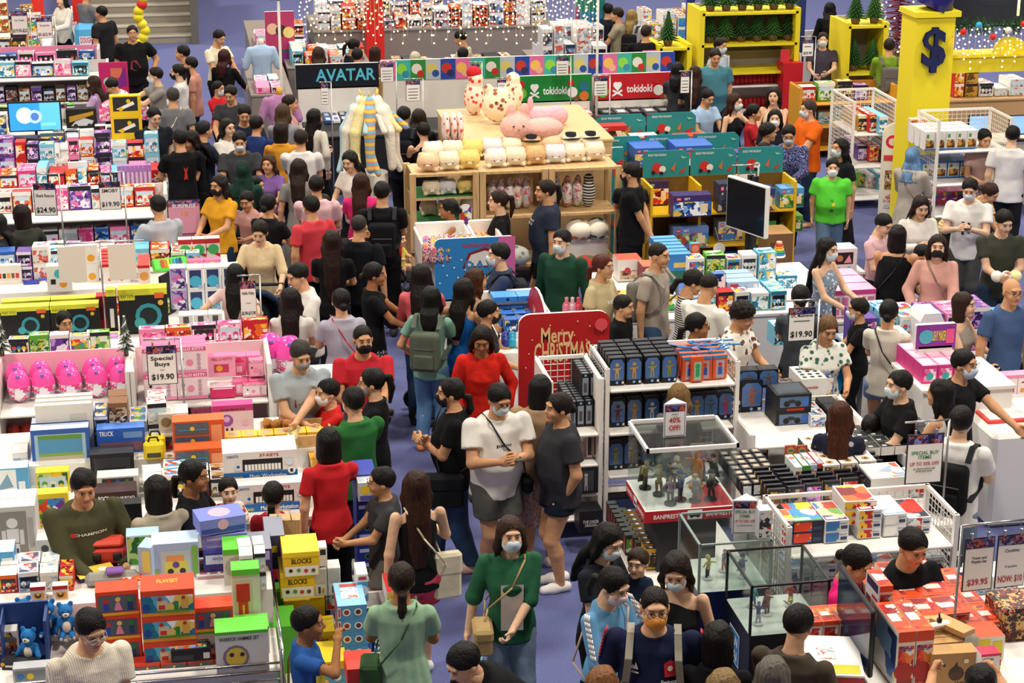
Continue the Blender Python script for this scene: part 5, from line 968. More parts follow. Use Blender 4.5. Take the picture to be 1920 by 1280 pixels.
sl = [('r', .12, .08, .88, .82, M('#8a90a0', .12)), ('r', .3, .2, .7, .6, '#4a4a58'), ('c', .5, .92, .05, '#7ab0e8')]
K('figure box', 'slim black figure box with silver-edged window', 1066, 800, 14.5, 46, .96, .05, '#15161a', sl, [('r', .15, .15, .85, .85, '#6a7078')], n=(4, 9, 1), dy=.062, left=[('r', .2, .1, .8, .8, '#5a2a4a')])
K('figure box', 'slim black figure box with silver-edged window in the raised row', 1090, 745, 15, 44, 1.18, .05, '#15161a', sl, [('r', .15, .15, .85, .85, '#6a7078')], n=(3, 8, 1), dy=.062)
K('figure box', 'tall pale pink doll figure box on the end gondola', 1100, 858, 11, 46, .69, .08, '#e8c8c8', [('r', .15, .1, .85, .9, '#3a3034')], n=(2, 1, 1))
K('figure box', 'black box with a silver skeleton figure', 1080, 926, 42, 46, .43, .1, '#1a1a1e', [('r', .1, .08, .8, .92, M('#3c4046', .15)), ('c', .45, .74, .07, '#b8b8b8'), ('r', .38, .3, .52, .66, '#a8a8a8'), ('r', .38, .12, .43, .3, '#a8a8a8'), ('r', .48, .12, .53, .3, '#a8a8a8')])
K('figure box', 'black collectible box with white title lettering on the bottom ledge', 1086, 1000, 44, 40, .21, .2, '#141418', [('T', 'THE JOKER', .5, .5, .14, .7, '#d8d8d8'), ('T', 'DRAGON', .5, .34, .12, .5, '#d8d8d8')], n=(1, 1, 1))
gondola('display_shelf', 'shelving of large vehicle and figure boxes right of the wire gondola', 4.46, 14.0, 1.0, .78, 1.0, (.2, .55, .9), side='solid')
fb('large blue-windowed box of a red armoured figure', 1388, 772, '#a05a3a', .91, (1, 1, 1), 42, 56, .12); fb('blue-windowed box of a bearded figure', 1384, 730, '#6a4a38', 1.1, (2, 1, 1), 38, 34, .12); fb('wide box of a blue and red caped hero pair', 1382, 838, '#3a4ab0', .56, (1, 1, 1), 56, 50, .12, '#8a8aa0')
bk = [('r', .1, .25, .92, .85, M('#5a7090', .12)), ('c', .3, .45, .18, '#16161a'), ('c', .62, .45, .18, '#16161a'), ('g', [(.3, .5), (.62, .5), (.5, .7), (.36, .7)], '#2a2a30'), ('r', .75, .3, .92, .8, '#3a6ac0'), ('r', .3, .04, .8, .18, '#a8281c')]
K('vehicle box', 'black box of a dark toy motorcycle in the tall stack', 1452, 836, 68, 31, .72, .3, '#15161a', bk, [('r', .1, .1, .9, .9, '#3a4450')], n=(1, 1, 3))
K('toy box', 'tall white box with green leaf and cow-spot print', 1498, 800, 50, 88, .7, .34, '#f0eee8', [('c', .5, .4, .17, '#4a8a50'), ('c', .5, .4, .14, '#eef4ea'), ('c', .5, .4, .08, '#3a8a48'), ('T', 'Scramble', .4, .82, .06, .55, '#c83a40'), ('c', .2, .6, .05, '#222222'), ('c', .85, .12, .07, '#2a5a3a')], [('c', .2+.3*(i % 3), .15+.2*(i//3), .06, '#2a3a30') for i in range(12)], left=[('c', .3, .6, .1, '#4a9a4a'), ('c', .7, .3, .08, '#2a2a2a')])
table('display_table', 'white plinth under the leaf-print box', 4.98, 14.82, 5.38, 15.12, .7)
t = thing('display_case', (3.48, 12.6, 0), 0, 'clear display case with white rim and red base band full of figures', 'display case'); w, d = .34, .3; wm_ = M('#f4f0ea', .4); rm = M('#c8202c', .4)
b = MB(); b.box(-w, -d, 1.06, w, d, 1.15, rm, top=wm_); b.prism([(.0, -d+.02), (w-.02, -d+.02), (w-.02, .1), (.15, .12)], 1.151, 1.153, rm)
decals(b, Matrix.Translation((-w, -d, 1.06)) @ TF, 2*w, .09, [('T', 'BANPRESTO', .25, .45, .36, .32, '#ffffff'), ('r', .46, .1, .62, .9, '#ffffff'), ('g', [(.47, .5), (.61, .5), (.58, .2), (.54, .35), (.5, .2)], '#15151a'), ('T', 'BANPRESTO', .82, .45, .36, .32, '#ffffff')], .002)
decals(b, Matrix.Translation((-w, d, 1.06)) @ Matrix.Rotation(-pi/2, 4, 'Z') @ TF, 2*d, .09, [('T', 'BANPRESTO', .2, .45, .36, .32, '#ffffff'), ('r', .42, .1, .58, .9, '#ffffff'), ('g', [(.43, .5), (.57, .5), (.54, .2), (.5, .35), (.46, .2)], '#15151a'), ('T', 'BANPRESTO', .8, .45, .36, .32, '#ffffff')], .002); b.build('base', t)
b = MB(); b.box(-.22, -.2, 0, .22, .2, 1.06, M('#2a2a30')); b.build('pedestal', t)
b = MB(); W8 = .33; [b.box(*q, wm_) for q in ((-w, -d, 1.6, w, -d+.02, 1.63), (-w, d-.02, 1.6, w, d, 1.63), (-w, -d, 1.6, -w+.02, d, 1.63), (w-.02, -d, 1.6, w, d, 1.63))]; b.build('rim', t)
g_ = glass('#f4f8f8', a=.1); b = MB(); b.box(-w+.01, -d+.01, 1.6, w-.01, d-.01, 1.605, glass('#d8dad6', a=.22)); b.build('glass_top', t)
for nm, q in (('glass_panel', (-w+.01, -d+.008, 1.155, w-.01, -d+.012, 1.6)), ('glass_panel', (-w+.01, d-.012, 1.155, w-.01, d-.008, 1.6)), ('glass_panel', (-w+.008, -d+.01, 1.155, -w+.012, d-.01, 1.6)), ('glass_panel', (w-.012, -d+.01, 1.155, w-.008, d-.01, 1.6))): b = MB(); b.box(*q, g_); b.build(nm, t)
def statue(x, y, z, s, c1, c2, pose, label, grp='figures in the display case', base='#15151a'):
    k = ('st', c1, c2, pose)
    if k not in CACHE:
        g = Vol((-.1, -.09, 0), (.11, .09, .34), .006); r_ = random.Random(pose); L = [r_.uniform(-.03, .03) for _ in range(8)]
        g.cone((-.02, 0, .02), (-.014+L[0]*.4, 0, .13), .011, .016, 0).cone((.025, L[1], .02), (.014, 0, .13), .011, .016, .008); g.cone((0, 0, .13), (0, -.01, .2), .02, .027, .01).ell((0, -.012, .25), (.02, .022, .025), .004)
        g.cone((-.028, 0, .205), (-.07, -.03+L[2], .2+L[3]*2), .011, .008, .006).cone((.028, 0, .205), (.07+L[4], -.02, .17+L[5]*2), .011, .008, .006)
        if pose % 3 == 0: g.loft([(.06, .06, .012, .04), (.21, .03, .012, .03)], Matrix(), .006)
        if pose % 2: g.ell((0, .012, .262), (.03, .026, .03), .004)
        V_, Q_ = g.out(); cz = V_[Q_].mean(1)[:, 2]; CACHE[k] = raw_mesh('statue', V_, Q_, [M(c1, .35), M(c2, .35), M('#e0b898', .5)], np.where((cz > .225) & (cz < .262), 2, np.where(cz > .13, 0, 1)))
        b = MB(); b.cyl((0, 0, 0), (0, 0, .018), .055, M(base, .25), n=20); CACHE['base'+base] = CACHE.get('base'+base) or b.mesh()
    t = thing('toy_figure', (x, y, z), random.uniform(-.8, .8), label, 'toy figure', grp); t.scale = (s,)*3; mkobj('figure', CACHE[k], t); mkobj('base', CACHE['base'+base], t)
for i, (x, y, c1, c2, l_) in enumerate(((-.24, .12, '#a89a68', '#6a5a48', 'khaki figure at the back left'), (-.17, -.02, '#8a8058', '#5a4a38', 'olive figure at the left'), (-.08, .06, '#4a5a48', '#2a3028', 'green-clad figure in the centre'), (.0, .12, '#e8e0d0', '#3a3a48', 'white-haired figure in the rear centre'), (-.13, -.2, '#b08aa8', '#2a2430', 'mauve figure at the front left'), (-.04, -.14, '#3a6aa8', '#1c2030', 'blue-haired figure at the front'), (.06, -.18, '#e8e8ec', '#b8b8c0', 'all-white figure near the front'), (.18, -.17, '#1c1c20', '#2a2a2e', 'black-clad figure at the front right'), (.14, .08, '#f0902a', '#d89a20', 'orange and gold figure'), (.27, .12, '#1c2228', '#16161a', 'dark caped figure at the back right'), (.22, .22, '#a05a90', '#5a3a6a', 'pink-purple figure in the far corner'))):
    statue(3.48+x, 12.6+y, 1.152, .82 if i != 8 else 1.05, c1, c2, i, l_+' of the red-based case', base='#15151a' if i != 8 else '#d8a838')
def tri_card(px, py, z, wp, hp, lines, label, rz=0, head='#2c2858'):
    p = at(px, py, z); s_, ph = scale_at(p); w_ = wp/s_; h_ = hp/(s_*cos(ph)); t = thing('tabletop_sign', (p.x+w_/2, p.y, z), R(rz), label, 'sign'); b = MB(); pr = [(-w_/2, 0), (w_/2, 0), (w_*.12, w_*.7)]
    b.prism(pr, 0, h_, M('#e6e2ec')); its = [('r', .06, .03, .94, .97, '#3a3668'), ('r', .08, .045, .92, .955, '#f4f0f2'), ('r', .08, .76, .92, .95, pic((head, '#5a5498', '#c85a4a', '#17152e'), 30, 1))]+[('T', q[0], .5, q[1], q[2], q[4], q[3]) for q in lines]; decals(b, Matrix.Translation((-w_/2, 0, 0)) @ TF, w_, h_, its, .0015); b.build('folded_card', t); return t
tri_card(1243, 820, 1.606, 44, 62, [('ONLY', .68, .04, '#333333', .3), ('40%', .5, .15, '#d02a34', .5), ('OFF!', .27, .15, '#d02a34', .5), ('UP TO', .6, .03, '#333333', .2)], 'folded card reading 40% OFF! on top of the display case')
table('display_table', 'low table of upright figure boxes under the display case', 3.02, 11.95, 3.95, 13.3, .62)
for i, (c, l_) in enumerate((('#e0a828', 'yellow-orange'), ('#b83a28', 'red'), ('#3a5a48', 'green'), ('#c85a2a', 'orange'))):
    K('figure box', 'black-topped %s figure box in the ranks below the case' % l_, 1210+i*24, 1068-i*2, 23, 38, .63, .06, c, [('r', .1, .1, .9, .8, PC(('gold', 'red', 'green', 'orange')[i], 30)), ('r', .35, .15, .65, .7, ('#1c1c20', '#3a1c18', '#d8d0c0', '#2a2a4a')[i])], [('c', .5, .5, .25, '#c8c8c8')], n=(1, 9, 1), dy=.085, topc='#1a1a1c')
for i in range(2): K('figure box', 'dark green and red figure box, column %s left of the ranks' % ('nearer' if i else 'farther'), 1172+i*20, 1040+i*14, 18, 36, .63, .06, '#2a3a30', [('r', .1, .1, .9, .8, PC('green', 30))], n=(1, 8, 1), dy=.085, topc='#1a1a1c', left=[('r', .1, .1, .9, .9, '#8a2a28')])
def gcase(x0, y0, x1, y1, z0, z1, label, fr, base, frame='#15151a'):
    t = thing('display_case', ((x0+x1)/2, (y0+y1)/2, 0), 0, label, 'display case'); w, d = (x1-x0)/2, (y1-y0)/2; b = MB(); b.box(-w, -d, 0, w, d, z0, M(base, .35), top='#e8e6e2'); b.build('base', t)
    b = MB(); f_ = M(frame, .4)
    for sx in (-1, 1):
        for sy in (-1, 1): b.box(sx*w-.008, sy*d-.008, z0, sx*w+.008, sy*d+.008, z1, f_)
        b.box(sx*w-.008, -d, z1-.012, sx*w+.008, d, z1, f_); b.box(-w, sx*d-.008, z1-.012, w, sx*d+.008, z1, f_)
    b.build('frame', t); g_ = glass('#eef4f2', a=.1)
    for q in ((-w, -d-.002, z0, w, -d+.002, z1), (-w-.002, -d, z0, -w+.002, d, z1), (w-.002, -d, z0, w+.002, d, z1), (-w, -d, z1-.008, w, d, z1-.004)): b = MB(); b.box(*q, g_); b.build('glass_panel', t)
    b = MB(); decals(b, Matrix.Translation((-w, d, z0-.5)) @ Matrix.Rotation(-pi/2, 4, 'Z') @ TF, 2*d, .5, [('r', .22, .3, .62, .78, '#e8eef4'), ('r', .24, .32, .6, .76, '#2a8ad0'), ('T', 'BAN', .42, .63, .13, .28, '#ffffff'), ('T', 'DAI', .42, .43, .13, .28, '#ffffff')], .003); b.build('emblem', t); return t
gcase(3.46, 10.75, 3.98, 11.3, .92, 1.28, 'black-framed glass case with colourful model figures, nearest of two', 0, '#12131a'); gcase(3.3, 11.42, 3.8, 11.95, .92, 1.28, 'glass case with model figures behind the nearest glass case', 0, '#1c2550', '#8a9a98')
mc = [('#3a4ab0', '#c8c8d0'), ('#8a3a4a', '#5a2a38'), ('#3ab0c0', '#2a5a8a'), ('#c83a40', '#e8d060'), ('#e8e8ec', '#8a8a98'), ('#c8b040', '#3a3a40'), ('#5a2a80', '#c04050')]
for i, (x, y) in enumerate(((3.56, 10.9), (3.66, 11.02), (3.6, 11.15), (3.85, 11.12), (3.78, 10.9), (3.42, 11.62), (3.56, 11.72), (3.66, 11.6))): statue(x, y, .922, .62, *mc[i % 7], i+20, 'small model robot, %s in the %s glass case' % (ordn(i % 5+1), 'nearest' if i < 5 else 'second'), 'model robots in the glass cases', '#d8d8dc')
for x, y, z, l_ in ((1372, 1002, 1.29, 'white three-sided card with green lettering on the glass case'),): tri_card(x, y, z, 48, 62, [('SPECIAL BUY', .66, .09, '#2f8a5a', .78), ('ITEMS', .53, .09, '#2f8a5a', .4), ('UP TO 50% OFF', .38, .08, '#c83040', .78), ('ALL PRICES SHOWN', .25, .04, '#333333', .6)], l_, rz=-10)
K('kit box', 'tall white and blue model kit box beside the folded card', 1422, 1010, 24, 52, 1.29, .1, '#e4e8ee', art(88, 'kit'))
gondola('display_shelf', 'white wire-sided gondola of model kit boxes', 3.99, 11.62, 1.22, .55, 1.27, (.2, .62, 1.05))
kb = lambda l_, x, y, w, h, z, n=(1, 1, 1), s=1, pal='kit', d=.34, base='#e6e6ea': K('kit box', l_, x, y, w, h, z, d, base, [('r', .03, .08, .6, .92, PC(pal, 16, s)), ('r', .66, .2, .94, .5, '#3a4a70'), ('T', 'MODEL KIT', .78, .7, .12, .3, '#3a3a48')], [('r', .04, .04, .96, .96, PC(pal, 9, s)), ('r', .1, .08, .6, .2, '#f4f4f4')], n=n, jr=.02)
for q in ((1486, 1020, 60, 20, 2, 'mix', 'dark warrior'), (1546, 1018, 46, 20, 2, 'lego', 'orange mech'), (1608, 1010, 45, 17, 3, 'red', 'maroon'), (1656, 1006, 44, 20, 2, 'white', 'white and blue'), (1702, 1000, 44, 14, 2, 'kit', 'white racer')): kb('%s model kit box on the upper shelf' % q[6], q[0], q[1], q[2], q[3], 1.06, (1, 1, q[4]), q[0] % 5, q[5], base='#2c3044' if q[5] == 'mix' else '#e6e6ea')
kb('small red and white kit box at the shelf end', 1465, 1020, 24, 14, 1.06, (1, 1, 3), 2, 'red', .2)
for q in ((1482, 1120, 38, 24, 2, 'blue', 'dark blue'), (1524, 1115, 44, 18, 3, 'kit', 'grey and white'), (1640, 1108, 50, 20, 2, 'kit', 'pale'), (1712, 1100, 62, 26, 2, 'kit', 'white and blue jet')): kb('%s model kit box on the middle shelf' % q[6], q[0], q[1], q[2], q[3], .63, (1, 1, q[4]), q[0] % 4, q[5])
kb('black model kit box on the floor ledge', 1778, 1105, 24, 30, .63, (1, 1, 2), 1, 'dark', .2, '#1c1c20'); table('display_table', 'low ledge of kit boxes right of the wire gondola', 5.24, 11.3, 6.2, 12.1, .6); ROW('the ledge right of the kit gondola', 1775, 1915, 1120, 1105, .61, (36, 60), (20, 34), .25, ['kit', 'purple', 'gold'], 91, lay=2)
p = at(1752, 1062, .9); t = thing('round_tag', (p.x+.06, p.y-.3, .86), 0, 'round red price tag hanging at the kit gondola corner', 'sign'); b = MB(); b.cyl((0, 0, 0), (0, .006, 0), .062, M('#c82a3c'), n=24); decals(b, Matrix.Translation((-.06, -.001, -.06)) @ TF, .12, .12, [('r', .2, .6, .6, .66, '#f0e0e0'), ('r', .2, .45, .55, .51, '#f0e0e0'), ('r', .62, .35, .85, .6, '#e8c8cc')]); b.build('disc', t); b = MB(); b.cyl((0, .003, .06), (0, .1, .16), .002, '#888888'); b.build('string', t)
table('display_table', 'white table of collectible figure boxes beside the display case', 4.1, 12.25, 5.5, 13.35, .9)
fb2 = lambda l_, *a, **k: K('figure box', l_, *a, **k)
bs = lambda pal, s: [('r', .06, .06, .94, .84, PC(pal, 26, s)), ('r', 0, .86, 1, 1, '#15151c'), ('r', .1, .2, .5, .7, PL[pal][1])]
for i in range(7): fb2('black-edged collectible box, file %s on the table front' % ordn(i+1), 1442+i*34, 952-i*5, 31, 34, .91, .03, '#1e1e28', bs(('gold', 'dark', 'purple', 'fig', 'red', 'dark', 'blue')[i], i), n=(1, 6, 1), dy=.085, topc='#22222a')
for i, c in enumerate(('#e8f0e8', '#5a9a4a', '#a8c4e0', '#d84a40')): fb2('slim tall %s carton in the group of four' % ('white', 'green', 'blue', 'red')[i], 1490+i*14, 902-i*2, 13.5, 26, .98, .26, c, [('r', .1, .1, .9, .7, PC('brown', 30, i))], [('r', .1, .05, .9, .95, PC('white', 20, i))], topc=c)
for i in range(3): fb2('white-topped carton with round print in the long white row, %s file' % ordn(i+1), 1542+i*34, 905-i*4, 33, 32, .95, .12, '#e8e2d8', [('r', .1, .1, .9, .9, PC('brown', 24, i))], [('c', .5, .5, .28, '#c89a5a'), ('c', .5, .5, .12, '#2a2a2a')], n=(1, 5, 1), topc='#f0ece4', left=[('r', .05, .05, .95, .95, '#2a2a30')])
for i in range(4): fb2('black-lidded white carton at the table back, %s file' % ordn(i+1), 1600+i*26, 858-i*2, 25, 16, 1.0, .12, '#e0dcd6', (), [('r', .15, .15, .5, .4, '#c8c8c8')], n=(1, 4, 1), topc='#1e1e22')
fb2('long plain white shipping carton at the right of the table', 1632, 940, 74, 42, .91, .3, '#dcd8d4', (), [('r', .04, .05, .96, .95, PC('white', 8, 3))], left=[('r', .05, .1, .95, .9, '#3a3a48')]); fb2('small blue mech carton right of the plain white carton', 1706, 932, 32, 38, .91, .2, '#c8ccd8', art(97, 'kit'))
K('kit box', 'stack of red and white kit boxes laid across the gondola top', 1582, 985, 62, 14, 1.14, .3, '#d8d0d4', [('r', .02, .1, .98, .9, PC('red', 20))], [('r', .05, .05, .95, .95, PC('red', 9, 4))], n=(1, 1, 3), jr=.04)
for i in range(4): fb2('grey-black trading figure box at the left table end, %s file' % ordn(i+1), 1392+i*20, 930-i*2, 18, 22, .91, .08, '#26262c', bs('white', i), [('r', .2, .2, .8, .8, '#b8a890')], n=(1, 7, 1), dy=.1, topc='#3a3a40')
for i in range(2): fb2('orange round-badge card standing behind the four cartons, %s' % ('left', 'right')[i], 1472+i*22, 858, 20, 22, 1.02, .02, '#b8583a', [('c', .5, .6, .32, '#e8a060'), ('r', .25, .5, .75, .66, '#2a8a9a')])
p = at(1440, 900, .95); sign_stand(1693, 908, 1.22, 72, 92, [('SPECIAL BUY', .62, .07, '#2f8a4a', .75), ('ITEMS', .53, .07, '#2f8a4a', .36), ('UP TO 50% OFF', .4, .07, '#c83040', .8), ('ALL PRICES SHOWN ARE', .3, .035, '#333333', .6), ('AFTER DISCOUNT', .25, .035, '#333333', .45)], 'price card reading SPECIAL BUY ITEMS UP TO 50% OFF', up=.09)
r = table('display_table', 'table heaped with orange boxed toys at the lower right', 3.62, 9.08, 5.6, 10.25, 1.1); OB = dict(topc='#e0532a')
ob = lambda l_, x, y, w, h, z, d, n=(1, 1, 1), **k: K('toy box', l_, x, y, w, h, z, d, '#e6dcd2', [('r', .05, .05, .95, .75, PC('orange', 18)), ('r', 0, .82, 1, 1, '#d8482a'), ('T', 'Starter', .5, .7, .09, .7, '#3a4a90'), ('c', .4, .3, .16, '#a82420')], [('r', .06, .1, .94, .9, PC('orange', 12)), ('r', .1, .35, .7, .6, '#f0d8d0')], n=n, **OB, **k)
ob('orange and white building-toy box in the left row', 1512, 1212, 30, 44, 1.12, .22, (3, 1, 1)); ob('orange toy box lying in the wide central heap', 1668, 1176, 52, 16, 1.25, .26, (3, 3, 1), jr=.06); ob('orange toy box in the layer under the central heap', 1668, 1200, 52, 26, 1.11, .26, (3, 3, 1)); ob('orange-topped toy box in the right-hand block', 1812, 1200, 34, 30, 1.11, .26, (2, 3, 1), jr=.03)
ob('tall orange-topped display box standing on end', 1646, 1162, 26, 62, 1.35, .24, (1, 1, 1), left=[('r', .04, .04, .96, .96, '#f0ecee'), ('r', .1, .7, .9, .95, '#2c2858'), ('r', .5, .45, .9, .55, '#c83040'), ('r', .1, .2, .4, .4, '#8a4a48')]); ob('upright orange and blue box in the row by the screen', 1678, 1292, 34, 104, 1.11, .4, (2, 1, 1), left=[('r', .05, .1, .95, .9, PC('blue', 6, 3))])
K('toy box', 'white toy box with yellow panels at the right edge of the heap', 1832, 1240, 52, 44, 1.11, .2, '#e8e0da', [('r', .05, .1, .45, .9, '#e0d040'), ('r', .55, .1, .92, .8, '#dccc38'), ('r', .7, .1, .9, .3, '#8a3a30')], topc='#e0532a'); ob('small orange box standing at the bottom right', 1838, 1296, 36, 56, 1.11, .14)
K('toy box', 'yellow-edged box between the stacked toys at the right', 1830, 1262, 40, 20, 1.11, .12, '#e8d83a', [('r', .1, .3, .9, .7, '#d84a30')]); K('toy box', 'white box with a pastel tower print behind the brown carton', 1834, 1298, 38, 70, 1.11, .1, '#f0eae6', [('r', .2, .1, .8, .7, '#a8d0d0'), ('c', .5, .25, .14, '#e8c840'), ('T', 'ation', .4, .86, .08, .5, '#4a4a50'), ('r', 0, .94, 1, 1, '#e83a5a')], topc='#e84060')
K('carton', 'slim plain brown carton in the fanned row', 1712, 1218, 100, 8, 1.28, .07, '#b88a58', [('r', .8, .2, .9, .8, '#e8e0d0')], n=(1, 7, 1), dy=.078, topc='#d0a46c', jr=.03); K('carton', 'slim brown carton lying askew across the fanned row', 1806, 1196, 34, 9, 1.34, .26, '#b88a58', topc='#d0a46c', rz=28)
K('carton', 'brown shipping carton with black drawing held up in both hands', 1744, 1290, 88, 62, 1.12, .12, '#b08452', [('c', .55, .4, .22, '#4a3424'), ('g', [(.4, .4), (.55, .75), (.6, .5)], '#3a2a1c'), ('T', 'WILD', .7, .1, .1, .35, '#3a2a1c'), ('r', .7, .7, .8, .82, '#e8e0d0'), ('g', [(.1, .62), (.3, .7), (.3, .62)], '#3a2a1c')], topc='#c89c64', rz=-3)
K('toy box', 'large white carton with a yellow corner at the bottom edge', 1500, 1300, 118, 36, 1.12, .5, '#e8e0e0', [('r', 0, 0, 1, .9, '#a8242c'), ('T', 'RACING', .3, .5, .3, .4, '#f0e8e8')], [('r', .4, .04, .95, .26, '#e0d83a'), ('r', .3, .4, .6, .7, PC('white', 20))], topc='#f2eeee', rz=-14)
p = at(1615, 1262, 1.1); t = thing('flat_screen', (p.x, p.y+.15, 1.1), R(-92), 'black flat screen standing edge-on among the orange boxes', 'television'); b = MB(); b.bevbox(-.33, -.015, .06, .33, .015, .5, M('#15151a', .3), .01); b.build('case', t); b = MB(); b.box(-.315, -.017, .075, .315, -.016, .485, M('#1c2440', .12)); b.build('screen', t); b = MB(); b.box(-.12, -.08, 0, .12, .08, .06, M('#15151a')); b.build('stand', t)
p = at(1727, 1178, 1.35); t = thing('power_strip', (p.x+.1, p.y, 1.35), R(10), 'white power strip with a black plug on the brown cartons', 'power strip'); b = MB(); b.bevbox(-.09, -.025, 0, .09, .025, .03, M('#f0eeea', .3), .01); b.build('body', t); b = MB(); b.bevbox(.0, -.012, .03, .03, .012, .06, M('#1a1a1a'), .005); b.cyl((.015, 0, .06), (.01, 0, .09), .006, '#1a1a1a'); b.build('plug', t); b = MB(); b.tube([(.09, 0, .015), (.14, .02, .0), (.16, .1, -.01), (.15, .2, -.02)], .004, '#1a1a1a', 5); b.build('cord', t)
sign_stand(1798, 1108, 1.5, 60, 98, [('Tower and', .62, .05, '#333333', .5), ('Puzzle Set', .55, .05, '#333333', .5), ('$39.95', .16, .11, '#b8283a', .7)], 'pair of tilted price cards reading $39.95 and NOW: $10', n=2, yaw=3, pole_side=-1, up=.08, head='#3a2858', lines2=[('Cookies', .7, .06, '#4a5a8a', .5), ('2 packs', .4, .04, '#4a5a8a', .4), ('NOW: $10', .16, .12, '#b8283a', .82)])
p = at(1905, 1180, 1.1); t = thing('shopping_basket', (p.x, p.y, 1.1), 0, 'brown patterned basket of packs cut by the right edge', 'basket'); b = MB(); b.bevbox(-.16, -.16, 0, .16, .16, .22, pic(('#3a1c1c', '#8a2a28', '#c8a060', '#1c1414'), 30), .02); b.build('basket_body', t)
def bin_(name, label, x0, y0, x1, y1, z, wall, c='#f0ece6'):
    r = rect_thing(name, label, 'display bin', x0, y0, x1, y1); w, d = (x1-x0)/2, (y1-y0)/2; m = M(c, .35); b = MB(); b.box(-w, -d, 0, w, d, z, m); b.build('base', r)
    for sx in (-1, 1): b = MB(); b.bevbox(sx*w-.015, -d, z-.1, sx*w+.015, d, wall, m, .014); b.build('side_panel', r)
    b = MB(); b.bevbox(-w, d-.015, z-.1, w, d+.015, wall+.04, m, .014); b.build('back_panel', r); return r
bin_('display_bin', 'white rounded bin of capsule toys beneath the wooden plush shelves', 2.45, 19.3, 3.0, 20.0, 1.08, 1.25); bin_('display_bin', 'white rounded bin of orange snack boxes beside the capsule toys', 3.04, 19.3, 3.32, 20.0, 1.08, 1.25)
t, w = panel('display_sign', 'blue and pink rounded sign panel with a paw badge', 'sign', 816, 566, 968, 556, .66, .68, .03, '#2f86cc', [('g', [(.62, 0), (1, 0), (1, 1), (.8, 1)], '#d86aa8'), ('T', 'nickelodeon', .55, .88, .07, .42, '#c8384a'), ('g', [(.34, .52), (.9, .52), (.82, .76), (.62, .84), (.42, .76)], '#8a2430'), ('g', [(.38, .55), (.86, .55), (.79, .73), (.62, .79), (.45, .73)], '#e8e4e0'), ('T', 'PAW', .62, .52, .2, .5, '#3a86b8'), ('T', 'PATROL', .62, .33, .11, .44, '#e8c040')]+[('c', .06+.045*i, .3+.04*(i*7 % 11), .015, '#d8ecf8') for i in range(12)], foot=.0)
cp_ = lambda i, j: ('#e0559a', '#3a4ab8', '#e8a030', '#c83a50')[(i+j) % 4]
for i in range(7):
    for j in range(4):
        p = at(800+i*13, 474+j*6-i, 1.09); t = tag(MB().lathe([(0, 0), (.045, .0), (.05, .05), (.04, .1), (.05, .13), (.03, .18), (0, .2)], pic((cp_(i, j), '#f0d0e0', '#3a3a90', '#e8c040'), 40, i, .2), 10).build('capsule_toy', None, (p.x, p.y, 1.085)), 'shiny capsule toy in the white bin, %s from left, %s row from the back' % (ordn(i+1), ordn(j+1)), 'toy', 'capsule toys in the white bin')
K('snack box', 'flat orange and cream snack box in the white bin', 892, 472, 24, 5, 1.085, .14, '#d87a3a', (), [('r', .1, .1, .9, .9, '#f0c8a0'), ('c', .5, .5, .25, '#d86a30')], n=(3, 4, 2), topc='#e89a5a')
panel('display_sign', 'thin printed cartoon divider standing in the white bin', 'sign', 862, 440, 884, 462, 1.085, .34, .01, '#e8e8f0', [('r', .05, .05, .95, .95, PC('mix', 12))])
bin_('display_bin', 'white rounded bin of blue rescue-toy boxes in the centre aisle', 2.74, 16.35, 3.34, 17.55, 1.0, 1.2)
K('toy box', 'blue rescue-vehicle toy box in the centre bin', 946, 628, 24, 28, 1.0, .12, '#2a6ac0', art(71, 'blue', win='#1c3a70'), n=(3, 3, 1), dy=.18, jr=.1); K('toy box', 'flat sky-blue toy box across the centre bin rim', 925, 568, 46, 10, 1.2, .2, '#3a8ae0', [('c', .6, .5, .3, '#1c1c20')], n=(2, 1, 1), topc='#58a0e8')
for i in range(12): p = at(948+i % 4*13, 640+i//4*6, 1.0); tag(MB().ell((0, 0, .05), (.045, .035, .05), M(('#2a3a90', '#c83a40', '#e8e4e0', '#2aa0c0')[i*7 % 4], .3)).build('capsule_toy', None, (p.x, p.y, 1.0)), 'small shiny pup toy heaped in the centre bin, %s one' % ordn(i+1), 'toy', 'pup toys in the centre bin')
def lump(x, y, l): return
chl = [('T', 'Merry', .42, .82, .12, .36, '#f0c890'), ('T', 'CHRiSTMAS', .48, .68, .15, .62, '#f0c890')]+[('c', (i*.37) % 1*.9+.05, (i*.61) % 1*.9+.05, .006, '#f4d8a0') for i in range(40)]+[('c', .9, .9, .05, '#e0505a')]
panel('display_sign', 'large red rounded christmas sign panel with cream lettering', 'sign', 972, 822, 1142, 812, .45, 1.15, .03, '#b81c20', chl, foot=0, r=.1)
a = at(1008, 612, 1.1); t = thing('display_sign', (a.x, a.y+.5, 0), -pi/2, 'arched red christmas sign panel seen edge-on above the centre bin', 'sign'); b = MB(); pts = [(0, .4), (.95, .4), (.95, 1.15)]+[(.475+.475*cos(a_*pi/10), 1.15+.3*sin(a_*pi/10)) for a_ in range(1, 10)]+[(0, 1.15)]; b.prism(pts, -.02, 0, M('#f2eee8'), TF, top=M('#b81c20')); b.build('board', t); b = MB(); decals(b, TF, .95, 1.45, [('T', 'Merry', .5, .82, .08, .4, '#f0c890'), ('T', 'CHRiSTMAS', .5, .72, .09, .7, '#f0c890')], .003); b.build('lettering', t); b = MB(); b.box(.05, 0, 0, .9, .03, .4, M('#e8e2da')); b.build('base', t)
table('display_table', 'white stand of pink bottles beside the arched christmas panel', 3.38, 16.2, 3.8, 17.2, .9)
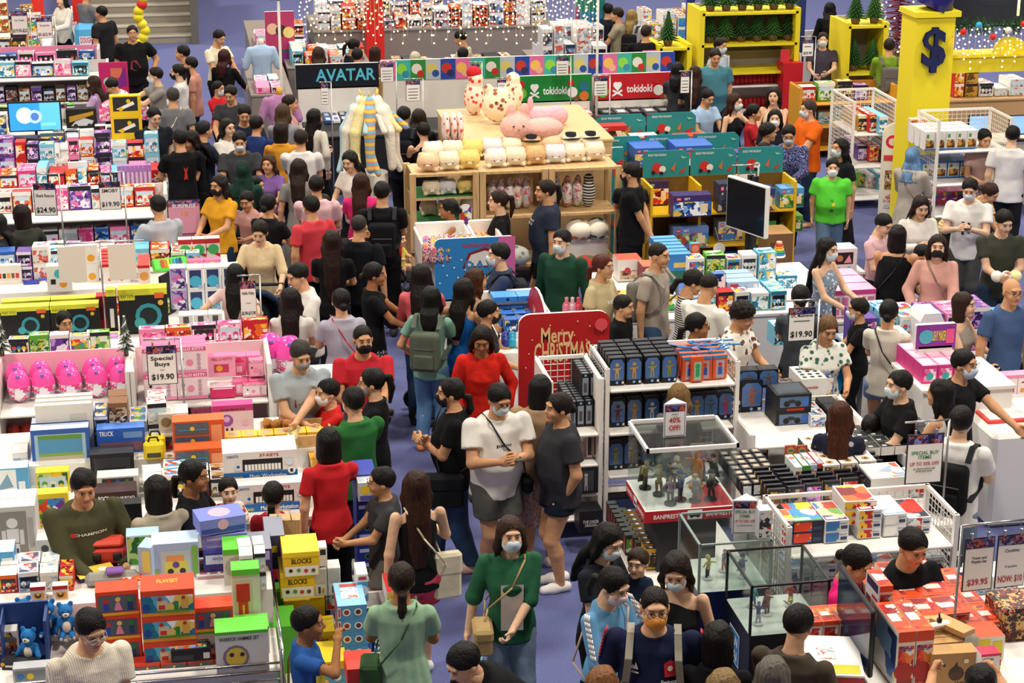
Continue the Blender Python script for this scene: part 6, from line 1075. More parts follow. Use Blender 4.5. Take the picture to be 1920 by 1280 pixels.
for i in range(9): p = at(1062+i % 3*11, 628-i//3*14, .9); tag(MB().lathe([(0, 0), (.04, 0), (.045, .03), (.04, .16), (.015, .2), (.02, .23), (0, .24)], M(('#d87a8a', '#d8b0c0', '#c84a5a')[i % 3], .15), 12).build('bottle', None, (p.x, p.y, .9)), 'pink glossy bottle, %s in the rank by the arched panel' % ordn(i+1), 'bottle', 'pink bottles')
t = thing('wooden_shelf', (3.87, 21.82, 0), 0, 'open pine shelving filled with soft toys', 'shelf'); w_ = wood()
for x in (-1.24, -.5, -.42, .32, .4, 1.2):
    for y in (-.28, .28): b = MB(); b.box(x-.035, y-.03, 0, x+.035, y+.03, 1.45, w_); b.build('post', t)
for z, x0, x1 in ((1.44, -1.24, 1.2), (1.16, -1.24, -.46), (.86, -1.24, -.46), (.9, -.42, 1.2), (.3, -1.24, 1.2)): b = MB(); b.box(x0, -.29, z-.03, x1, .29, z, w_, top=(M('#2f6a34', .9) if z in (1.16, .86) else None)); b.build('shelf_board', t)
def plush(x, y, z, s, c, label, face=1, dy=0, grp='round animal cushions', sq=.8, el=1, hat=None):
    p = at(x, y, z); t = thing('plush_cushion', (p.x, p.y+dy, z), R(random.uniform(-12, 12)), label, 'plush toy', grp); k = ('pl', s, c, face, sq)
    if k not in CACHE:
        g = Vol((-s*1.1, -s, -.01), (s*1.1, s, s*2.3*sq), .012 if s < .3 else .018); g.ell((0, 0, s*sq), (s, s*.85, s*sq), 0)
        for q in (-1, 1): g.ell((q*s*.62, 0, s*1.75*sq), (s*.24, s*.16, s*.24), .03).ell((q*s*.7, -s*.5, s*.2), (s*.22, s*.2, s*.15), .03)
        V_, Q_ = g.out(); b = MB()
        for q in (-1, 1): b.ell((q*s*.3, -s*.8, s*.9*sq), (s*.05, s*.05, s*.06), M('#2a1c18', .3), 8, 5)
        b.ell((0, -s*.86, s*.75*sq), (s*.16, s*.08, s*.1), M('#fbf4ea' if face == 1 else '#e8c0b0', .8), 10, 6); b.ell((0, -s*.93, s*.79*sq), (s*.05, s*.03, s*.035), M('#3a2420', .3), 8, 5); CACHE[k] = (raw_mesh('plush', V_, Q_, [noisy(c, 'cloth', .06, scale=30)]), b.mesh())
    mkobj('body', CACHE[k][0], t); mkobj('face', CACHE[k][1], t)
    if hat: b = MB(); b.lathe([(s*.9, 0), (s*.55, .02), (s*.5, s*.5), (0, s*.6)], M('#1a1a1e', .9), 16); tag(b.build('felt_hat', None, (p.x, p.y+dy, z+s*1.55*sq)), 'black felt hat on a round cushion, %s' % label.split(', ')[1], 'hat')
PCOL = ['#f0c8a0', '#f4e4c4', '#f4d47c', '#f8ecd8', '#f0e0c0', '#dcb07c', '#e4e0e0', '#f4e4c8', '#f0dcc0']
PN = ['peach bear', 'cream cat', 'yellow tiger', 'large ivory bear', 'ivory puppy', 'tan duckbill', 'pale grey seal', 'cream spotted pup', 'beige bear']
for i in range(9): plush(803+i*38 if i < 3 else 818+i*37, 320-i*2.6, 1.445, .135, PCOL[i], 'round %s cushion in the front row on the pine shelf top' % PN[i]); plush(815+i*37, 303-i*2, 1.445, .135, PCOL[(i*4+3) % 9], 'round cushion in the back row on the pine shelf top, %s from left' % ordn(i+1), dy=.14, hat=(i in (5, 7, 8)))
for i, (x, y, z) in enumerate(((808, 364, 1.165), (838, 362, 1.165), (873, 360, 1.165), (803, 401, .865), (835, 402, .865), (878, 396, .865))): plush(x, y, z, .11, PCOL[(i*5+1) % 9], 'round cushion on the %s green-lined shelf, %s' % ('upper' if i < 3 else 'lower', ('left', 'middle', 'right')[i % 3]), dy=-.03)
table('display_table', 'tall pine table behind the plush shelving', 3.3, 22.32, 5.2, 24.4, 1.6, c='#d8b484')
t = None
def blob(name, label, x, y, z, parts, c, cat='plush toy', v=.014, dy=0, mat=None, rz=0, grp=None, deco=None):
    p = at(x, y, z); A_ = np.array([q[0] for q in parts]); m_ = max(max(q[1]) for q in parts)+.02; g = Vol(A_.min(0)-m_, A_.max(0)+m_, v)
    for q in parts: g.ell(q[0], q[1], .03)
    V_, Q_ = g.out(); t = thing(name, (p.x, p.y+dy, z), R(rz), label, cat, grp); mkobj('body', raw_mesh(name, V_, Q_, [mat or noisy(c, 'cloth', .08, scale=25)]), t)
    if deco: b = MB(); [b.ell(*d_) for d_ in deco]; b.build('face', t)
    return t
eye = lambda x, y, z, r=.012: ((x, y, z), r, M('#2a1c18', .3), 8, 6)
blob('plush_rabbit', 'large pale pink lying rabbit cushion above the pine shelves', 968, 262, 1.6, [((0, 0, .16), (.2, .17, .16)), ((.32, 0, .13), (.26, .15, .13)), ((-.06, 0, .33), (.06, .04, .12)), ((.1, 0, .34), (.06, .04, .11))], '#f2bcb0', deco=[eye(-.06, -.165, .2), eye(.06, -.165, .2), ((0, -.17, .16), .015, M('#c87a70'), 8, 6)])
blob('plush_rabbit', 'white and pink bolster rabbit behind the pale pink rabbit', 1012, 236, 1.6, [((0, 0, .12), (.14, .12, .12)), ((.2, 0, .12), (.16, .12, .13)), ((-.12, 0, .28), (.04, .03, .1))], '#f0b8c4')
blob('plush_bear', 'cream bear cushion with brown spots', 936, 232, 1.6, [((0, 0, .24), (.22, .14, .22)), ((-.14, 0, .45), (.06, .04, .06)), ((.14, 0, .45), (.06, .04, .06))], '', mat=noisy('#f2e4c4', 'print', .1, '#a8644a', 12), deco=[eye(-.06, -.13, .3), eye(.06, -.13, .3), ((0, -.14, .26), .02, M('#5a3a30'), 8, 6)])
blob('plush_bear', 'cream bear cushion with red strawberries and a red cap', 889, 215, 1.6, [((0, 0, .22), (.13, .12, .22)), ((.02, 0, .46), (.1, .1, .1))], '', mat=noisy('#f4e0cc', 'print', .1, '#d84a40', 14), deco=[((.0, 0, .55), (.1, .09, .08), M('#c8242c', .9))])
blob('plush_bear', 'pale cream spotted cushion behind the pine shelves', 962, 205, 1.6, [((0, 0, .2), (.13, .12, .2)), ((0, 0, .4), (.09, .09, .09))], '', mat=noisy('#f4e8d0', 'print', .1, '#c88a60', 12))
for i, x in enumerate((836, 850, 862)): blob('bagged_cushion', 'bagged strawberry-print cushion leaning by the wire cage, %s one' % ordn(i+1), x, 262, 1.6, [((0, 0, .16), (.05, .16, .18))], '', mat=noisy('#f4dcd4', 'print', .1, '#d85a50', 16), grp='bagged strawberry cushions')
for i in range(8): blob('bagged_plush', 'clear bag of pastel plush on the pine middle shelf, %s from left' % ordn(i+1), 922+i*16 if i < 5 else 1042+(i-5)*20, 392-i, .91, [((0, 0, .16), (.07, .12, .17)), ((.01, 0, .33), (.03, .04, .05))], '', mat=pic(('#f0eae4', '#e8b8c4', '#b8d0e4', '#f0e0a8', '#f8f4f0', '#d86a70'), 26, i, .15), grp='bagged plush')
blob('plush_snake', 'black and white striped bagged plush at the right of the pine shelf', 1103, 385, .91, [((0, 0, .16), (.08, .1, .18)), ((0, 0, .34), (.06, .06, .05))], '', mat=noisy('#f0ece4', 'stripeh', .1, '#26262a', 9))
for i, (x, y, w2, c, c2) in enumerate(((1085, 448, .16, '#f4ecd8', '#e08a40'), (1120, 446, .14, '#f4ecd8', '#3a7a78'), (905, 478, .3, '#c8b8a8', '#a03a38'), (960, 498, .22, '#a8a8a0', '#5a6a70'), (1050, 512, .2, '#c83a38', '#e8e0d0'), (1100, 518, .2, '#b83a34', '#3a6a48'))): blob('bagged_cushion', '%s bagged cushion below the pine shelving' % ('white and orange leaf-print', 'white and teal ring-print', 'creamy wrapped', 'silver wrapped', 'red and cream', 'red and green')[i], x, y, .31 if i > 1 else .55, [((0, 0, .12), (w2, .16, .13))], '', mat=noisy(c, 'print', .1, c2, 9), grp=None, cat='cushion')
table('display_table', 'low white plinth carrying cushions inside the pine shelving', 4.35, 21.62, 5.0, 22.05, .55)
p = at(902, 351, 1.1); t = thing('round_tag', (p.x, p.y-.1, 1.14), 0, 'round red tag hanging on the pine shelving', 'sign'); b = MB(); b.cyl((0, 0, 0), (0, .006, 0), .065, M('#c82a3c'), n=24); b.build('disc', t); b = MB(); b.cyl((0, .003, .06), (0, .01, .2), .002, '#888888'); b.build('string', t)
p = at(695, 330, 1.0); t = thing('display_stand', (p.x, p.y, 0), 0, 'round grey drum stand with a post for the long limp plush toys', 'display'); b = MB(); b.cyl((0, 0, 0), (0, 0, 1.05), .22, M('#c0bab0'), n=24); b.build('drum', t); b = MB(); b.cyl((0, 0, 1.05), (0, 0, 1.95), .02, '#888888'); b.build('post', t); q0 = p
for i, (c, a, l_, pt) in enumerate((('#f0e8d8', 200, 'white', None), ('#bcdce4', 170, 'pale blue', None), ('#f2e4a4', 230, 'pale yellow', None), ('#f0b8b4', 20, 'pale pink', None), ('#e8826a', 265, 'rainbow striped', 1), ('#f4ecdc', 320, 'ivory', None), ('#f0e4d0', 350, 'speckled cream', None))):
    a = R(a); dx, dy = cos(a), sin(a); g = Vol((-.55, -.5, 1.0), (.55, .5, 2.1), .018); g.chain([(dx*.06, dy*.06, 1.9), (dx*.18, dy*.18, 1.84), (dx*.3, dy*.26, 1.6), (dx*.33, dy*.28, 1.15)], [.07, .075, .07, .05], .03); g.ell((dx*.1, dy*.1, 1.93), (.08, .08, .1), .02); g.chain([(dx*.12, dy*.12, 1.85), (-dy*.28, dx*.2, 1.78), (-dy*.45, dx*.3, 1.62)], [.03, .035, .04], .02).chain([(dx*.3, dy*.26, 1.4), (dx*.38-dy*.1, dy*.3+dx*.1, 1.1)], [.04, .04], .02)
    V_, Q_ = g.out(); m_ = noisy(c, 'cloth', .06, scale=30)
    if pt: m_ = noisy(c, 'stripeh', .1, '#7ac8c0', 3.2); cr = [n for n in m_.node_tree.nodes if n.type == 'VALTORGB'][0].color_ramp; cr.elements[0].color = lin('#e8744a'); cr.elements.new(.25).color = lin('#f0c860'); cr.elements.new(.75).color = lin('#78b8d8')
    tt = thing('hanging_plush', (q0.x, q0.y, 0), 0, '%s long-limbed plush unicorn drooping from the post' % l_, 'plush toy', None); mkobj('body', raw_mesh('limp', V_, Q_, [m_]), tt); b = MB(); b.cyl((dx*.1, dy*.1, 2.02), (dx*.12, dy*.12, 2.1), .015, M('#f0d878'), .003, 8); b.build('horn', tt)
YL = '#e8b820'; TE = '#2a8a8c'
def tier(x0, y0, w, label, lv, h):
    r = rect_thing('display_shelf', label, 'shelf', x0, y0, x0+w, y0+.5); m = M(YL, .45); n_ = max(1, round(w/.62))
    for i in range(n_+1): b = MB(); x = -w/2+w*i/n_; b.box(x-.015, -.25, 0, x+.015, .25, h, m); b.build('upright', r)
    for z in lv: b = MB(); b.box(-w/2, -.26, z-.025, w/2, .25, z, m); b.build('shelf_board', r)
    b = MB(); b.box(-w/2, .235, 0, w/2, .25, h, M('#6a5020')); b.build('back_panel', r)
    for i in range(n_):
        b = MB(); a, c = -w/2+w*i/n_+.01, -w/2+w*(i+1)/n_-.01; pts = [(a, h), (c, h), (c, h+.26), (c-.06, h+.32), (a, h+.32)]; b.prism(pts, -.26, -.245, M(TE), TF, top=M(TE))
        decals(b, Matrix.Translation((a, .245, h)) @ TF, c-a, .32, [('T', 'BUILD THE HOLIDAY', .3, .84, .08, .4, '#e8f0f0'), ('c', .3, .35, .2, '#c8302c'), ('c', .42, .3, .13, '#e8e4dc'), ('c', .22, .18, .08, '#2a1c1c'), ('c', .4, .15, .07, '#2a1c1c'), ('g', [(.6, .3), (.7, .55), (.68, .2)], '#c87040'), ('g', [(.78, .2), (.95, .35), (.85, .12)], '#c8302c'), ('g', [(.8, .8), (.95, .72), (.85, .68)], '#8ac8b8'), ('g', [(0, .92), (.1, 1), (0, 1)], '#c8302c')], .003); b.build('header_card', r)
    return r
tier(4.8, 24.25, 2.1, 'rear row of yellow brick-set shelving with teal header cards', (.4, .8), 1.05); tier(5.15, 22.7, 1.9, 'middle row of yellow brick-set shelving with teal header cards', (.4, .85), 1.1); tier(5.4, 21.2, 1.75, 'front row of yellow brick-set shelving with teal header cards', (.12, .52, .92), 1.25)
lg = lambda l_, x, y, w, h, z, c, pal, s=1, n=(1, 1, 1), d=.22: K('brick set box', l_, x, y, w, h, z, d, c, [('r', .0, .05, 1, .7, PC(pal, 16, s)), ('r', .08, .76, .2, .92, '#c8242c'), ('T', 'LEGO', .14, .84, .07, .09, '#ffffff'), ('T', 'CITY' if c == '#3a6ac0' else 'SET', .36, .84, .1, .16, '#f0f0f0'), ('r', .7, .2, .9, .6, '#f0d8b0')], topc=c, n=n)
for q in ((1113, 268, 64, 30, 1.06, '#c8302c', 'gold', 'red adventure'), (1183, 268, 52, 12, 1.06, '#e8e0d8', 'red', 'white and red car'), (1266, 264, 60, 8, 1.06, '#d8482c', 'orange', 'flat red car')): lg('%s brick set before the rear teal cards' % q[7], *q[:7], n=(1, 1, 1))
for q in ((1190, 315, 58, 36, 1.11, '#3a6ac0', 'lego', 'blue city rescue'), (1266, 313, 72, 38, 1.11, '#3a6ac0', 'white', 'blue city rocket'), (1345, 300, 70, 12, 1.2, '#5a3a98', 'purple', 'flat violet'), (1347, 312, 66, 18, 1.11, '#3a2a5a', 'pink', 'violet and pink'), (1135, 318, 30, 30, 1.11, '#8a8a98', 'lego', 'grey and sand')): lg('%s brick set before the middle teal cards' % q[7], *q[:7], n=(1, 2, 1) if q[3] > 30 else (1, 1, 1))
for q in ((1206, 386, 48, 44, .93, '#3a2a4a', 'red', 'dark haunted-house'), (1262, 408, 74, 40, .93, '#3a2a68', 'blue', 'violet space-centre'), (1346, 398, 52, 52, .93, '#26304a', 'dark', 'tall navy'), (1404, 396, 50, 40, .93, '#2a3a6a', 'lego', 'blue harbour'), (1462, 390, 46, 36, .93, '#5a9ad0', 'green', 'green jungle'), (1212, 436, 34, 32, .53, '#d8b060', 'gold', 'sandy'), (1262, 466, 68, 38, .53, '#6a80b8', 'lego', 'orange tower'), (1346, 452, 52, 36, .53, '#a8b8d8', 'lego', 'white bridge city'), (1406, 448, 50, 32, .53, '#3a8a50', 'green', 'green jeep'), (1462, 436, 44, 30, .53, '#6aa048', 'green', 'small green'), (1210, 486, 36, 34, .13, '#6ab0b8', 'green', 'pale tree'), (1350, 508, 46, 36, .13, '#2a5ab0', 'blue', 'deep blue fire-station'), (1408, 500, 50, 30, .13, '#3a6ac0', 'lego', 'low blue')): lg('%s brick set on the front yellow shelving' % q[7], *q[:7], s=q[0] % 5)
panel('display_sign', 'tall teal festive side board at the left end of the brick shelving', 'sign', 1144, 492, 1168, 500, .05, 1.45, .03, TE, [('g', [(.1, .75), (.9, .8), (.9, .9), (.1, .85)], '#c83a34'), ('c', .5, .35, .05, '#c85a48')], r=.02, foot=0); p = at(1334, 423, .9); t = thing('round_tag', (p.x, p.y-.35, .72), 0, 'round cream tag at the front of the yellow shelving', 'sign'); b = MB(); b.cyl((0, 0, 0), (0, .006, 0), .07, M('#f0e8dc'), n=24); b.build('disc', t); b = MB(); b.cyl((0, .003, .07), (0, .2, .2), .002, '#888888'); b.build('string', t)
table('display_table', 'white island of train sets and nursery toys in the centre right', 4.3, 18.0, 6.75, 19.75, .7)
for q in ((1158, 528, 46, 40, '#e8e2dc', '#e85038', 'red-lidded white kitchen toy'), (1205, 540, 34, 40, '#8a3a40', '#e87050', 'red boxed toy by the taupe tee')): K('toy box', '%s box' % q[6], q[0], q[1], q[2], q[3], .71, .25, q[4], [('r', .1, .1, .9, .5, PC('brown', 20)), ('c', .4, .5, .14, '#c83a50')], topc=q[5])
K('toy box', 'blue train-set carton in the long overlapping row', 1248, 540, 48, 62, .71, .1, '#3a80c8', [('r', .1, .1, .9, .5, '#2a6a60'), ('r', .3, .6, .9, .75, '#e8c060')], n=(1, 6, 1), dy=.13, topc='#5aa4e0', left=[('r', .1, .2, .9, .8, PC('mix', 16))])
K('toy box', 'pale blue round-the-track train box', 1362, 572, 62, 42, .71, .14, '#a8c4e4', [('r', .05, .06, .78, .72, PC('green', 12)), ('c', .35, .4, .2, '#b8d048'), ('r', .1, .78, .35, .92, '#c83a50'), ('r', .82, .1, .96, .9, '#d8e0ec')], n=(1, 3, 1), dy=.16); K('toy box', 'small blue train carton left of the track boxes', 1336, 574, 24, 30, .71, .1, '#5a80b8', art(7, 'blue'), n=(1, 1, 2))
K('toy box', 'bright orange and blue rounded toy card beside the train row', 1294, 505, 17, 48, .85, .06, '#4ab0d8', [('r', 0, .6, 1, 1, '#e8582c'), ('c', .5, .8, .14, '#f0a080')])
table('display_table', 'white table of kitchen and doll toys at the centre right', 6.3, 16.45, 7.9, 17.25, .7); table('display_table', 'low white plinth under the pink kitchen boxes', 6.36, 17.62, 7.0, 18.5, .7); table('display_table', 'plinth under the baby doll box', 6.72, 18.62, 7.1, 18.9, .9); K('toy box', 'pink and lilac kitchen playset box in the overlapping group of three', 1556, 596, 88, 50, .71, .24, '#e8a0c8', [('r', .03, .04, .97, .8, '#f4e0e8')]+[('r', .06+.19*i, .4, .2+.19*i, .74, ('#d88a70', '#e87aa8', '#c85a60', '#d86a90', '#c8789a')[i]) for i in range(5)]+[('r', .06+.19*i, .08, .2+.19*i, .3, '#e070a0') for i in range(5)]+[('r', 0, .84, 1, 1, '#c83a88')], n=(1, 3, 1), dy=.26, topc='#e8b4d4', left=[('r', .1, .1, .9, .9, '#a888d0')])
K('toy box', 'white and red doll box with a baby doll in the window', 1556, 512, 52, 44, .9, .24, '#e8e0e0', [('r', .15, .35, .85, .85, M('#3a2a2c', .2)), ('c', .35, .6, .14, '#b87a58'), ('g', [(.5, .4), (.8, .4), (.7, .75)], '#f09ab8'), ('r', 0, 0, .2, 1, '#c8303c'), ('c', .3, .15, .1, '#58c0d8'), ('c', .7, .15, .1, '#58c0d8')], topc='#b8d4e4')
K('toy box', 'black dinosaur box behind the price sign', 1522, 612, 46, 46, .71, .14, '#15161a', [('c', .5, .55, .22, '#6a5a48'), ('r', .1, .05, .9, .2, '#3a3a40')]); K('toy box', 'white noodle-dough box with colourful strands', 1688, 626, 52, 36, .71, .2, '#e8e4f0', [('r', .1, .08, .9, .8, PC('mix', 20)), ('r', 0, .86, 1, 1, '#c8b0e0')], n=(1, 2, 1)); K('toy box', 'yellow shark game box beside the noodle dough', 1740, 624, 22, 36, .71, .2, '#ecc830', [('g', [(.1, .1), (.9, .1), (.5, .8)], '#3a8ab8')], n=(1, 4, 1), dy=.16, topc='#d8c8e8')
for i, (x, y) in enumerate(((1580, 600), (1620, 596), (1560, 640), (1598, 650), (1570, 685))): p = at(x, y+18, .5); t = thing('storage_tub', (p.x, p.y, .0), 0, 'bright blue plastic tub of water toys, %s in the cluster' % ordn(i+1), 'tub', 'blue tubs'); b = MB(); b.bevbox(-.17, -.14, .3, .17, .14, .6, M('#1f96dc', .3), .03); b.build('tub_body', t); b = MB(); b.bevbox(-.19, -.16, .6, .19, .16, .64, M('#2aa8ec', .3), .015); b.build('lid', t); b = MB(); b.box(-.16, -.13, 0, .16, .13, .3, M('#d8d4d0')); b.build('stand', t)
p = at(1418, 520, 0); t = thing('monitor_stand', (6.12, 19.6, 0), R(-66), 'large screen on a tall black stand, seen edge-on in front of the brick sets', 'television'); b = MB()
for x in (-.04, .04): b.box(x-.02, -.03, 0, x+.02, .03, 1.75, M('#121214', .5))
b.build('pole', t); b = MB(); b.box(-.3, -.3, 0, .3, .3, .04, M('#121214')); b.build('base', t); b = MB(); b.bevbox(-.33, -.09, 1.12, .33, -.03, 1.7, M('#e8e4de', .4), .01); b.build('case', t); b = MB(); b.box(-.31, -.095, 1.14, .31, -.091, 1.68, M('#17181c', .12)); b.build('screen', t)
sign_stand(1372, 386, 1.3, 42, 58, [], 'blank white sheet hanging from a chrome stand by the screen', blank=True, pole_side=1)
K('carton', 'brown shipping carton in the pile beside the screen', 1436, 556, 42, 42, .02, .4, '#8a6440', [('r', .1, .3, .5, .6, '#6a4a2c')], n=(1, 1, 3), topc='#b08858', wm=.3, hm=.25); p = at(1460, 480, .78); t = thing('stacking_rings', (p.x, p.y, .776), 0, 'rainbow stacking-ring toy on the brown cartons', 'toy')
b = MB(); [b.cyl((0, 0, i*.025), (0, 0, i*.025+.022), .075-.007*i, M(('#f0f0f0', '#3a80d0', '#40b070', '#f0e040', '#f09a30', '#e04038', '#f0b8a0')[i], .3), n=18) for i in range(7)]; b.build('rings', t)
def headerboard(x0, y0, x1, y1, z, hgt, c, items, label): return panel('header_board', label, 'sign', x0, y0, x1, y1, z, hgt, .05, c, items, r=.01, foot=0)
headerboard(555, 168, 714, 160, 1.25, .36, '#101722', [('T', 'AVATAR', .6, .52, .48, .72, '#5ac0e0')], 'black header board with glowing blue lettering')
strip = []
for i in range(20): cc = [('#e070a8', '#f0c060'), ('#40b8a8', '#90d848'), ('#2f8a40', '#e8e0d8'), ('#b8c0c8', '#d8c870'), ('#2a48a8', '#c83a30')][i % 5]; x = i*.05; strip += [('r', x, 0, x+.05, 1, cc[0]), ('c', x+.02, .55, .26, cc[1]), ('c', x+.033, .3, .18, ('#f0b890', '#3a90b0', '#c8302c', '#2a50a0', '#2a3060')[i % 5])]
headerboard(714, 152, 1272, 134, 1.35, .3, '#2a6a50', strip, 'long colourful picture strip along the rear counter')
headerboard(617, 196, 965, 188, 1.0, .36, '#ecc078', [('g', [(0, 0), (.2, 0), (.15, .5), (.06, .6)], '#6ac0d8'), ('g', [(.3, 0), (1, 0), (1, .15), (.6, .5), (.4, .3)], '#5ab4c8'), ('c', .5, .3, .16, '#d84a40'), ('c', .62, .7, .12, '#8a98c8'), ('c', .04, .8, .06, '#8a4a2c'), ('T', 'deer meadow', .76, .5, .2, .12, '#d8903a')], 'sandy header board with small sea-creature drawings')
def toki(x0, y0, x1, y1, c, l_): headerboard(x0, y0, x1, y1, 1.0, .4, c, [('T', 'tokidoki', .53, .42, .28, .3, '#ffffff'), ('c', .25, .6, .1, '#ffffff'), ('c', .29, .6, .1, '#ffffff'), ('g', [(.22, .55), (.32, .55), (.27, .35)], '#ffffff'), ('g', [(.21, .35), (.33, .15), (.33, .22), (.22, .42)], '#ffffff'), ('g', [(.33, .35), (.21, .15), (.21, .22), (.32, .42)], '#ffffff'), ('c', .1, .35, .22, '#7ac040'), ('c', .1, .7, .14, '#c82a2c'), ('c', .75, .35, .2, '#f0ece8'), ('c', .73, .7, .12, '#c82a2c'), ('c', .9, .55, .2, '#2a7a90'), ('c', .9, .2, .18, '#e07a3a'), ('c', .8, .1, .1, '#8a4a30')], l_)
toki(962, 194, 1112, 190, '#1f8a3c', 'green header board with white lettering and crossed-bones heart'); toki(1114, 190, 1276, 184, '#c8202c', 'red header board with white lettering and crossed-bones heart')
for i, (x0, x1, l_) in enumerate(((1.75, 2.9, 'left'), (3.0, 4.6, 'middle left'), (4.7, 5.7, 'middle right'), (5.8, 7.1, 'right'))): table('display_table', 'black apparel counter, %s of the row' % l_, x0, 26.4, x1, 27.45, .85, c='#1c1c20'); 
ROWC = lambda x0, x1, y, z, cs, l_: [K('folded_garment'.replace('_', ' '), '%s folded garment, %s on %s' % (cs[i % len(cs)][0], ordn(i+1), l_), x0+i*(x1-x0)/6, y-i, (x1-x0)/6.6, 5, z, .3, cs[i % len(cs)][1], (), [('r', .2, .2, .8, .8, cs[i % len(cs)][2])], n=(1, 2, 1)) for i in range(6)]
ROWC(1130, 1290, 218, .86, (('black', '#1c1c20', '#8a8a90'), ('grey', '#5a5a60', '#d8d8d8')), 'the right black counter'); ROWC(1045, 1112, 222, .86, (('charcoal', '#3a3a40', '#a8a8a8'), ('pale pink', '#e8b0b0', '#f0d0d0')), 'the middle black counter'); ROWC(610, 700, 232, .86, (('blue', '#2a4a80', '#b8c8e0'), ('white', '#dcdcdc', '#6a6ab0'), ('navy', '#20284a', '#c8c8d0')), 'the left black counter')
for q in ((601, 196, 14, 38, 'by the sandy board left end'), (712, 154, 25, 34, 'right of the black header board'), (760, 190, 27, 38, 'in the middle of the sandy board'), (883, 154, 15, 34, 'on the picture strip'), (931, 176, 22, 26, 'above the strawberry plush'), (1041, 142, 24, 34, 'over the green board'), (1112, 180, 26, 34, 'between green and red boards'), (1274, 175, 17, 38, 'at the red board right end')): sign_stand(q[0], q[1], 1.45, q[2], q[3], [('|', .6, .03, '#333333', .7), ('|', .45, .03, '#555555', .7), ('|', .3, .03, '#333333', .7), ('|', .15, .03, '#555555', .6)], 'small white price list '+q[4], up=.02)
p = at(1207, 140, 1.3); t = thing('poster_board', (p.x+.1, p.y, 0), 0, 'bright pink poster above the red header board', 'poster'); b = MB(); b.box(-.12, 0, 1.3, .12, .02, 1.66, M('#e878b0')); decals(b, Matrix.Translation((-.12, 0, 1.3)) @ TF, .24, .36, [('r', .1, .1, .9, .4, '#f4d0e0'), ('c', .5, .65, .16, '#f8e8f0')], .003); b.build('panel', t); b = MB(); b.cyl((0, .03, 0), (0, .03, 1.5), .01, '#888888'); b.build('pole', t)
for x, y, c, l_, ln in ((490, 95, '#8fb4d8', 'headless dress form in a long pale blue striped shirt', .95), (524, 190, '#c088b8', 'dress form in a mauve dress with a gold neck cap', 1.0)):
    p = at(x, y, 1.35); t = thing('dress_form', (p.x, p.y, 0), 0, l_, 'mannequin'); g = Vol((-.3, -.2, .4), (.3, .2, 1.6), .018); g.loft([(.55, .22, .15, 0), (.9, .16, .12, 0), (1.1, .15, .11, 0), (1.3, .2, .12, 0), (1.4, .17, .09, 0), (1.45, .06, .06, 0)], Matrix(), 0, fold=.006); g.chain([(.18, 0, 1.36), (.26, 0, 1.1)], [.06, .06], .02).chain([(-.18, 0, 1.36), (-.26, 0, 1.1)], [.06, .06], .02); V_, Q_ = g.out(); mkobj('garment', raw_mesh('garment', V_, Q_, [noisy(c, 'stripev' if 'blue' in l_ else 'cloth', .1, '#b8cce0' if 'blue' in l_ else None, 14)]), t); b = MB(); b.cyl((0, 0, 1.44), (0, 0, 1.54), .05, M('#e8d8c0' if 'blue' in l_ else '#d8a840', .4), .04); b.build('neck_cap', t); b = MB(); b.cyl((0, 0, .02), (0, 0, .6), .02, '#444444'); b.cyl((0, 0, 0), (0, 0, .03), .18, '#444444', n=20); b.build('stand', t)
gondola('display_shelf', 'white wire rack of stationery left of the light blue headscarf', 9.0, 24.4, .6, .9, 1.5, (.15, .6, 1.05)); gondola('display_shelf', 'white wire rack of white figure boxes in front of the yellow pillar', 9.2, 21.95, .95, .66, 1.75, (.54, .94, 1.36))
for z, y, pl, l_ in ((1.06, 245, ['gold', 'white', 'red', 'aqua'], 'upper'), (.61, 300, ['dark', 'red', 'purple'], 'middle'), (.16, 350, ['green', 'aqua', 'white'], 'lowest')): ROW('the %s board of the stationery rack' % l_, 1608, 1668, y, y+8, z, (14, 22), (22, 32), .7, pl, 101+y)
bw = [('r', .05, .05, .95, .9, '#e8e4de'), ('r', .1, .1, .9, .55, PC('gold', 30)), ('r', .15, .65, .4, .85, '#5a9a50'), ('r', 0, 0, 1, .08, '#3a6ab8')]
K('figure box', 'white window box of a small figure on the rack by the pillar', 1733, 282, 20, 34, 1.37, .16, '#ece8e2', bw, n=(5, 3, 1), dy=.19, topc='#f6f2ee'); K('figure box', 'blue-footed window box on the rack middle board', 1728, 335, 24, 30, .95, .2, '#3a70b8', bw, n=(4, 2, 1)); K('toy box', 'pink trinket box on the rack lowest board', 1730, 385, 22, 24, .55, .2, '#d86a9a', art(3, 'mix'), n=(4, 2, 1))
K('figure box', 'pale printed card box at the left end of the pillar rack', 1706, 262, 16, 38, 1.37, .1, '#e0d8d4', art(8, 'red'), n=(2, 1, 1))
for x, l_ in ((1646, 'left'), (1672, 'right')): p = at(x, 400, .05); t = thing('display_sign', (p.x, p.y, 0), R(-14), 'white rounded standing board with red seed-shaped badge, %s of two' % l_, 'sign'); b = MB(); b.prism([(0, 0), (.3, 0), (.3, 1.15), (.25, 1.25), (.15, 1.3), (.05, 1.25), (0, 1.15)], -.03, 0, M('#f0ece8'), TF); b.build('board', t); b = MB(); decals(b, TF, .3, 1.3, [('c', .45, .8, .07, '#d82a44'), ('c', .45, .8, .04, '#f0dce0'), ('r', .1, .6, .75, .66, '#d83a50'), ('r', .2, .3, .8, .5, PC('brown', 30)), ('r', .2, .1, .8, .25, PC('white', 30))], .003); b.build('print', t)
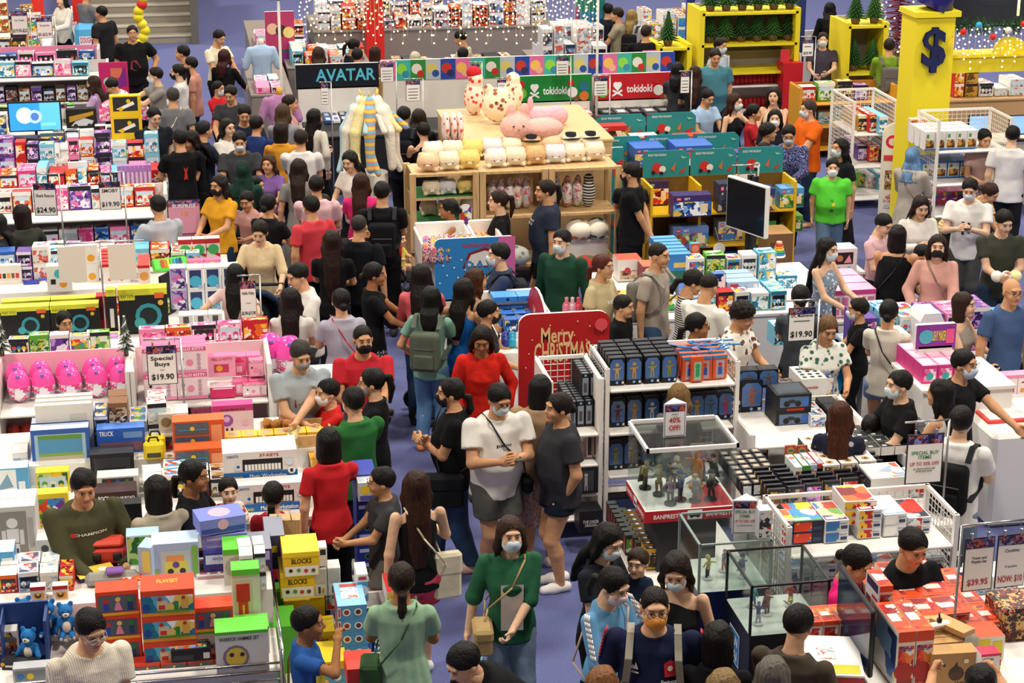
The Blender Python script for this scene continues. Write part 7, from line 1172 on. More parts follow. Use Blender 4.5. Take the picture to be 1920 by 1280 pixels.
p = (9.22, 22.9); t = thing('till_arch', (9.2, 22.9, 0), 0, 'yellow pillar and beam of the till arch with a big dark blue dollar sign', 'arch'); Y_ = M('#f0dc2a', .5); b = MB(); b.box(0, 0, 0, .52, .5, 2.9, Y_); b.box(-.03, -.03, 2.86, .58, .53, 2.93, Y_); b.build('pillar', t)
b = MB(); b.box(.52, .1, 2.12, 3.6, .4, 2.32, Y_); b.box(.52, .06, 2.32, 3.6, .44, 2.36, Y_); b.prism([(1.35+.22*cos(a*pi/8), 2.36+.2*sin(a*pi/8)) for a in range(9)], -.2, -.1, Y_, TF); b.build('beam', t)
b = MB(); v_, f_ = text_geo('$', .03)
for dz in (0, -.05): b.add([(x[0]*.6, x[1]*.66, dz+.06) for x in v_], f_, M('#1d2550'), False, Matrix.Translation((.24, 0, 2.46)) @ TF)
for i in range(5): b.add([(x[0]*.6, x[1]*.66, .055-.011*i) for x in v_], f_, M('#1d2550'), False, Matrix.Translation((.24, 0, 2.46)) @ TF)
b.build('dollar_sign', t)
b = MB(); b.cyl((2.2, -.02, 2.15), (2.2, .06, 2.15), .17, M('#58b890'), n=28); b.text('4', .2, '#1f3a8a', Matrix.Translation((2.2, -.022, 2.15)) @ TF, .03); b.build('number_disc', t)
b = MB(); b.cyl((.3, .2, 2.93), (.55, .2, 3.5), .24, M('#2c2a80', .2), .1, 20); b.build('blue_cone', t); b = MB(); ne = M('#e8f08a', .5, 0, 2.2); b.tube([(1.0, 0, 3.2), (1.15, 0, 3.12), (1.35, 0, 3.12), (1.35, 0, 2.85)], .016, ne, 6); b.tube([(1.75, 0, 2.85), (1.75, 0, 3.12), (1.95, 0, 3.14), (2.2, 0, 3.1)], .016, ne, 6); b.build('neon_tube', t); b = MB(); b.box(.6, .3, 2.7, 3.6, .36, 3.4, M('#2a2c3a')); b.build('back_board', t)
t = thing('garland', (9.2, 22.9, 0), 0, 'fir garland with baubles and hanging lights along the till arch', 'garland'); b = MB(); r_ = random.Random(5)
for i in range(420): x = r_.uniform(.5, 3.5); a = r_.uniform(0, 6.3); b.cyl((x, .05, 2.72), (x+r_.uniform(-.06, .06), .05+.13*cos(a), 2.72+.13*sin(a)), .012, M(('#2c5a2c', '#1f4422')[i % 2], .9), .003, 4, caps=False)
b.build('foliage', t)
for i in range(14): b = MB(); b.ell((.6+i*.2, -.08, 2.68+.09*sin(i*2.1)), .045, M(('#d02a30', '#3aa8d0', '#d02a30', '#e8e4e0')[i % 4], .15), 10, 7); b.build('bauble', t)
lamp_m = M('#ffe2a0', .5, 0, 6); b = MB(); wz = MB()
for i in range(34):
    x = .55+i*.088; L = .25+.3*((i*7) % 5)/5; wz.cyl((x, .02, 2.66), (x, .02, 2.66-L), .003, M('#c8b898'), n=3, caps=False)
    for j in range(7): b.ell((x+r_.uniform(-.02, .02), r_.uniform(-.1, .03), 2.7-L*j/6), .011, lamp_m, 5, 4)
wz.build('wire', t); b.build('light_bulbs', t)
table('till_counter', 'cream till counter beneath the yellow arch', 10.3, 24.25, 13.5, 24.8, .9, c='#d8cdb8'); table('display_table', 'pine counter of gifts behind the tills', 11.0, 26.6, 14.5, 27.7, 1.0, c='#c8a070'); ROW('the gift counter behind the tills', 1788, 1925, 182, 178, 1.01, (14, 30), (12, 28), .2, ['white', 'red', 'gold', 'white'], 131, lay=2, dep=2)
for x, l_ in ((1812, 'left'), (1888, 'right')):
    p = at(x, 262, .92); t = thing('till_screen', (p.x+.18, p.y, .9), 0, 'till screen showing pale blue, %s of two' % l_, 'screen'); b = MB(); b.bevbox(-.17, 0, .08, .17, .03, .36, M('#17171a'), .01); b.build('case', t); b = MB(); b.box(-.155, -.002, .1, .155, -.001, .345, M('#8ab4e0', .3, 0, .9)); b.build('screen', t); b = MB(); b.box(-.08, -.05, 0, .08, .06, .02, '#17171a'); b.cyl((0, .03, 0), (0, .03, .1), .02, '#17171a'); b.build('stand', t)
def plantshelf(px0, px1, y, label, boards, h):
    a, c = at(px0, 85, 1.45), at(px1, 85, 1.45); w = (c-a).dot(Vector((1, 0, 0))); r = rect_thing('display_shelf', label, 'shelf', a.x, a.y, a.x+w, a.y+.8)
    for z in boards: b = MB(); b.box(-w/2, -.4, z-.04, w/2, .4, z, Y_); b.build('shelf_board', r)
    for sx in (-1, 1): b = MB(); b.box(sx*w/2-.04, -.4, 0, sx*w/2+.04, .4, h, Y_); b.build('upright', r)
    b = MB(); b.box(-w/2, .36, 0, w/2, .4, h, M('#b0a4ac')); b.build('back_panel', r); return a, w
def tree(x, y, z, h, c, label, grp, lights=None):
    t = thing('potted_fir', (x, y, z), 0, label, 'christmas tree', grp); k = ('tr', h, c, lights)
    if k not in CACHE:
        b = MB(); n = 110
        for i in range(n): zz = .08+.92*h*i/n; rr = h*.42*(1-i/(n+6)); a = i*2.4; b.cyl((cos(a)*.01, sin(a)*.01, zz+.03), (cos(a)*rr, sin(a)*rr, zz-.02), .02, M(c, .9), .004, 4, caps=False)
        d = MB(); d.cyl((0, 0, 0), (0, 0, .1), .06, M('#6a4a34'), .08, 12); e = None
        if lights:
            e = MB()
            for i in range(70): zz = .1+.85*h*i/70; rr = h*.34*(1-i/75); a = i*1.7; e.ell((cos(a)*rr, sin(a)*rr, zz), .018, lights if i % 2 else lamp_m, 6, 4)
        CACHE[k] = (b.mesh(), d.mesh(), e.mesh() if e else None)
    mkobj('foliage', CACHE[k][0], t); mkobj('pot', CACHE[k][1], t)
    if CACHE[k][2]: mkobj('decorations', CACHE[k][2], t)
for (x0, x1, bd, l_) in ((1316, 1505, (1.0, 1.45, 1.95), 'long yellow shelving of small firs at the back'), (1590, 1665, (1.0, 1.75), 'short yellow shelving near the silver tree'), (1238, 1296, (.5, .95, 1.4), 'narrow yellow shelving of little firs by the blue post')):
    a, w = plantshelf(x0, x1, 0, l_, bd, max(bd)+.05); n = int(w/.25)
    for q, z in enumerate(bd[-2:] if x1-x0 > 70 else bd):
        for i in range(n): tree(a.x+.18+i*w/n, a.y+.22, z, .48, ('#2c5a26', '#3a6a2c', '#24481f')[i % 3], 'small potted fir %s from left on the %s board of the %s' % (ordn(i+1), ('lower', 'middle', 'top')[q+(len(bd[-2:]) == 2 and x1-x0 > 70)], l_.split(' of')[0].split(' near')[0]), 'small firs on the yellow shelves')
for x, l_ in ((1300, 'left'), (1508, 'right')): p = at(x, 130, .9); t = tag(MB().box(-.06, -.06, 0, .06, .06, 3.4, M('#28357e')).build('post', None, (p.x, p.y+.3, 0)), 'tall blue post of the fir display, %s of two' % l_, 'post')
for x, y, h, c, li, l_ in ((1640, 150, 1.6, '#a8aaa0', M('#e8e8f0', .2), 'silver tree covered in pale lights'), (1680, 110, 1.9, '#7a1c20', M('#c8202c', .2), 'dark red tree with red baubles'), (1622, 160, 1.2, '#8a8a7a', M('#d8d0c0', .2), 'grey-green frosted fir beside the silver tree')): p = at(x, y, 0); tree(p.x, p.y, 0, h, c, l_, None, li)
headerboard(1360, 168, 1622, 160, .1, 1.0, '#ded8d0', [('r', i/6, 0, i/6+.004, 1, '#9a948c') for i in range(1, 6)], 'low white partition wall in front of the fir shelves')
gondola('display_shelf', 'white shelf of red drink cans', 8.7, 29.45, 1.2, .45, 1.25, (.3, .75), back='#a8a29c', side='solid')
for k, (z, y) in enumerate(((.76, 158), (.31, 202))):
    for i in range(14): p = at(1374+i*8, y-i*.4, z); tag(MB().cyl((0, 0, 0), (0, 0, .16), .045, M('#b8202c', .3), n=10).build('drink_can', None, (p.x, p.y, z)), 'red drink can, %s from left on the %s board' % (ordn(i+1), ('upper', 'lower')[k]), 'can', 'red cans')
p = at(1468, 240, .1); t = thing('display_stand', (p.x+.14, p.y, 0), 0, 'tall plain red display column behind the beige vest woman', 'display'); b = MB(); b.box(-.17, 0, 0, .15, .35, 1.15, M('#c8202c')); b.build('body', t); b = MB(); b.box(-.2, .1, 1.15, -.05, .12, 1.35, M('#d83a44')); b.build('header_card', t)
gondola('display_shelf', 'orange wooden shelving of craft kits before the partition', 9.25, 27.4, 1.5, .5, 1.1, (.15, .5, .85), back='#b87a28', c='#d89a30', side='solid')
ROW('the orange craft shelving, top board', 1502, 1640, 190, 186, .86, (22, 34), (26, 42), .2, ['purple', 'orange', 'green', 'gold'], 141); ROW('the orange craft shelving, middle board', 1502, 1640, 232, 228, .51, (22, 34), (18, 30), .2, ['green', 'brown', 'aqua'], 142)
sign_stand(1502, 106, 1.5, 22, 30, [('|', .6, .05, '#333333', .6), ('$20.90', .2, .16)], 'far price card above the craft shelving', up=.05); sign_stand(1474, 640, 1.4, 52, 62, [('DC Multiverse', .76, .09, '#222222', .8), ('|', .6, .03, '#666666', .6), ('$19.90', .2, .17, '#17171c', .82)], 'price card reading $19.90 before the floral blouse', up=.06)
def board(x, y, z, w_, h_, c, items, label): headerboard(x, y, x+w_, y-2, z, h_, c, items, label)
board(503, 200, .1, 55, 1.6, '#1f6a4a', [('r', 0, .6, 1, 1, '#b83a6a'), ('c', .25, .82, .06, '#f0c0a0'), ('c', .55, .8, .06, '#3a2a28'), ('c', .8, .78, .06, '#f0d080'), ('r', .1, .28, .9, .58, '#8a2a80'), ('r', .1, .28, .9, .33, '#b82a40')], 'tall green and magenta festive board beside the mauve dress form')
board(1078, 105, .8, 56, 1.4, '#1a7a70', [('r', .1, .05, .9, .55, '#2a7aa8'), ('r', 0, .1, .12, .6, '#8a2a68')], 'tall teal and blue festive board at the end of the lights')
t = thing('light_curtain', (0, 0, 0), 0, 'curtain of warm white string lights hanging across the back of the hall', 'string lights'); b = MB(); wz = MB()
for i in range(74):
    p = at(565+i*7.6, 0, 2.62); L = .35+.4*((i*5) % 7)/7; wz.cyl((p.x, p.y, 2.7), (p.x, p.y, 2.7-L), .003, M('#c8b898'), n=3, caps=False)
    for j in range(7): b.ell((p.x+r_.uniform(-.04, .04), p.y, 2.7-L*j/6), .012, lamp_m, 5, 4)
wz.build('wire', t); b.build('light_bulbs', t)
t = thing('roof_banner', (at(505, 0, 2.65).x, at(505, 0, 2.65).y-.1, 0), 0, 'dark green and red fascia board above the light curtain', 'banner'); b = MB(); b.box(0, 0, 2.66, 4.8, .06, 2.95, M('#1f4a34')); b.box(.3, -.01, 2.66, .5, 0, 2.95, M('#c8282c')); b.build('board', t); b = MB(); b.cyl((.12, .03, 0), (.12, .03, 2.66), .02, '#d8d4cc'); b.build('post', t); b = MB(); b.cyl((4.7, .03, 0), (4.7, .03, 2.66), .02, '#d8d4cc'); b.build('post', t)
p = at(704, 66, .9); tag(MB().box(-.16, 0, 0, .16, .3, 2.4, M('#d8281c')).build('pillar', None, (p.x, p.y, 0)), 'bright red square pillar behind the light curtain', 'pillar')
for i, (x0, y0, x1, y1, z, pl, l_, hh, ly) in enumerate(((5.2, 27.9, 7.2, 28.8, .9, ['dark', 'gold'], 'the black video-game counter', (14, 22), 2), (3.4, 30.5, 5.6, 31.6, .9, ['dark', 'brown'], 'the dark card-box counter', (6, 12), 2), (5.9, 31, 7.2, 32.5, .9, ['white', 'kit'], 'the white block counter', (22, 38), 2), (1.8, 31.5, 3.2, 33, .9, ['white', 'aqua', 'red'], 'the pale rear counter', (18, 34), 1), (2.5, 35, 7, 37, .9, ['white', 'mix', 'kit', 'red'], 'the far white counter', (14, 26), 2), (8.2, 33, 11, 34.5, .9, ['gold', 'mix'], 'the far right counter', (14, 26), 2), (1.3, 33.5, 2.3, 36.5, .9, ['mix', 'pink', 'aqua', 'red'], 'the counter right of the steps', (14, 24), 2), (1.1, 29.3, 1.75, 32.5, .9, ['white', 'pink', 'aqua'], 'the sloping pink counter', (12, 22), 1))):
    table('display_table', '%s at the back of the hall' % l_.replace('the ', '', 1), x0, y0, x1, y1, z, c='#8a8078'); cam_p = lambda x, y, zz: (Vector((x, y, zz))-Vector((0, 0, HC)))
    for q in range(2):
        v1, v2 = cam_p(x0+.1, y0+.1+q*.45, z), cam_p(x1-.1, y0+.1+q*.45, z); a1, a2 = [(960+F*v.dot(CR)/v.dot(CF), 640-F*v.dot(CU)/v.dot(CF)) for v in (v1, v2)]
        ROW(l_+', %s row' % ('front', 'back')[q], a1[0], a2[0], a1[1], a2[1], z+.005, (16, 32), hh, .22, pl, 160+i*3+q, lay=ly, dep=2)
for x, y, l_ in ((1655, 838, 'nearer'), (1712, 790, 'farther')):
    p = at(x, y, .1); t = thing('display_stand', (p.x, p.y, 0), 0, 'tall colourful milkshake-maker display stand, %s of the pair' % l_, 'display'); b = MB(); b.prism([(0, 0), (.24, 0), (.24, 1.1), (.2, 1.18), (.04, 1.18), (0, 1.1)], -.3, 0, M('#f0ecee'), TF, top=M('#f0ecf2')); b.build('body', t)
    b = MB(); decals(b, TF, .24, 1.18, [('g', [(0, 0), (1, 0), (1, .3), (.4, .6), (0, .55)], '#5a3aa8'), ('g', [(.4, 0), (1, 0), (1, .5), (.5, .4)], '#e03a90'), ('c', .3, .4, .08, '#3ab0d8'), ('c', .7, .1, .06, '#6ac040'), ('T', 'SLUSHY', .5, .78, .06, .8, '#c83050'), ('T', 'MAKER', .5, .7, .06, .7, '#c83050')], .003); b.build('print', t)
K('toy box', 'magenta and teal slush toy carton in the display rows', 1728, 720, 30, 34, 1.1, .2, '#d83a88', [('r', .1, .1, .9, .8, PC('pink', 20)), ('c', .5, .4, .2, '#3ab0a8')], [('r', .1, .1, .9, .9, '#f8c8dc')], n=(3, 3, 1), topc='#f0a8c8'); table('display_table', 'white table behind the milkshake-maker stands', 6.1, 14.5, 6.95, 15.25, 1.1); headerboard(1716, 655, 1790, 648, 1.3, .22, '#8a3a98', [('T', 'SLUSHY MAKER', .55, .5, .4, .4, '#f0e040'), ('c', .25, .5, .3, '#58b8c8'), ('r', .75, .2, .95, .8, '#e85a90')], 'purple and pink header board above the slush toy cartons')
t = rect_thing('chest_freezer', 'white chest freezer with red-rimmed lid and pink swirl', 'freezer', 6.55, 14.0, 7.7, 15.1); b = MB(); b.bevbox(-.57, -.55, 0, .57, .55, .85, M('#f2eee8', .3), .04); b.build('body', t); b = MB(); b.box(-.52, -.3, .85, .1, .5, .875, M('#e0443c')); b.box(-.49, -.27, .876, .07, .47, .88, M('#f4f0ec', .2)); b.build('lid', t); b = MB(); decals(b, Matrix.Translation((-.57, -.552, 0)) @ TF, 1.14, .85, [('g', [(.4, .6), (1, .2), (1, .4), (.5, .8)], '#e070c8'), ('g', [(.4, .5), (1, .05), (1, .15), (.45, .58)], '#a878d8')], .003); b.build('print', t)
K('snack box', 'white and pink ice-cream carton standing on the freezer', 1852, 742, 28, 36, .88, .12, '#f2e4e4', [('T', 'b8ta', .4, .6, .1, .3, '#333333'), ('r', .2, .1, .5, .3, '#e8a040'), ('r', .5, .1, .8, .3, '#d83a50'), ('r', 0, .85, 1, 1, '#f090b8')], n=(3, 1, 1), topc='#f0a0c0')
K('toy box', 'pastel pink and white toy carton on the right-edge shelf', 1880, 660, 36, 30, .7, .2, '#5aa0d0', art(6, 'aqua'), n=(1, 2, 2)); table('display_table', 'white rear table at the right edge', 7.5, 16.3, 8.7, 17.0, .7)
for q in (('the toy table, aquarium end', -5, 62, 900, 896, .805, (26, 40), (30, 60), .2, ['kit', 'aqua', 'white'], 221), ('the near island, middle file', 150, 268, 1172, 1168, .805, (26, 40), (24, 40), .14, ['red', 'white', 'blue', 'orange'], 222), ('the toy table, middle file', 270, 440, 935, 930, .805, (30, 46), (26, 44), .16, ['brown', 'white', 'mix', 'dark'], 223), ('the tier behind the bowling box', 452, 500, 1110, 1106, 1.055, (18, 28), (30, 44), .14, ['white', 'green'], 225), ('the science table, near edge', 60, 220, 655, 650, .755, (26, 36), (14, 22), .1, ['blue', 'white', 'purple'], 227), ('the vehicle shelving, middle file', 1520, 1600, 800, 795, .905, (24, 34), (18, 30), .16, ['dark', 'kit', 'fig'], 229), ('the long toy table, back files', 180, 330, 838, 832, .965, (24, 36), (22, 40), .16, ['white', 'blue', 'brown', 'mix'], 201), ('the robot-side table end', -5, 62, 985, 985, .805, (28, 44), (30, 56), .2, ['kit', 'white', 'blue'], 202), ('the science table, middle file', 0, 330, 592, 590, .755, (26, 44), (22, 36), .16, ['white', 'blue', 'aqua', 'red', 'green'], 203), ('the science table, upper tier', 0, 90, 528, 526, 1.005, (26, 40), (26, 40), .2, ['white', 'blue', 'purple'], 204), ('the science table, rear tier', 90, 380, 502, 499, 1.005, (24, 36), (24, 34), .2, ['white', 'aqua', 'red', 'mix', 'purple'], 205), ('the vehicle shelving, near edge', 1384, 1450, 868, 866, .56, (26, 34), (30, 40), .16, ['fig', 'dark'], 206),
          ('the kitchen-toy table', 1605, 1850, 668, 655, .705, (28, 48), (24, 40), .2, ['pink', 'purple', 'aqua', 'mix', 'white'], 207), ('the kitchen-toy table, rear file', 1450, 1560, 648, 640, .705, (26, 40), (24, 40), .2, ['brown', 'aqua', 'green', 'blue'], 208), ('the train island, near file', 1155, 1480, 588, 580, .705, (26, 44), (22, 36), .2, ['blue', 'aqua', 'red', 'mix'], 209), ('the train island, rear file', 1290, 1500, 545, 539, .705, (24, 40), (20, 34), .2, ['blue', 'aqua', 'green', 'mix', 'white'], 210), ('the near island, left file', 0, 150, 1112, 1106, 1.055, (24, 40), (22, 36), .16, ['white', 'red', 'kit'], 211), ('the near island, front ledge', 150, 250, 1218, 1212, .805, (24, 40), (24, 36), .16, ['orange', 'red', 'blue'], 212), ('the collectible table, right end', 1700, 1760, 880, 876, .905, (22, 34), (20, 34), .2, ['dark', 'kit'], 213), ('the vehicle shelving, top edge', 1462, 1560, 752, 746, .905, (24, 34), (26, 40), .16, ['dark', 'fig', 'blue'], 214), ('the blocks table, lower file', 610, 720, 1225, 1220, .455, (24, 34), (24, 36), .14, ['mix', 'blue', 'red'], 215), ('the baby counter, rear file', 0, 300, 330, 322, 1.01, (16, 32), (24, 40), .2, ['white', 'pink', 'red', 'purple', 'aqua'], 216), ('the corner counter below the doll shelf', -5, 180, 236, 232, .905, (18, 40), (14, 22), .2, ['white', 'kit', 'purple'], 217), ('the television counter, near edge', 100, 215, 262, 258, .905, (16, 30), (14, 24), .14, ['white', 'dark', 'kit'], 218)): ROW(*q[:11], lay=2 if q[10] % 3 == 0 else 1, dep=2 if q[10] % 2 else 1)
K_ = '#15110f'; BR = '#3d2517'; DB = '#241812'; RB = '#4a1f16'; W_B = ('#25344a', 't'); BK = ('#17171a', 't'); JN = ('#3a5472', 't'); LJ = ('#7f93aa', 't'); GR = ('#55565a', 't')
def T_(c, s='s', *a): return (c, s)+((a,) if a else ())
SK = ['#dcab88', '#d09b74', '#e4b898', '#a8744e']
def PP(px, py, h, yaw, pose, hair, hc, top, bot, ex, label, sk=0): return person(px, py, h, yaw, pose, hair, hc, top, bot, ex, label, SK[sk])
V = {}
V['cardi'] = PP(957, 1000, 1.6, 5, ((.2, -.02, .42), (.0, -.17, .58)), 'long', '#3a2418', T_('#2c6446', 'eo'), LJ, 'fm', 'woman in a green cardigan over a cream top, white mask and light jeans', 2)
V['jersey'] = PP(1228, 1135, 1.78, 0, 'down', 'buzz', '#1c1512', T_('#1a2040'), GR, 'mogc', 'stout man in a navy football jersey with red shoulder stripes and orange mask', 0)
V['track'] = PP(1133, 1092, 1.6, 50, 'both', 'lowpony', K_, T_('#6fa9d8', 'l'), BK, 'fmpl', 'woman in a light blue track jacket with white sleeve stripes and lilac mask', 2)
V['mum'] = PP(1122, 1010, 1.6, 55, 'hold', 'long', K_, T_('#20242c', 's'), BK, 'fml', 'long-haired masked woman carrying a baby beside the blister packs', 2)
V['tank'] = PP(1272, 1062, 1.63, -10, ((.13, -.05, .46), (.15, 0, .46)), 'longer', '#20140f', T_('#18181a', 'n'), BK, 'fml', 'long-haired woman in a black tank top and pale blue mask', 2)
V['stoop'] = PP(1000, 1212, 1.7, -60, 'both', 'short', K_, T_('#141416', 'eo'), GR, 'bc', 'man in black bending over at the bottom edge of the aisle', 0)
PP(1128, 1290, 1.55, 170, 'both', 'shoulder', '#8a5a34', T_('#3a3a40'), BK, 'f', 'person with brown hair, only the crown showing, beside the bending man', 0)
PP(1345, 1205, 1.6, 175, 'both', 'bob', K_, T_('#17171b', 's'), BK, 'f', 'woman with a straight black bob in black seen from behind', 2)
PP(1355, 1296, 1.6, 175, 'both', 'shoulder', '#8f744a', T_('#222226'), BK, 'f', 'woman with blond-streaked hair below the black bob', 0)
PP(1447, 1272, 1.62, 170, 'both', 'shoulder', '#6e675e', T_('#333338'), BK, 'f', 'person with ash-brown hair at the bottom edge below the glass cases', 0)
PP(1487, 1182, 1.68, 160, 'both', 'short', K_, T_('#4b4238'), BK, 'l', 'man in a dark olive tee seen from behind beside the white carton', 0)
V['plaid'] = PP(160, 1170, 1.7, 20, 'belly', 'short', K_, T_('#efe7d8', 'so', 'stripev', .1, '#cdbfa8', 26), GR, 'lgG', 'man in a cream striped short-sleeved shirt and thin glasses looking down', 0)
V['boyb'] = PP(572, 1172, 1.35, 80, ((.06, -.16, .87), (.13, 0, .5)), 'short', K_, T_('#2b5aa0', 's'), GR, '', 'boy in a blue and yellow tee holding his hand to his face', 3)
V['mint'] = PP(752, 1092, 1.6, 178, 'both', 'lowpony', '#2a1c15', T_('#9fc2a0', 'sdo'), ('#9fc2a0', 'K'), 'f', 'woman in a mint green dress with a green shoulder bag', 3)
PP(1585, 1052, 1.58, 70, 'both', 'bun', K_, T_('#e01f74', 'e'), BK, 'fl', 'woman in a hot pink top with black hair pinned up', 1)
V['auth'] = PP(1698, 1016, 1.7, 35, 'both', 'short', K_, T_('#131316'), BK, 'l', 'man in a black tee with small white lettering looking down', 1)
V['lift'] = PP(1838, 1288, 1.65, -170, ((.12, -.3, .8), (.12, -.3, .8)), 'short', K_, T_('#2a2a2e'), BK, '', 'person with black hair reaching up at a brown carton', 1)
V['fold'] = PP(850, 737, 1.63, -90, ((-.02, -.13, .7), (-.0, -.15, .68)), 'lowpony', K_, T_('#131315'), JN, 'fMw#ecc4ae', 'woman in a black tee with folded arms, jeans and pale pink shoes', 1)
V['phone'] = PP(930, 742, 1.7, 20, 'phone', 'short', K_, T_('#f0ebe2', 'so'), ('#5c5c58', 's'), 'mlgc#2a2a2a', 'man in a white tee and grey shorts looking at his phone', 1)
V['brown'] = PP(1012, 733, 1.62, 170, 'both', 'bob', K_, T_('#a38565', 'l'), ('#b59a92', 'k', 'print', .1, '#8a6a70', 40), 'f#f0e6dc', 'woman in a tan knit top and patterned skirt seen from behind', 1)
V['shorts'] = PP(1052, 765, 1.63, -70, ((.15, 0, .47), (.1, -.02, .5)), 'bun', '#1f1612', T_('#35353a', 'so'), ('#1a2130', 'h'), 'f#f2ece4', 'woman in a charcoal tee and dark shorts with white sandals', 1)
V['redb'] = PP(902, 632, 1.6, 5, ((.11, -.08, .52), (.13, -.03, .5)), 'long', '#1d120d', T_('#dc2a1e', 'lo', 'cloth', .2, '#a81812'), BK, 'fl', 'long-haired woman in a bright red frilled blouse looking down', 3)
V['redman'] = PP(680, 635, 1.7, 5, 'both', 'buzz', K_, T_('#c72a35', 's'), GR, 'M', 'man in a red V-neck tee and black mask facing the stock table', 1)
V['greyman'] = PP(560, 660, 1.7, 12, ((.0, -.2, .62), (-.1, -.24, .62)), 'short', '#3b3834', T_('#a9b1b6', 'so'), BK, 'myl', 'man in a grey printed tee and grey mask leaning on his arms', 0)
PP(618, 738, 1.35, -70, ((.02, -.3, .6), (.0, -.32, .62)), 'short', K_, T_('#d02826'), BK, 'mw', 'boy in a red tee and mask reaching towards the toy dogs', 0)
PP(665, 755, 1.62, -150, ((.06, -.22, .62), (.1, -.2, .6)), 'short', K_, T_('#2e7038', 'so'), BK, 'mwg', 'youth in a green tee and glasses seen from behind', 0)
PP(702, 718, 1.58, -95, 'both', 'pony', K_, T_('#17171a'), BK, 'fmyg', 'girl in black with a ponytail held by a white scrunchie', 0)
PP(617, 833, 1.6, -165, ((.12, -.28, .6), (.14, 0, .48)), 'bob', '#17100e', T_('#cf2830', 's'), ('#141418', 't'), 'f', 'woman in a red tee with a straight dark bob seen from behind', 0)
PP(512, 935, 1.28, 175, 'both', 'lowpony', K_, T_('#b8283a'), BK, 'f', 'girl in red with dark tied hair at the keyboard boxes', 0)
PP(720, 905, 1.38, -80, 'both', 'short', K_, T_('#3c3c3e', 'so'), ('#77756c', 's'), 'g#555555', 'boy in a charcoal tee and glasses with grey shorts', 1)
V['pink'] = PP(782, 915, 1.6, -165, ((.07, -.2, .68), (.14, 0, .48)), 'longer', '#35190f', T_('#141416', 'n'), ('#d94a66', 's'), 'fw#eeeeee', 'long-haired woman in a black vest and coral pink shorts', 2)
V['olive'] = PP(150, 905, 1.72, 15, ((.04, -.22, .6), (.1, -.2, .6)), 'short', K_, T_('#4d4d34', 'lo'), GR, 'lc', 'man in an olive sweatshirt holding a boxed toy', 1)
PP(296, 925, 1.58, -160, 'both', 'bob', '#1b110d', T_('#bcae98', 'l'), BK, 'fmy', 'woman in a beige turtleneck with a dark bob and hair pin', 1)
V['carry'] = PP(358, 893, 1.6, 65, 'hold', 'lowpony', K_, T_('#17171b', 's'), BK, 'f', 'woman in a black tee with striped sleeves carrying a toddler', 3)
PP(120, 607, 1.2, 15, 'both', 'pony', K_, T_('#e6e3da'), BK, 'fg', 'small girl with glasses behind the white gondola', 1)
V['s63'] = PP(806, 562, 1.58, 165, ((.1, -.22, .6), (.12, -.1, .55)), 'shoulder', K_, T_('#7fae9a', 's'), ('#5b82ad', 't'), 'f#f0914a', 'woman in a sage tee and wide blue jeans with orange clogs', 1)
PP(790, 520, 1.6, 175, 'both', 'long', '#1d1210', T_('#e0676e', 'eo'), JN, 'f', 'long-haired woman in a coral pink top behind the sage tee', 1)
PP(868, 547, 1.62, 150, 'both', 'long', '#1a1210', T_('#1f66b4', 'n'), GR, 'f', 'long-haired woman in a bright blue sleeveless top', 1)
PP(888, 528, 1.6, 120, 'both', 'long', '#45240f', T_('#caa184', 's'), BK, 'f', 'woman with long reddish-brown hair by the blue bin panel', 1)
PP(912, 587, 1.5, 90, 'both', 'short', K_, T_('#2b2b30'), BK, 'M', 'youth with messy black hair and black mask beside the blue bin', 1)
V['pack50'] = PP(716, 362, 1.75, 178, 'both', 'short', K_, T_('#16161a', 's'), BK, '', 'tall man in black carrying a large black backpack', 1)
PP(677, 345, 1.6, 175, 'both', 'longer', '#3b1f14', T_('#dd2f78', 'so'), BK, 'f', 'woman in a fuchsia top with a long brown ponytail', 1)
PP(672, 425, 1.7, 160, 'point', 'buzz', '#332c28', T_('#15161c'), BK, '', 'man in navy pointing at the child in the stroller', 1)
PP(593, 350, 1.68, 178, 'both', 'short', K_, T_('#e3b9c0', 'so'), GR, '', 'man in a pale pink tee seen from behind', 1)
PP(585, 388, 1.68, -150, 'down', 'short', K_, T_('#d9434d', 's'), BK, 'm', 'man in a coral red polo with a mask', 1)
PP(607, 385, 1.3, 180, 'hold', 'short', K_, T_('#d8d8d8'), BK, '', 'small dark-haired child at the shoulder of the red polo', 1)
PP(622, 455, 1.62, 175, 'both', 'longer', '#2a1710', T_('#151517', 's'), BK, 'f', 'woman in black with very long brown hair seen from behind', 1)
V['s53'] = PP(698, 516, 1.58, 95, 'push', 'bun', K_, T_('#141416'), ('#3c3c40', 'k', 'print', .1, '#c8c8c8', 40), 'f', 'woman in a black tee with tied hair pushing the empty stroller', 3)
PP(572, 515, 1.65, -60, 'both', 'short', K_, T_('#eeeae3', 'so'), GR, 'l', 'youth in a plain white tee bending his head', 0)
PP(545, 565, 1.55, 178, 'both', 'long', '#1c1210', T_('#e8e4da'), BK, 'f', 'girl with long dark hair in a white top', 0)
V['tote'] = PP(640, 567, 1.6, -170, 'both', 'bun', K_, T_('#b7b4c4', 'so'), GR, 'f', 'woman in a grey-lilac tee with a red-strapped tote', 0)
V['s27'] = PP(488, 432, 1.6, -5, 'push', 'lowpony', '#1c120e', T_('#e5cfa9', 'eo', 'stripev', .1, '#c9ad82', 24), BK, 'fl', 'woman in a beige striped blouse pushing a stroller', 2)
PP(440, 518, 1.42, 160, 'akimbo', 'long', K_, T_('#edc9c2'), BK, 'f', 'girl in a pale pink tee with hands on her hips', 2)
V['yel'] = PP(413, 348, 1.62, -40, 'both', 'long', '#1b1210', T_('#e0a028', 'so'), W_B, 'fM', 'woman in a mustard yellow tee with black mask and dark jeans', 1)
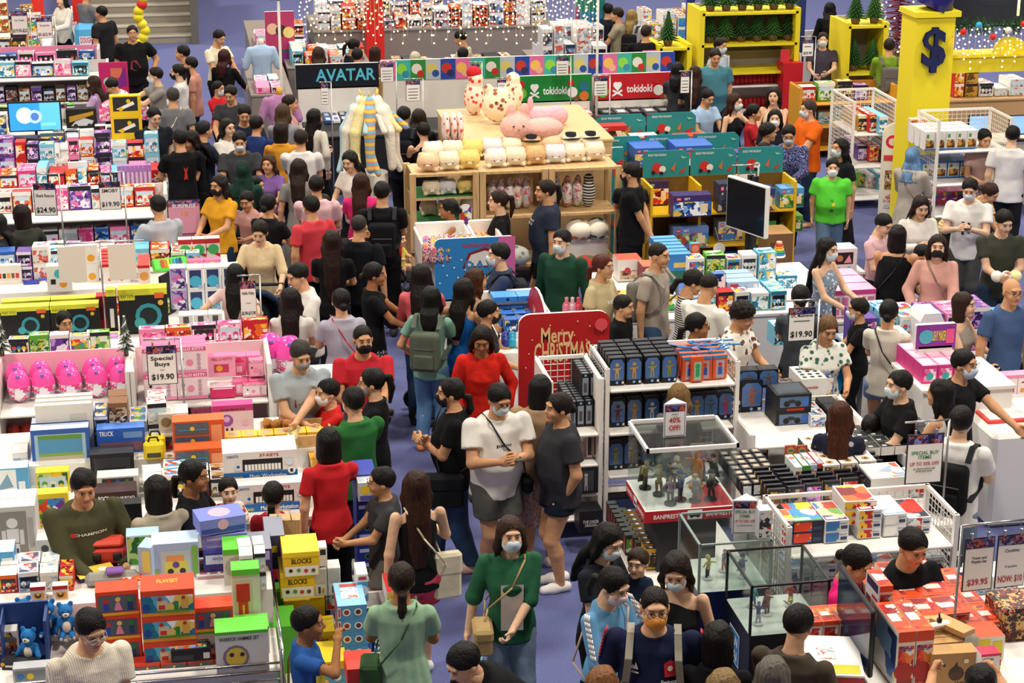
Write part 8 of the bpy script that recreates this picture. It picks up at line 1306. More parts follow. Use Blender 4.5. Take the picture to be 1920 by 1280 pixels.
PP(468, 376, 1.3, -30, 'both', 'short', K_, T_('#cc9a92'), BK, 'l', 'child in a dusty pink top next to the mustard tee', 1)
PP(478, 350, 1.3, 60, 'both', 'bun', K_, T_('#a88068'), BK, 'f', 'girl with a small bun leaning by the crowd', 1)
PP(502, 385, 1.6, 150, 'both', 'bun', K_, T_('#1c1c20'), BK, 'f', 'woman in black with a low bun near the striped blouse', 1)
PP(298, 388, 1.66, -155, 'both', 'short', K_, T_('#b7bcc6', 'so'), GR, '', 'man in a pale grey tee browsing the baby toys', 1)
PP(42, 405, 1.6, -150, ((.2, -.22, .62), (.14, 0, .48)), 'bob', '#231510', T_('#3a3d35'), GR, 'f', 'woman in a dark olive top with a short brown bob', 1)
PP(-4, 422, 1.6, -90, 'reach', 'shoulder', K_, T_('#2a2a30'), BK, 'f', 'dark-haired person cut by the left edge', 1)
PP(456, 322, 1.58, 170, 'both', 'hijab', '#1f3a31', T_('#22443a', 'l'), BK, 'f', 'woman in a dark green headscarf seen from behind', 1)
PP(560, 318, 1.62, 178, 'down', 'long', '#2a1a14', T_('#8f8b86', 'sd'), BK, 'f', 'woman in a fitted grey dress with a thin shoulder strap', 1)
PP(505, 308, 1.45, -20, 'both', 'shoulder', '#4a2c1c', T_('#7c5a9a'), BK, 'f', 'girl with light brown hair in a violet top', 1)
V['p19'] = PP(338, 262, 1.7, -160, 'both', 'short', K_, T_('#151518', 'so'), BK, '', 'man in a black tee with a red back print', 1)
PP(368, 262, 1.6, -60, 'both', 'long', '#1a1110', T_('#141417'), BK, 'fl', 'long-haired woman in black beside the man with a red print', 1)
PP(380, 245, 1.65, 120, 'both', 'short', '#1c1c20', T_('#1e2634'), BK, '', 'person in navy with a dark cap', 1)
PP(285, 217, 1.68, 20, ((.05, -.25, .6), (.13, 0, .48)), 'short', K_, T_('#1d212b', 'so'), BK, 'lg', 'young man in a dark button shirt and glasses leaning over boxes', 2)
V['grey17'] = PP(324, 182, 1.7, 178, 'down', 'short', '#45403c', T_('#77777a', 'so'), BK, '', 'grey-haired man in a grey tee with a cream tote strap', 1)
PP(294, 142, 1.68, -80, ((.03, -.3, .72), (.05, -.28, .7)), 'short', K_, T_('#8d8982', 's'), BK, 'm', 'masked man in a taupe tee leaning on the shelf', 2)
PP(262, 160, 1.5, -80, 'both', 'short', K_, T_('#e6dcd8', 'l', 'print', .1, '#a83a34', 20), BK, 'b', 'person in a white and red patterned top bending low', 1)
PP(336, 136, 1.6, -95, 'both', 'pony', K_, T_('#ece9e6', 'lo'), LJ, 'fM', 'woman in a white blouse with tied hair and black mask', 2)
PP(345, 100, 1.72, -100, 'down', 'short', K_, T_('#242a36', 's'), W_B, '', 'man in a dark navy tee behind the white blouse', 1)
PP(360, 122, 1.6, -100, 'down', 'short', K_, T_('#c78f80', 'so'), W_B, '', 'man in a salmon tee partly hidden in the queue', 1)
PP(404, 70, 1.7, 45, 'both', 'short', K_, T_('#ebe3c8', 's'), BK, 'l', 'man in a cream polo by the right-hand racks', 1)
PP(420, 108, 1.62, 155, ((.08, -.25, .6), (.1, -.22, .6)), 'shoulder', '#3c1418', T_('#141416', 'l'), BK, 'f', 'woman with dark red hair in black', 2)
PP(408, 168, 1.3, 50, 'hold', 'short', K_, T_('#cf2730'), BK, 'm', 'boy in a red tee and mask holding a boxed toy', 1)
PP(436, 175, 1.68, -20, 'both', 'short', K_, T_('#3b3b3f', 'so'), BK, 'l', 'man in dark grey looking down beside the red-tee boy', 1)
PP(456, 212, 1.7, 10, 'both', 'short', K_, T_('#1f2738', 'so'), BK, 'l', 'man in dark navy with bowed head in the crowd', 1)
PP(425, 240, 1.6, 40, 'both', 'shoulder', K_, T_('#e8e2da'), BK, 'fg', 'woman with glasses in a white top in the crowd', 2)
PP(449, 262, 1.7, 0, 'both', 'short', K_, T_('#3e3f43', 'so'), BK, 'ml', 'masked man in a charcoal shirt facing the front', 1)
PP(480, 235, 1.6, 150, 'both', 'short', K_, T_('#253a72', 's'), BK, '', 'person in royal blue in the crowd', 1)
V['p4'] = PP(248, 62, 1.74, 5, ((.16, 0, .48), (.15, -.05, .55)), 'short', K_, T_('#161618', 'so'), BK, 'gc', 'stout man with glasses in a black tee with a dark red print', 1)
PP(192, 25, 1.7, -130, 'down', 'short', K_, T_('#232326', 'so'), BK, 'c', 'man in black facing away before the steps', 1)
PP(160, -8, 1.7, 120, 'both', 'short', K_, T_('#76747a', 'so'), W_B, '', 'man in a grey top cut by the top edge', 1)
PP(118, 0, 1.62, -50, 'both', 'long', '#201410', T_('#e4e0d6', 'lo'), BK, 'f', 'woman in a long white blouse holding a yellow toy', 2)
PP(178, 158, 1.5, -100, 'both', 'long', '#332018', T_('#b89ac4'), BK, 'fM', 'long-haired girl in lilac with a black mask', 1)
PP(210, 160, 1.2, 180, 'both', 'short', K_, T_('#333338'), BK, '', 'child behind the pink panel, only black hair showing', 1)
PP(526, 248, 1.6, 178, 'both', 'bob', '#25170f', T_('#d8952e', 's'), BK, 'f', 'woman in a mustard top with a small taupe backpack', 1)
PP(564, 262, 1.68, 178, 'both', 'short', '#2a1c16', T_('#e8e4e2', 'so'), GR, '', 'man in a plain white tee by the apparel rack', 1)
PP(588, 222, 1.6, 140, ((.14, 0, .5), (.1, -.28, .6)), 'longer', '#17110f', T_('#ddd5c8', 'l'), BK, 'f', 'woman with very long black hair in a cream blouse', 2)
PP(530, 212, 1.6, 178, 'both', 'long', '#54402c', T_('#9a9aa2'), BK, 'f', 'woman with dull blond hair in grey', 1)
PP(541, 195, 1.6, 90, 'both', 'short', '#2a1c16', T_('#cf9c98'), BK, '', 'person with brown hair beside the pink dress form', 1)
V['p44'] = PP(757, 218, 1.72, 170, 'both', 'short', K_, T_('#181d2a', 'so'), BK, '', 'man in dark navy with a black backpack by the apparel counter', 1)
PP(785, 222, 1.6, 175, 'both', 'shoulder', '#2e1f18', T_('#252530'), BK, 'f', 'brown-haired woman beside the navy backpack', 1)
PP(795, 248, 1.55, -160, 'both', 'short', K_, T_('#18181c', 'n'), BK, '', 'youth in a black vest behind the plush shelves', 2)
PP(664, 300, 1.6, -40, 'both', 'long', K_, T_('#e3d9cf'), BK, 'fl', 'black-haired woman in a light top beneath the long plush toys', 2)
V['p58'] = PP(938, 378, 1.62, -90, ((.1, -.2, .58), (.12, -.1, .55)), 'pony', '#2c1912', T_('#131315'), BK, 'f', 'woman in a black tee with a brown ponytail by the snack boxes', 2)
V['p59'] = PP(1026, 358, 1.7, -80, 'down', 'pony', '#231610', T_('#2b3242', 'so'), ('#141416', 's'), 'fc#cccccc', 'tall woman in a navy tee with brown ponytail and black shorts', 1)
PP(845, 393, 1.5, -85, 'both', 'bun', K_, T_('#efece6', 'n'), BK, 'f', 'girl with tied hair behind the white bin', 3)
V['p61'] = PP(939, 478, 1.66, -85, 'both', 'short', K_, T_('#353f5c', 'so'), GR, 'm', 'masked youth in a slate blue tee with a dark backpack', 2)
PP(1055, 452, 1.7, -25, 'down', 'short', K_, T_('#1f4634', 'lo'), BK, 'm', 'young man in a bottle green sweater with a white mask', 2)
V['khaki'] = PP(1127, 500, 1.62, 60, ((.14, 0, .48), (.13, -.1, .5)), 'lowpony', '#5a2418', T_('#c6b48a', 'so'), ('#e5dcc8', 't'), 'fgG', 'woman in a khaki tee and glasses with reddish tied hair', 1)
V['p137'] = PP(1231, 478, 1.74, 65, 'down', 'buzz', '#231a15', T_('#aea294', 's'), JN, 'w', 'man in a fitted taupe ringer tee with a grey backpack', 1)
PP(1166, 577, 1.28, 65, 'down', 'short', K_, T_('#141416'), BK, '', 'smiling boy in a black tee beside the taupe tee man', 1)
PP(1285, 530, 1.58, 100, 'both', 'lowpony', K_, T_('#d8d4cc', 's', 'stripeh', .1, '#1c1c1e', 14), BK, 'fl', 'woman in a black and white striped top looking down', 1)
PP(1318, 540, 1.7, 140, 'both', 'buzz', '#241b16', T_('#efebe2', 'so'), BK, 'l', 'man in an oversized white tee with shaved hair', 1)
PP(1303, 612, 1.56, 85, 'both', 'lowpony', K_, T_('#ece6dc'), BK, 'fg', 'woman in white with curly hair and a violet scrunchie', 3)
PP(1378, 590, 1.62, 65, 'both', 'curly', '#1c120e', T_('#ece6da', 'so', 'print', .1, '#6a4a44', 16), BK, 'l', 'curly-haired youth in a white shirt with small dark prints', 1)
PP(1272, 748, 1.35, 175, 'both', 'shoulder', '#8a6a40', T_('#777777'), BK, 'f', 'fair-haired child behind the figure shelves', 1)
V['p121'] = PP(1186, 325, 1.72, -100, 'back', 'short', K_, T_('#141416', 'so'), BK, 'M', 'shop assistant in black standing with hands behind his back', 1)
PP(1183, 330, 1.5, 180, 'both', 'bob', K_, T_('#222222'), BK, 'f', 'dark-haired shopper hidden behind the assistant', 1)
PP(597, 103, 1.6, 178, 'both', 'shoulder', '#3d281c', T_('#e4dfd8'), BK, 'f', 'brown-haired woman in white beyond the black banner', 1)
PP(655, 88, 1.62, 110, 'both', 'pony', '#1c1411', T_('#1b1b1e'), BK, 'fl', 'woman in black with a ponytail leaning beyond the banner', 1)
PP(670, 106, 1.64, 175, 'both', 'short', K_, T_('#4a4a52'), BK, '', 'boy with short black hair beyond the banner', 1)
PP(703, 102, 1.55, 175, 'both', 'bob', '#3a1e14', T_('#aa7a60'), BK, 'f', 'person with reddish-brown hair beyond the character strip', 1)
PP(778, 112, 1.5, 175, 'both', 'short', '#d8ccae', T_('#777780'), BK, '', 'person with a pale cap beyond the character strip', 1)
PP(872, 72, 1.68, -110, 'both', 'short', K_, T_('#cdc2a6', 's'), BK, 'l', 'man in a beige tee among the far display blocks', 1)
PP(868, 104, 1.6, 178, 'both', 'short', K_, T_('#6a6a70'), BK, '', 'child with black hair in front of the beige tee', 1)
PP(1160, 28, 1.7, -100, 'both', 'short', '#2a1c16', T_('#9a9078', 'so'), BK, '', 'man in a faded olive patterned shirt', 1)
V['p133'] = PP(1184, 32, 1.65, 165, 'both', 'shoulder', '#a88a50', T_('#e4dfd4'), BK, 'f', 'blond woman in white with a black backpack', 0)
PP(1211, 62, 1.74, 178, 'both', 'short', '#2a2320', T_('#141416', 'so'), BK, 'c', 'stout man in black beside the yellow shelves', 1)
PP(1140, 20, 1.7, 178, 'both', 'short', K_, T_('#1c2030', 'so'), BK, '', 'person in dark navy at the end of the light curtain', 1)
PP(1228, 128, 1.5, 170, 'both', 'short', K_, T_('#9a9aa0'), BK, 'm', 'masked child by the pink poster', 1)
PP(1302, 140, 1.62, 175, 'both', 'long', '#3a2018', T_('#26262a'), BK, 'f', 'woman with long reddish hair by the red banner end', 1)
PP(1270, 133, 1.6, 170, 'both', 'shoulder', K_, T_('#3a3a40'), BK, 'f', 'black-haired woman behind the red banner', 1)
PP(1320, 182, 1.55, 40, 'both', 'short', K_, T_('#a8c4e4', 's'), BK, 'l', 'boy in a light blue shirt beside the red banner', 1)
PP(1338, 105, 1.75, 15, 'down', 'short', '#2a2420', T_('#4a8290', 'so'), ('#1c2233', 't'), 'cl', 'stout man in a teal polo with bowed head', 1)
PP(1348, 86, 1.7, 60, 'down', 'short', K_, T_('#b6c6d4'), BK, 'm', 'masked man in a pale blue shirt behind the teal polo', 1)
PP(1375, 192, 1.6, 60, ((.14, 0, .48), (.06, -.3, .65)), 'longer', '#3a1c12', T_('#16161a', 'n'), BK, 'fm', 'woman in a black vest with long auburn hair', 2)
PP(1411, 212, 1.5, 90, 'both', 'bun', K_, T_('#b02630'), BK, 'f', 'girl with black hair in a dark red top', 1)
PP(1452, 180, 1.62, -15, 'both', 'long', '#1e1411', T_('#d8c6a4', 'n'), BK, 'f', 'long-haired woman in a beige vest near the red display', 2)
PP(1453, 222, 1.6, 0, 'both', 'shoulder', K_, T_('#1c1c22'), BK, 'fmw', 'woman in dotted black with a white mask', 2)
PP(1437, 250, 1.5, 90, 'both', 'curly', K_, T_('#26262c', 's', 'print', .1, '#cccccc', 60), BK, '', 'person with curly black hair in a dotted top', 1)
PP(1432, 285, 1.55, -10, 'both', 'shoulder', K_, T_('#2a2628'), BK, 'fmw', 'woman with a white mask at the end of the teal tiers', 2)
PP(1479, 250, 1.66, 0, 'both', 'short', K_, T_('#23264e', 'lo', 'squiggle', .1, '#9aa0d0', 14), BK, 'mgl', 'man in a navy shirt covered in pale squiggles', 1)
PP(1518, 205, 1.7, -60, 'both', 'short', '#3a332e', T_('#ef6a1c', 'so'), W_B, 'mc', 'stout man in an orange polo with a thin bag strap', 0)
PP(1578, 278, 1.62, -50, 'down', 'long', K_, T_('#1a1a1e', 'sd'), BK, 'fm', 'long-haired woman in a long black dress behind the boy in green', 1)
V['p117'] = PP(1561, 315, 1.42, 5, 'down', 'short', K_, T_('#5ccf3c', 'so'), ('#5d7693', 't'), 'mwc#dddddd', 'boy in a bright green tee and white mask', 0)
PP(1543, 75, 1.6, 0, 'both', 'short', '#2e1c18', T_('#4a4452'), BK, 'm', 'masked person with short hair behind the white partition', 2)
PP(1556, 18, 1.65, 178, 'down', 'long', K_, T_('#131316', 'ld'), BK, 'f', 'woman in a long black outfit before the yellow shelves', 1)
V['p131'] = PP(1668, 88, 1.72, -165, 'both', 'short', '#2a1c14', T_('#7ea32c', 'lo'), GR, '', 'man in a lime green shirt with a grey backpack', 1)
V['p116'] = PP(1710, 295, 1.6, 160, 'both', 'hijab', '#6f93bd', T_('#b6ada0', 'ldo'), ('#b6ada0', 'K'), 'f', 'woman in a light blue headscarf and long grey dress', 1)
V['p115'] = PP(1898, 255, 1.72, 178, 'down', 'short', K_, T_('#eeeae6', 'so'), ('#26262b', 't'), '', 'man in a plain white tee and dark trousers seen from behind', 2)
V['p112'] = PP(1820, 352, 1.68, -5, 'phone', 'short', K_, T_('#f0ede8', 'so'), ('#4a4a4a', 't'), 'ml', 'masked youth in a white tee with a black print, on his phone', 2)
PP(1793, 352, 1.6, 60, 'both', 'lowpony', '#3a2016', T_('#ded2b8', 's', 'stripeh', .1, '#c99a48', 9), ('#161618', 's'), 'bf', 'person in a cream and yellow striped top bending over a rack', 1)
V['p111'] = PP(1722, 385, 1.6, 20, 'phone', 'long', '#231512', T_('#e8e0d8', 'lo'), BK, 'fl', 'woman in a white sweater with long dark hair on her phone', 2)
PP(1645, 420, 1.5, 60, 'both', 'short', K_, T_('#dbb3b8', 's'), BK, 'l', 'child in a pale pink tee looking down', 2)
V['p108'] = PP(1682, 445, 1.62, 175, 'both', 'bob', '#1a100e', T_('#141417', 'no'), ('#1a1f30', 't'), 'fc', 'woman in a black sleeveless top with a dark bob, seen from behind', 1)
V['p109'] = PP(1758, 462, 1.62, 5, ((.12, -.1, .55), (.1, -.2, .55)), 'longer', '#2a1813', T_('#d8a394', 'lo'), GR, 'fM', 'woman in a dusty pink blouse and black mask with a grey bag', 2)
PP(1728, 480, 1.25, 60, 'both', 'short', K_, T_('#55555c'), BK, '', 'child with black hair in front of the pink blouse', 1)
V['p114'] = PP(1878, 412, 1.72, 20, ((.02, -.2, .58), (.02, -.16, .62)), 'short', K_, T_('#3f4137', 's'), W_B, 'l', 'man in a dark olive tee cradling small white plush toys', 2)
PP(1548, 468, 1.6, 60, 'both', 'longer', K_, T_('#7f90a4', 'n', 'print', .1, '#d8dce0', 25), BK, 'fm', 'masked woman with long black hair in a floral sleeveless top', 2)
V['p104'] = PP(1894, 545, 1.74, 40, 'down', 'bald', K_, T_('#465d84', 's'), ('#17171a', 't'), 'g', 'bald man with glasses in a slate blue tee', 1)
PP(1803, 572, 1.55, 70, 'both', 'bob', '#33201a', T_('#a9a094', 'n'), BK, 'f', 'woman with a brown bob in a sleeveless grey top', 2)
PP(1612, 583, 1.3, -85, 'both', 'short', K_, T_('#161618'), BK, 'm', 'masked boy in a black tee at the blue tubs', 1)
V['p102'] = PP(1665, 588, 1.6, 170, 'both', 'bun', K_, T_('#ded5c6', 's'), ('#7c8fb8', 'h'), 'f', 'woman in a cream top and blue shorts with a black shoulder bag', 1)
PP(1545, 612, 1.6, 25, 'both', 'bun', '#7a5a3c', T_('#e6e6dc', 'so', 'print', .1, '#3f6a58', 18), GR, 'fl', 'woman in a white blouse printed with green flowers', 1)
PP(1500, 560, 1.6, 180, 'both', 'bun', K_, T_('#4b5058', 's'), BK, 'f', 'person with a grey backpack behind the price sign', 1)
PP(1690, 722, 1.6, -65, 'both', 'short', K_, T_('#17171a', 'so'), BK, 'm', 'masked youth in a black tee beside the toy drink display', 2)
PP(1803, 682, 1.7, 65, ((.13, 0, .5), (.05, -.36, .6)), 'short', K_, T_('#1a1a1c', 's'), BK, 'gm', 'man in black with glasses reaching for the stroller handle', 1)
PP(1768, 740, 1.6, -110, 'both', 'longer', '#15100f', T_('#e4e0d8', 'n'), BK, 'f', 'woman with long black hair in a white vest', 1)
V['p97'] = PP(1800, 792, 1.68, 165, 'both', 'short', K_, T_('#efece6', 'so'), LJ, 'm', 'masked youth in a white tee with a black backpack and mint bottle', 2)
PP(1575, 782, 1.5, 178, 'both', 'longer', '#4a2312', T_('#23263a', 's', 'print', .1, '#b8a8b0', 14), BK, 'f', 'woman with long auburn hair in a dark floral dress', 1)
PP(1632, 805, 1.15, 178, 'both', 'bun', K_, T_('#3b3444'), BK, 'f', 'little girl with dark hair beside the auburn-haired woman', 1)
PP(1842, 258, 1.58, 20, 'both', 'bun', K_, T_('#c9a49c'), BK, 'fl', 'cashier with tied black hair behind the till screens', 1)
bp = backpack
bp(V['jersey'], '#8f897c', 'grey-taupe backpack with broad straps worn by the man in the football jersey'); bp(V['pack50'], '#17171b', 'large black backpack with a blue zip worn by the tall man in black'); bp(V['p97'], '#141416', 'plain black backpack worn by the masked youth in white'); bp(V['p61'], '#20222c', 'dark backpack worn by the masked youth in slate blue'); bp(V['p137'], '#8a857a', 'slouching grey backpack worn by the man in the taupe ringer tee'); bp(V['p131'], '#6c6660', 'grey backpack worn by the man in lime green'); bp(V['p133'], '#1c1c1e', 'black backpack worn by the blond woman'); bp(V['s63'], '#5b6454', 'olive green rucksack worn by the woman in the sage tee'); bp(V['p44'], '#17191f', 'black backpack worn by the man in dark navy')
cb = crossbag
cb(V['fold'], '#1c1c1f', 'big black shoulder bag of the woman with folded arms', 1, size=(.17, .06, .13), z=.47); cb(V['phone'], '#1a1a1c', 'small black crossbody bag of the man in the white tee', 1, size=(.07, .04, .06)); cb(V['cardi'], '#b79a6a', 'tan flap handbag held by the woman in the green cardigan', -1, size=(.12, .06, .09), z=.52, y=-.12); cb(V['p102'], '#17171a', 'black flap shoulder bag of the woman in blue shorts', -1, size=(.12, .05, .08), z=.5, y=.06); cb(V['p109'], '#7b7062', 'grey-brown handbag of the woman in dusty pink', 1, size=(.14, .07, .11)); cb(V['p116'], '#6d5a48', 'brown handbag of the woman in the light blue headscarf', -1, size=(.13, .06, .11), y=.02); cb(V['mint'], '#41603c', 'green shoulder bag of the woman in the mint dress', 1, size=(.1, .06, .16), y=.02); cb(V['tote'], '#e8c8c8', 'pale pink tote with red straps of the woman in lilac-grey', -1, strap='#b83040', size=(.15, .05, .14), z=.4); cb(V['grey17'], '#e6dfc6', 'cream canvas tote of the grey-haired man', 1, size=(.1, .04, .16)); cb(V['track'], '#c8a890', 'thin peach crossbody bag of the woman in the track jacket', -1, size=(.07, .04, .05)); cb(V['p108'], '#26262a', 'small dark bag of the woman in the black sleeveless top', 1, size=(.06, .04, .06)); cb(V['pink'], '#e4d8bc', 'cream tote of the woman in pink shorts', -1, size=(.04, .1, .17), y=.02)
for s in (-1, 1):   # shoulder stripes
    for q, nm, c in (('jersey', 'shoulder_stripe', '#c8303c'), ('track', 'sleeve_stripe', '#f0f0f0')):
        p = V[q]; a, e, w = p['arms'][0 if s < 0 else 1]; b = MB(); rr = .033*p['W']+.022
        for k in (-1, 0, 1):
            pts = []
            for i in range(9):
                f = i/8; c_ = a.lerp(e, f*.62 if q == 'jersey' else f) if i else a; pts.append(c_+Vector((s*.72*rr*(1.04 if i else .8), -.3*rr+k*.016, rr*(.74 if i else .9))))
            b.tube(pts, .0055, M(c), 5)
        b.build(nm, p['root'])
chest(V['jersey'], [('g', [(.7, .35), (.88, .35), (.9, .75), (.79, .85), (.68, .75)], '#c8303c'), ('c', .79, .6, .08, '#e8d8c0'), ('T', 'Emirates', .79, .2, .12, .3, '#ffffff'), ('T', 'FLY BETTER', .79, .05, .08, .24, '#e8e8e8'), ('g', [(.1, .55), (.18, .55), (.15, .68)], '#f0f0f0'), ('g', [(.16, .55), (.24, .55), (.2, .76)], '#f0f0f0'), ('T', 'adidas', .17, .46, .07, .16, '#f0f0f0')], w=.34, h=.2, zc=.2)
chest(V['greyman'], [('r', .1, .2, .9, .8, '#8a2a34'), ('T', 'ADDA', .5, .6, .25, .6, '#d8d8d8'), ('c', .4, .3, .12, '#d8c8c8')], w=.2, h=.12, zc=.17); chest(V['auth'], [('T', 'WIPLABEN AUTHENTIC', .5, .5, .25, .9, '#e0e0e0')], w=.24, h=.06, zc=.2); chest(V['p112'], [('r', .3, .2, .42, .75, '#3a3a3e'), ('c', .36, .85, .08, '#3a3a3e'), ('r', .55, .3, .66, .75, '#3a3a3e'), ('c', .6, .83, .07, '#3a3a3e')], w=.26, h=.22, zc=.14); chest(V['phone'], [('T', 'palm', .5, .5, .3, .6, '#333344')], w=.2, h=.08, zc=.2); chest(V['p59'], [('T', 'MEMORY OF', .5, .7, .2, .8, '#e0e0e0'), ('T', 'SPORT CL', .5, .35, .2, .8, '#e0e0e0')], w=.22, h=.1, zc=.2); chest(V['olive'], [('T', 'CHAMPION', .5, .5, .3, .9, '#e0dcd0'), ('c', .05, .5, .3, '#c83a40')], w=.26, h=.06, zc=.22); chest(V['p117'], [('c', .5, .75, .08, '#3a9a28'), ('c', .6, .55, .1, '#d8c828'), ('c', .5, .2, .1, '#3a6a30')], w=.2, h=.22, zc=.1)
chest(V['cardi'], [('r', 0, 0, 1, 1, '#efe6d8')], w=.15, h=.34, zc=.1, name='cream_top', g=.036); chest(V['track'], [('r', 0, 0, 1, 1, '#5a3a98'), ('r', .2, 0, .8, 1, '#e0886a')], w=.17, h=.36, zc=.09, name='lining'); chest(V['p4'], [('g', [(.1, .2), (.5, .05), (.95, .3), (.6, .9), (.2, .8)], '#8a2026')], w=.2, h=.2, zc=.12); chest(V['p19'], [('g', [(.3, .1), (.5, .2), (.7, .1), (.6, .6), (.7, .95), (.5, .8), (.3, .95), (.4, .6)], '#c83a34')], w=.14, h=.2, zc=.16, back=True); chest(V['khaki'], [('T', 'ESPRIT', .5, .5, .4, .9, '#f0ece4')], w=.2, h=.07, zc=.2); chest(V['boyb'], [('r', 0, 0, 1, 1, '#e8d040')], w=.1, h=.3, zc=.12, xc=-.05, name='yellow_panel'); chest(V['boyb'], [('r', 0, 0, 1, 1, '#e8d040')], w=.1, h=.3, zc=.12, back=True, name='yellow_panel')
def held(p, off, name, b, label, cat): o = b.build(name, None, p['P']+Matrix.Rotation(p['rz'], 3, 'Z') @ (Vector(off)*p['h']), p['rz']); return tag(o, label, cat)
b = MB(); b.box(-.13, -.05, -.05, .13, .12, .05, '#2a3a6a', top='#e8c848'); decals(b, Matrix.Translation((-.13, -.05, .05)), .26, .17, [('c', .3, .5, .2, '#d84a40'), ('c', .7, .5, .2, '#f0f0e8')], .002); held(V['olive'], (-.02, -.22, .6), 'toy_box', b, 'yellow and navy toy box held by the man in olive', 'box')
for q, off, l_ in (('phone', (.02, -.21, .7), 'man in the white tee'), ('p112', (.02, -.21, .71), 'youth in the printed white tee'), ('p111', (.02, -.21, .7), 'woman in the white sweater'), ('cardi', (-.2, -.04, .36), 'woman in the green cardigan')): b = MB(); b.bevbox(-.037, -.07, -.005, .037, .07, .005, M('#1a1a20' if q != 'cardi' else '#e8e0c0', .2), .004); held(V[q], off, 'mobile_phone', b, 'mobile phone in the hand of the %s' % l_, 'phone')
b = MB(); [b.ell((x, -.02*x, .02*abs(x)), .06, M(c, .9)) for x, c in ((-.1, '#f0e8dc'), (0, '#ece4e0'), (.1, '#f0e8a8'))]; held(V['p114'], (0, -.16, .62), 'plush_toy', b, 'string of small white and yellow plush held by the man in olive', 'plush toy')
def child(P_, rz, z, hc, top, label, hold=True):
    t = thing('person', (P_.x, P_.y, z), rz, label, 'person'); g = Vol((-.16, -.16, -.14), (.16, .16, .34), .01); g.loft([(-.02, .075, .06, 0), (.1, .085, .065, 0), (.2, .075, .05, 0), (.24, .03, .03, 0)], Matrix(), 0)
    for s in (-1, 1): g.chain([(s*.07, 0, .2), (s*.11, -.05, .12), (s*.07, -.11, .12)], [.027, .023, .018], .015).chain([(s*.04, 0, 0), (s*.07, -.09, .0), (s*.07, -.09, -.12)], [.04, .034, .022], .015)
    V_, Q_ = g.out(); (hv, hq, hm_), eb = head_geo(True, .0085); T = Matrix.Translation((0, -.01, .33)) @ Matrix.Scale(.8, 4); A = np.array(T); hv = hv @ A[:3, :3].T+A[:3, 3]
    sk = noisy('#eec2a2', 'cloth', .04, scale=14); mkobj('body', raw_mesh('body', np.concatenate([V_, hv]), np.concatenate([Q_, hq+len(V_)]), [sk, M('#b4625a'), M('#cfc4b8'), M('#1d1512')], np.concatenate([np.zeros(len(Q_), int), hm_])), t)
    o = mkobj('face', recol(eb, 'face', [M('#cfc4b8'), M('#1d1512'), M('#1d1512')]), t); o.matrix_local = T; o = mkobj('hair', hair_mesh('short', .0095), t); o.matrix_local = T; o.material_slots[0].link = 'OBJECT'; o.material_slots[0].material = noisy(hc, 'hair', .25, scale=12)
    g = Vol((-.16, -.14, -.05), (.16, .14, .3), .01); g.loft([(-.04, .09, .075, 0), (.1, .095, .075, 0), (.2, .085, .06, 0), (.235, .05, .045, 0)], Matrix(), 0)
    for s in (-1, 1): g.cone((s*.07, 0, .2), (s*.105, -.04, .13), .036, .035, .015, flat=True)
    V_, Q_ = g.out(); mkobj('shirt', raw_mesh('shirt', V_, Q_, [top]), t)
hd = lambda p, off: p['P']+Matrix.Rotation(p['rz'], 3, 'Z') @ (Vector(off)*p['h'])
q = hd(V['mum'], (.1, -.13, 0)); child(q, V['mum']['rz']-1.3, .98, '#3a2a22', noisy('#1f2a44', 'cloth', .1, scale=5), 'baby in a dark blue top held by the long-haired masked woman'); q = hd(V['carry'], (.1, -.13, 0)); child(q, V['carry']['rz']-1.0, 1.0, '#17110f', noisy('#f0e4d4', 'print', .1, '#c84a40', 22), 'toddler in a floral top carried by the woman with striped sleeves')
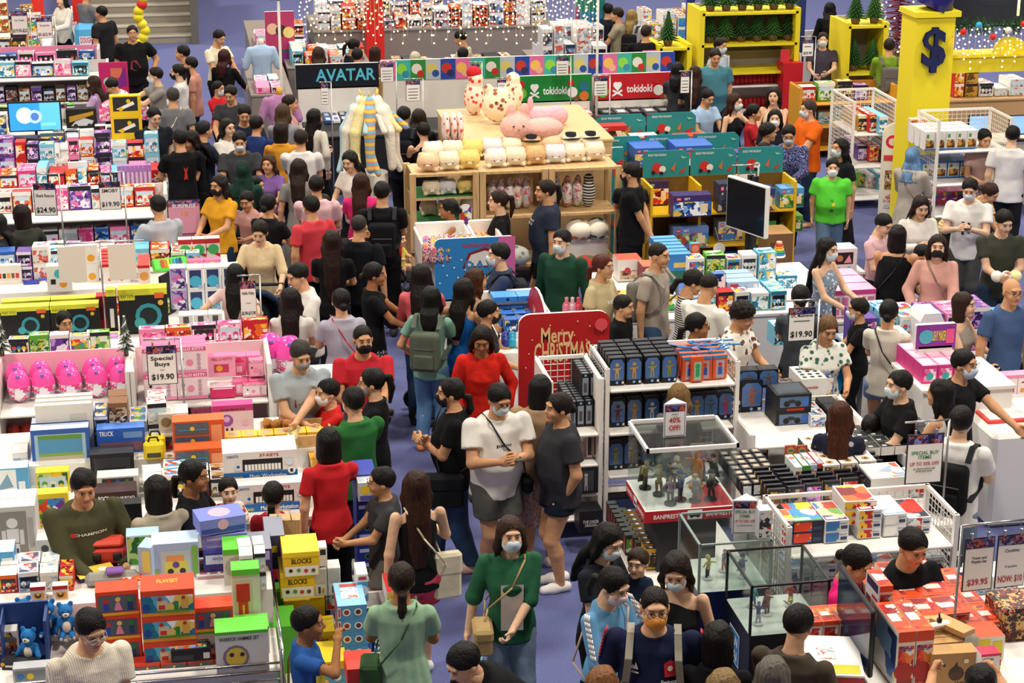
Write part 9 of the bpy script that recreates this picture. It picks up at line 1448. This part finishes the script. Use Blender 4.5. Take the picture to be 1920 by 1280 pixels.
def stroller(p, c, label, kid=None, rz=None, k=1):
    t = thing('stroller', (p.x, p.y, 0), p.z if rz is None else rz, label, 'stroller'); m = M('#202024', .5); f = noisy(c, 'cloth', .1, scale=8)
    for s in (-1, 1):
        b = MB(); b.tube([(s*.24, .42, 1.0), (s*.24, .1, .5), (s*.24, -.4, .12)], .012, m, 6); b.tube([(s*.24, .1, .5), (s*.24, .35, .12)], .012, m, 6); b.build('frame_tube', t)
        for y in (-.4, .35): b = MB(); b.cyl((s*.22, y, .1), (s*.26, y, .1), .1, M('#1a1a1c', .7), n=18); b.cyl((s*.215, y, .1), (s*.265, y, .1), .04, M('#aaaaaa', .3), n=12); b.build('wheel', t)
    b = MB(); b.cyl((-.24, .42, 1.0), (.24, .42, 1.0), .018, m, n=8); b.build('handle', t)
    g = Vol((-.28, -.4, .3), (.28, .4, 1.0), .018); g.ell((0, -.1, .47), (.23, .26, .07), 0).cone((0, .1, .5), (0, .28, .82), .13, .1, .03); g.ell((0, .1, .56), (.16, .14, .1), .02, sub=True); V_, Q_ = g.out(); mkobj('seat', raw_mesh('seat', V_, Q_, [M('#25262b', .9)]), t)
    g = Vol((-.28, -.25, .6), (.28, .45, 1.1), .018); g.ell((0, .16, .72), (.26, .26, .3), 0); g.ell((0, .14, .7), (.235, .24, .27), 0, sub=True); g.f = np.maximum(g.f, np.maximum(-(g.Z-.68), -(g.Y-.1+.3*(g.Z-1)))); V_, Q_ = g.out(); mkobj('canopy', raw_mesh('canopy', V_, Q_, [f]), t); return t
fr = lambda p, d: hd(p, (0, -d/p['h'], 0))
q = fr(V['s27'], .75); stroller(q, '#1c2c48', 'stroller with a navy hood pushed by the woman in the striped blouse', rz=V['s27']['rz']); q = fr(V['s53'], .75); stroller(q, '#2e3238', 'dark grey stroller pushed by the woman with the patterned skirt', rz=V['s53']['rz']); q = at(748, 560, .2); stroller(q, '#a81c28', 'red-trimmed stroller with a child, beside the tall black backpack', rz=2.2); child(Vector((q.x, q.y-.02, 0)), 2.2-1.2, .58, '#17110f', noisy('#ecd858', 'cloth', .1, scale=5), 'small child in yellow seated in the red-trimmed stroller'); q = at(1885, 930, .1); stroller(q, '#b01c28', 'bright red stroller at the right edge of the hall', rz=-2.0)

b = MB(); [b.ell((.05*sin(i*1.3), 0, 2.2-.11*i), .09, M(('#e8d820', '#f0e040', '#d8302a')[i % 3 if i < 4 else i % 2], .6), 8, 6) for i in range(11)]; p = at(265, 40, 1.5); tag(b.build('garland', None, (p.x, p.y, -.5+.3)), 'yellow and red puffy garland hanging before the steps', 'garland')
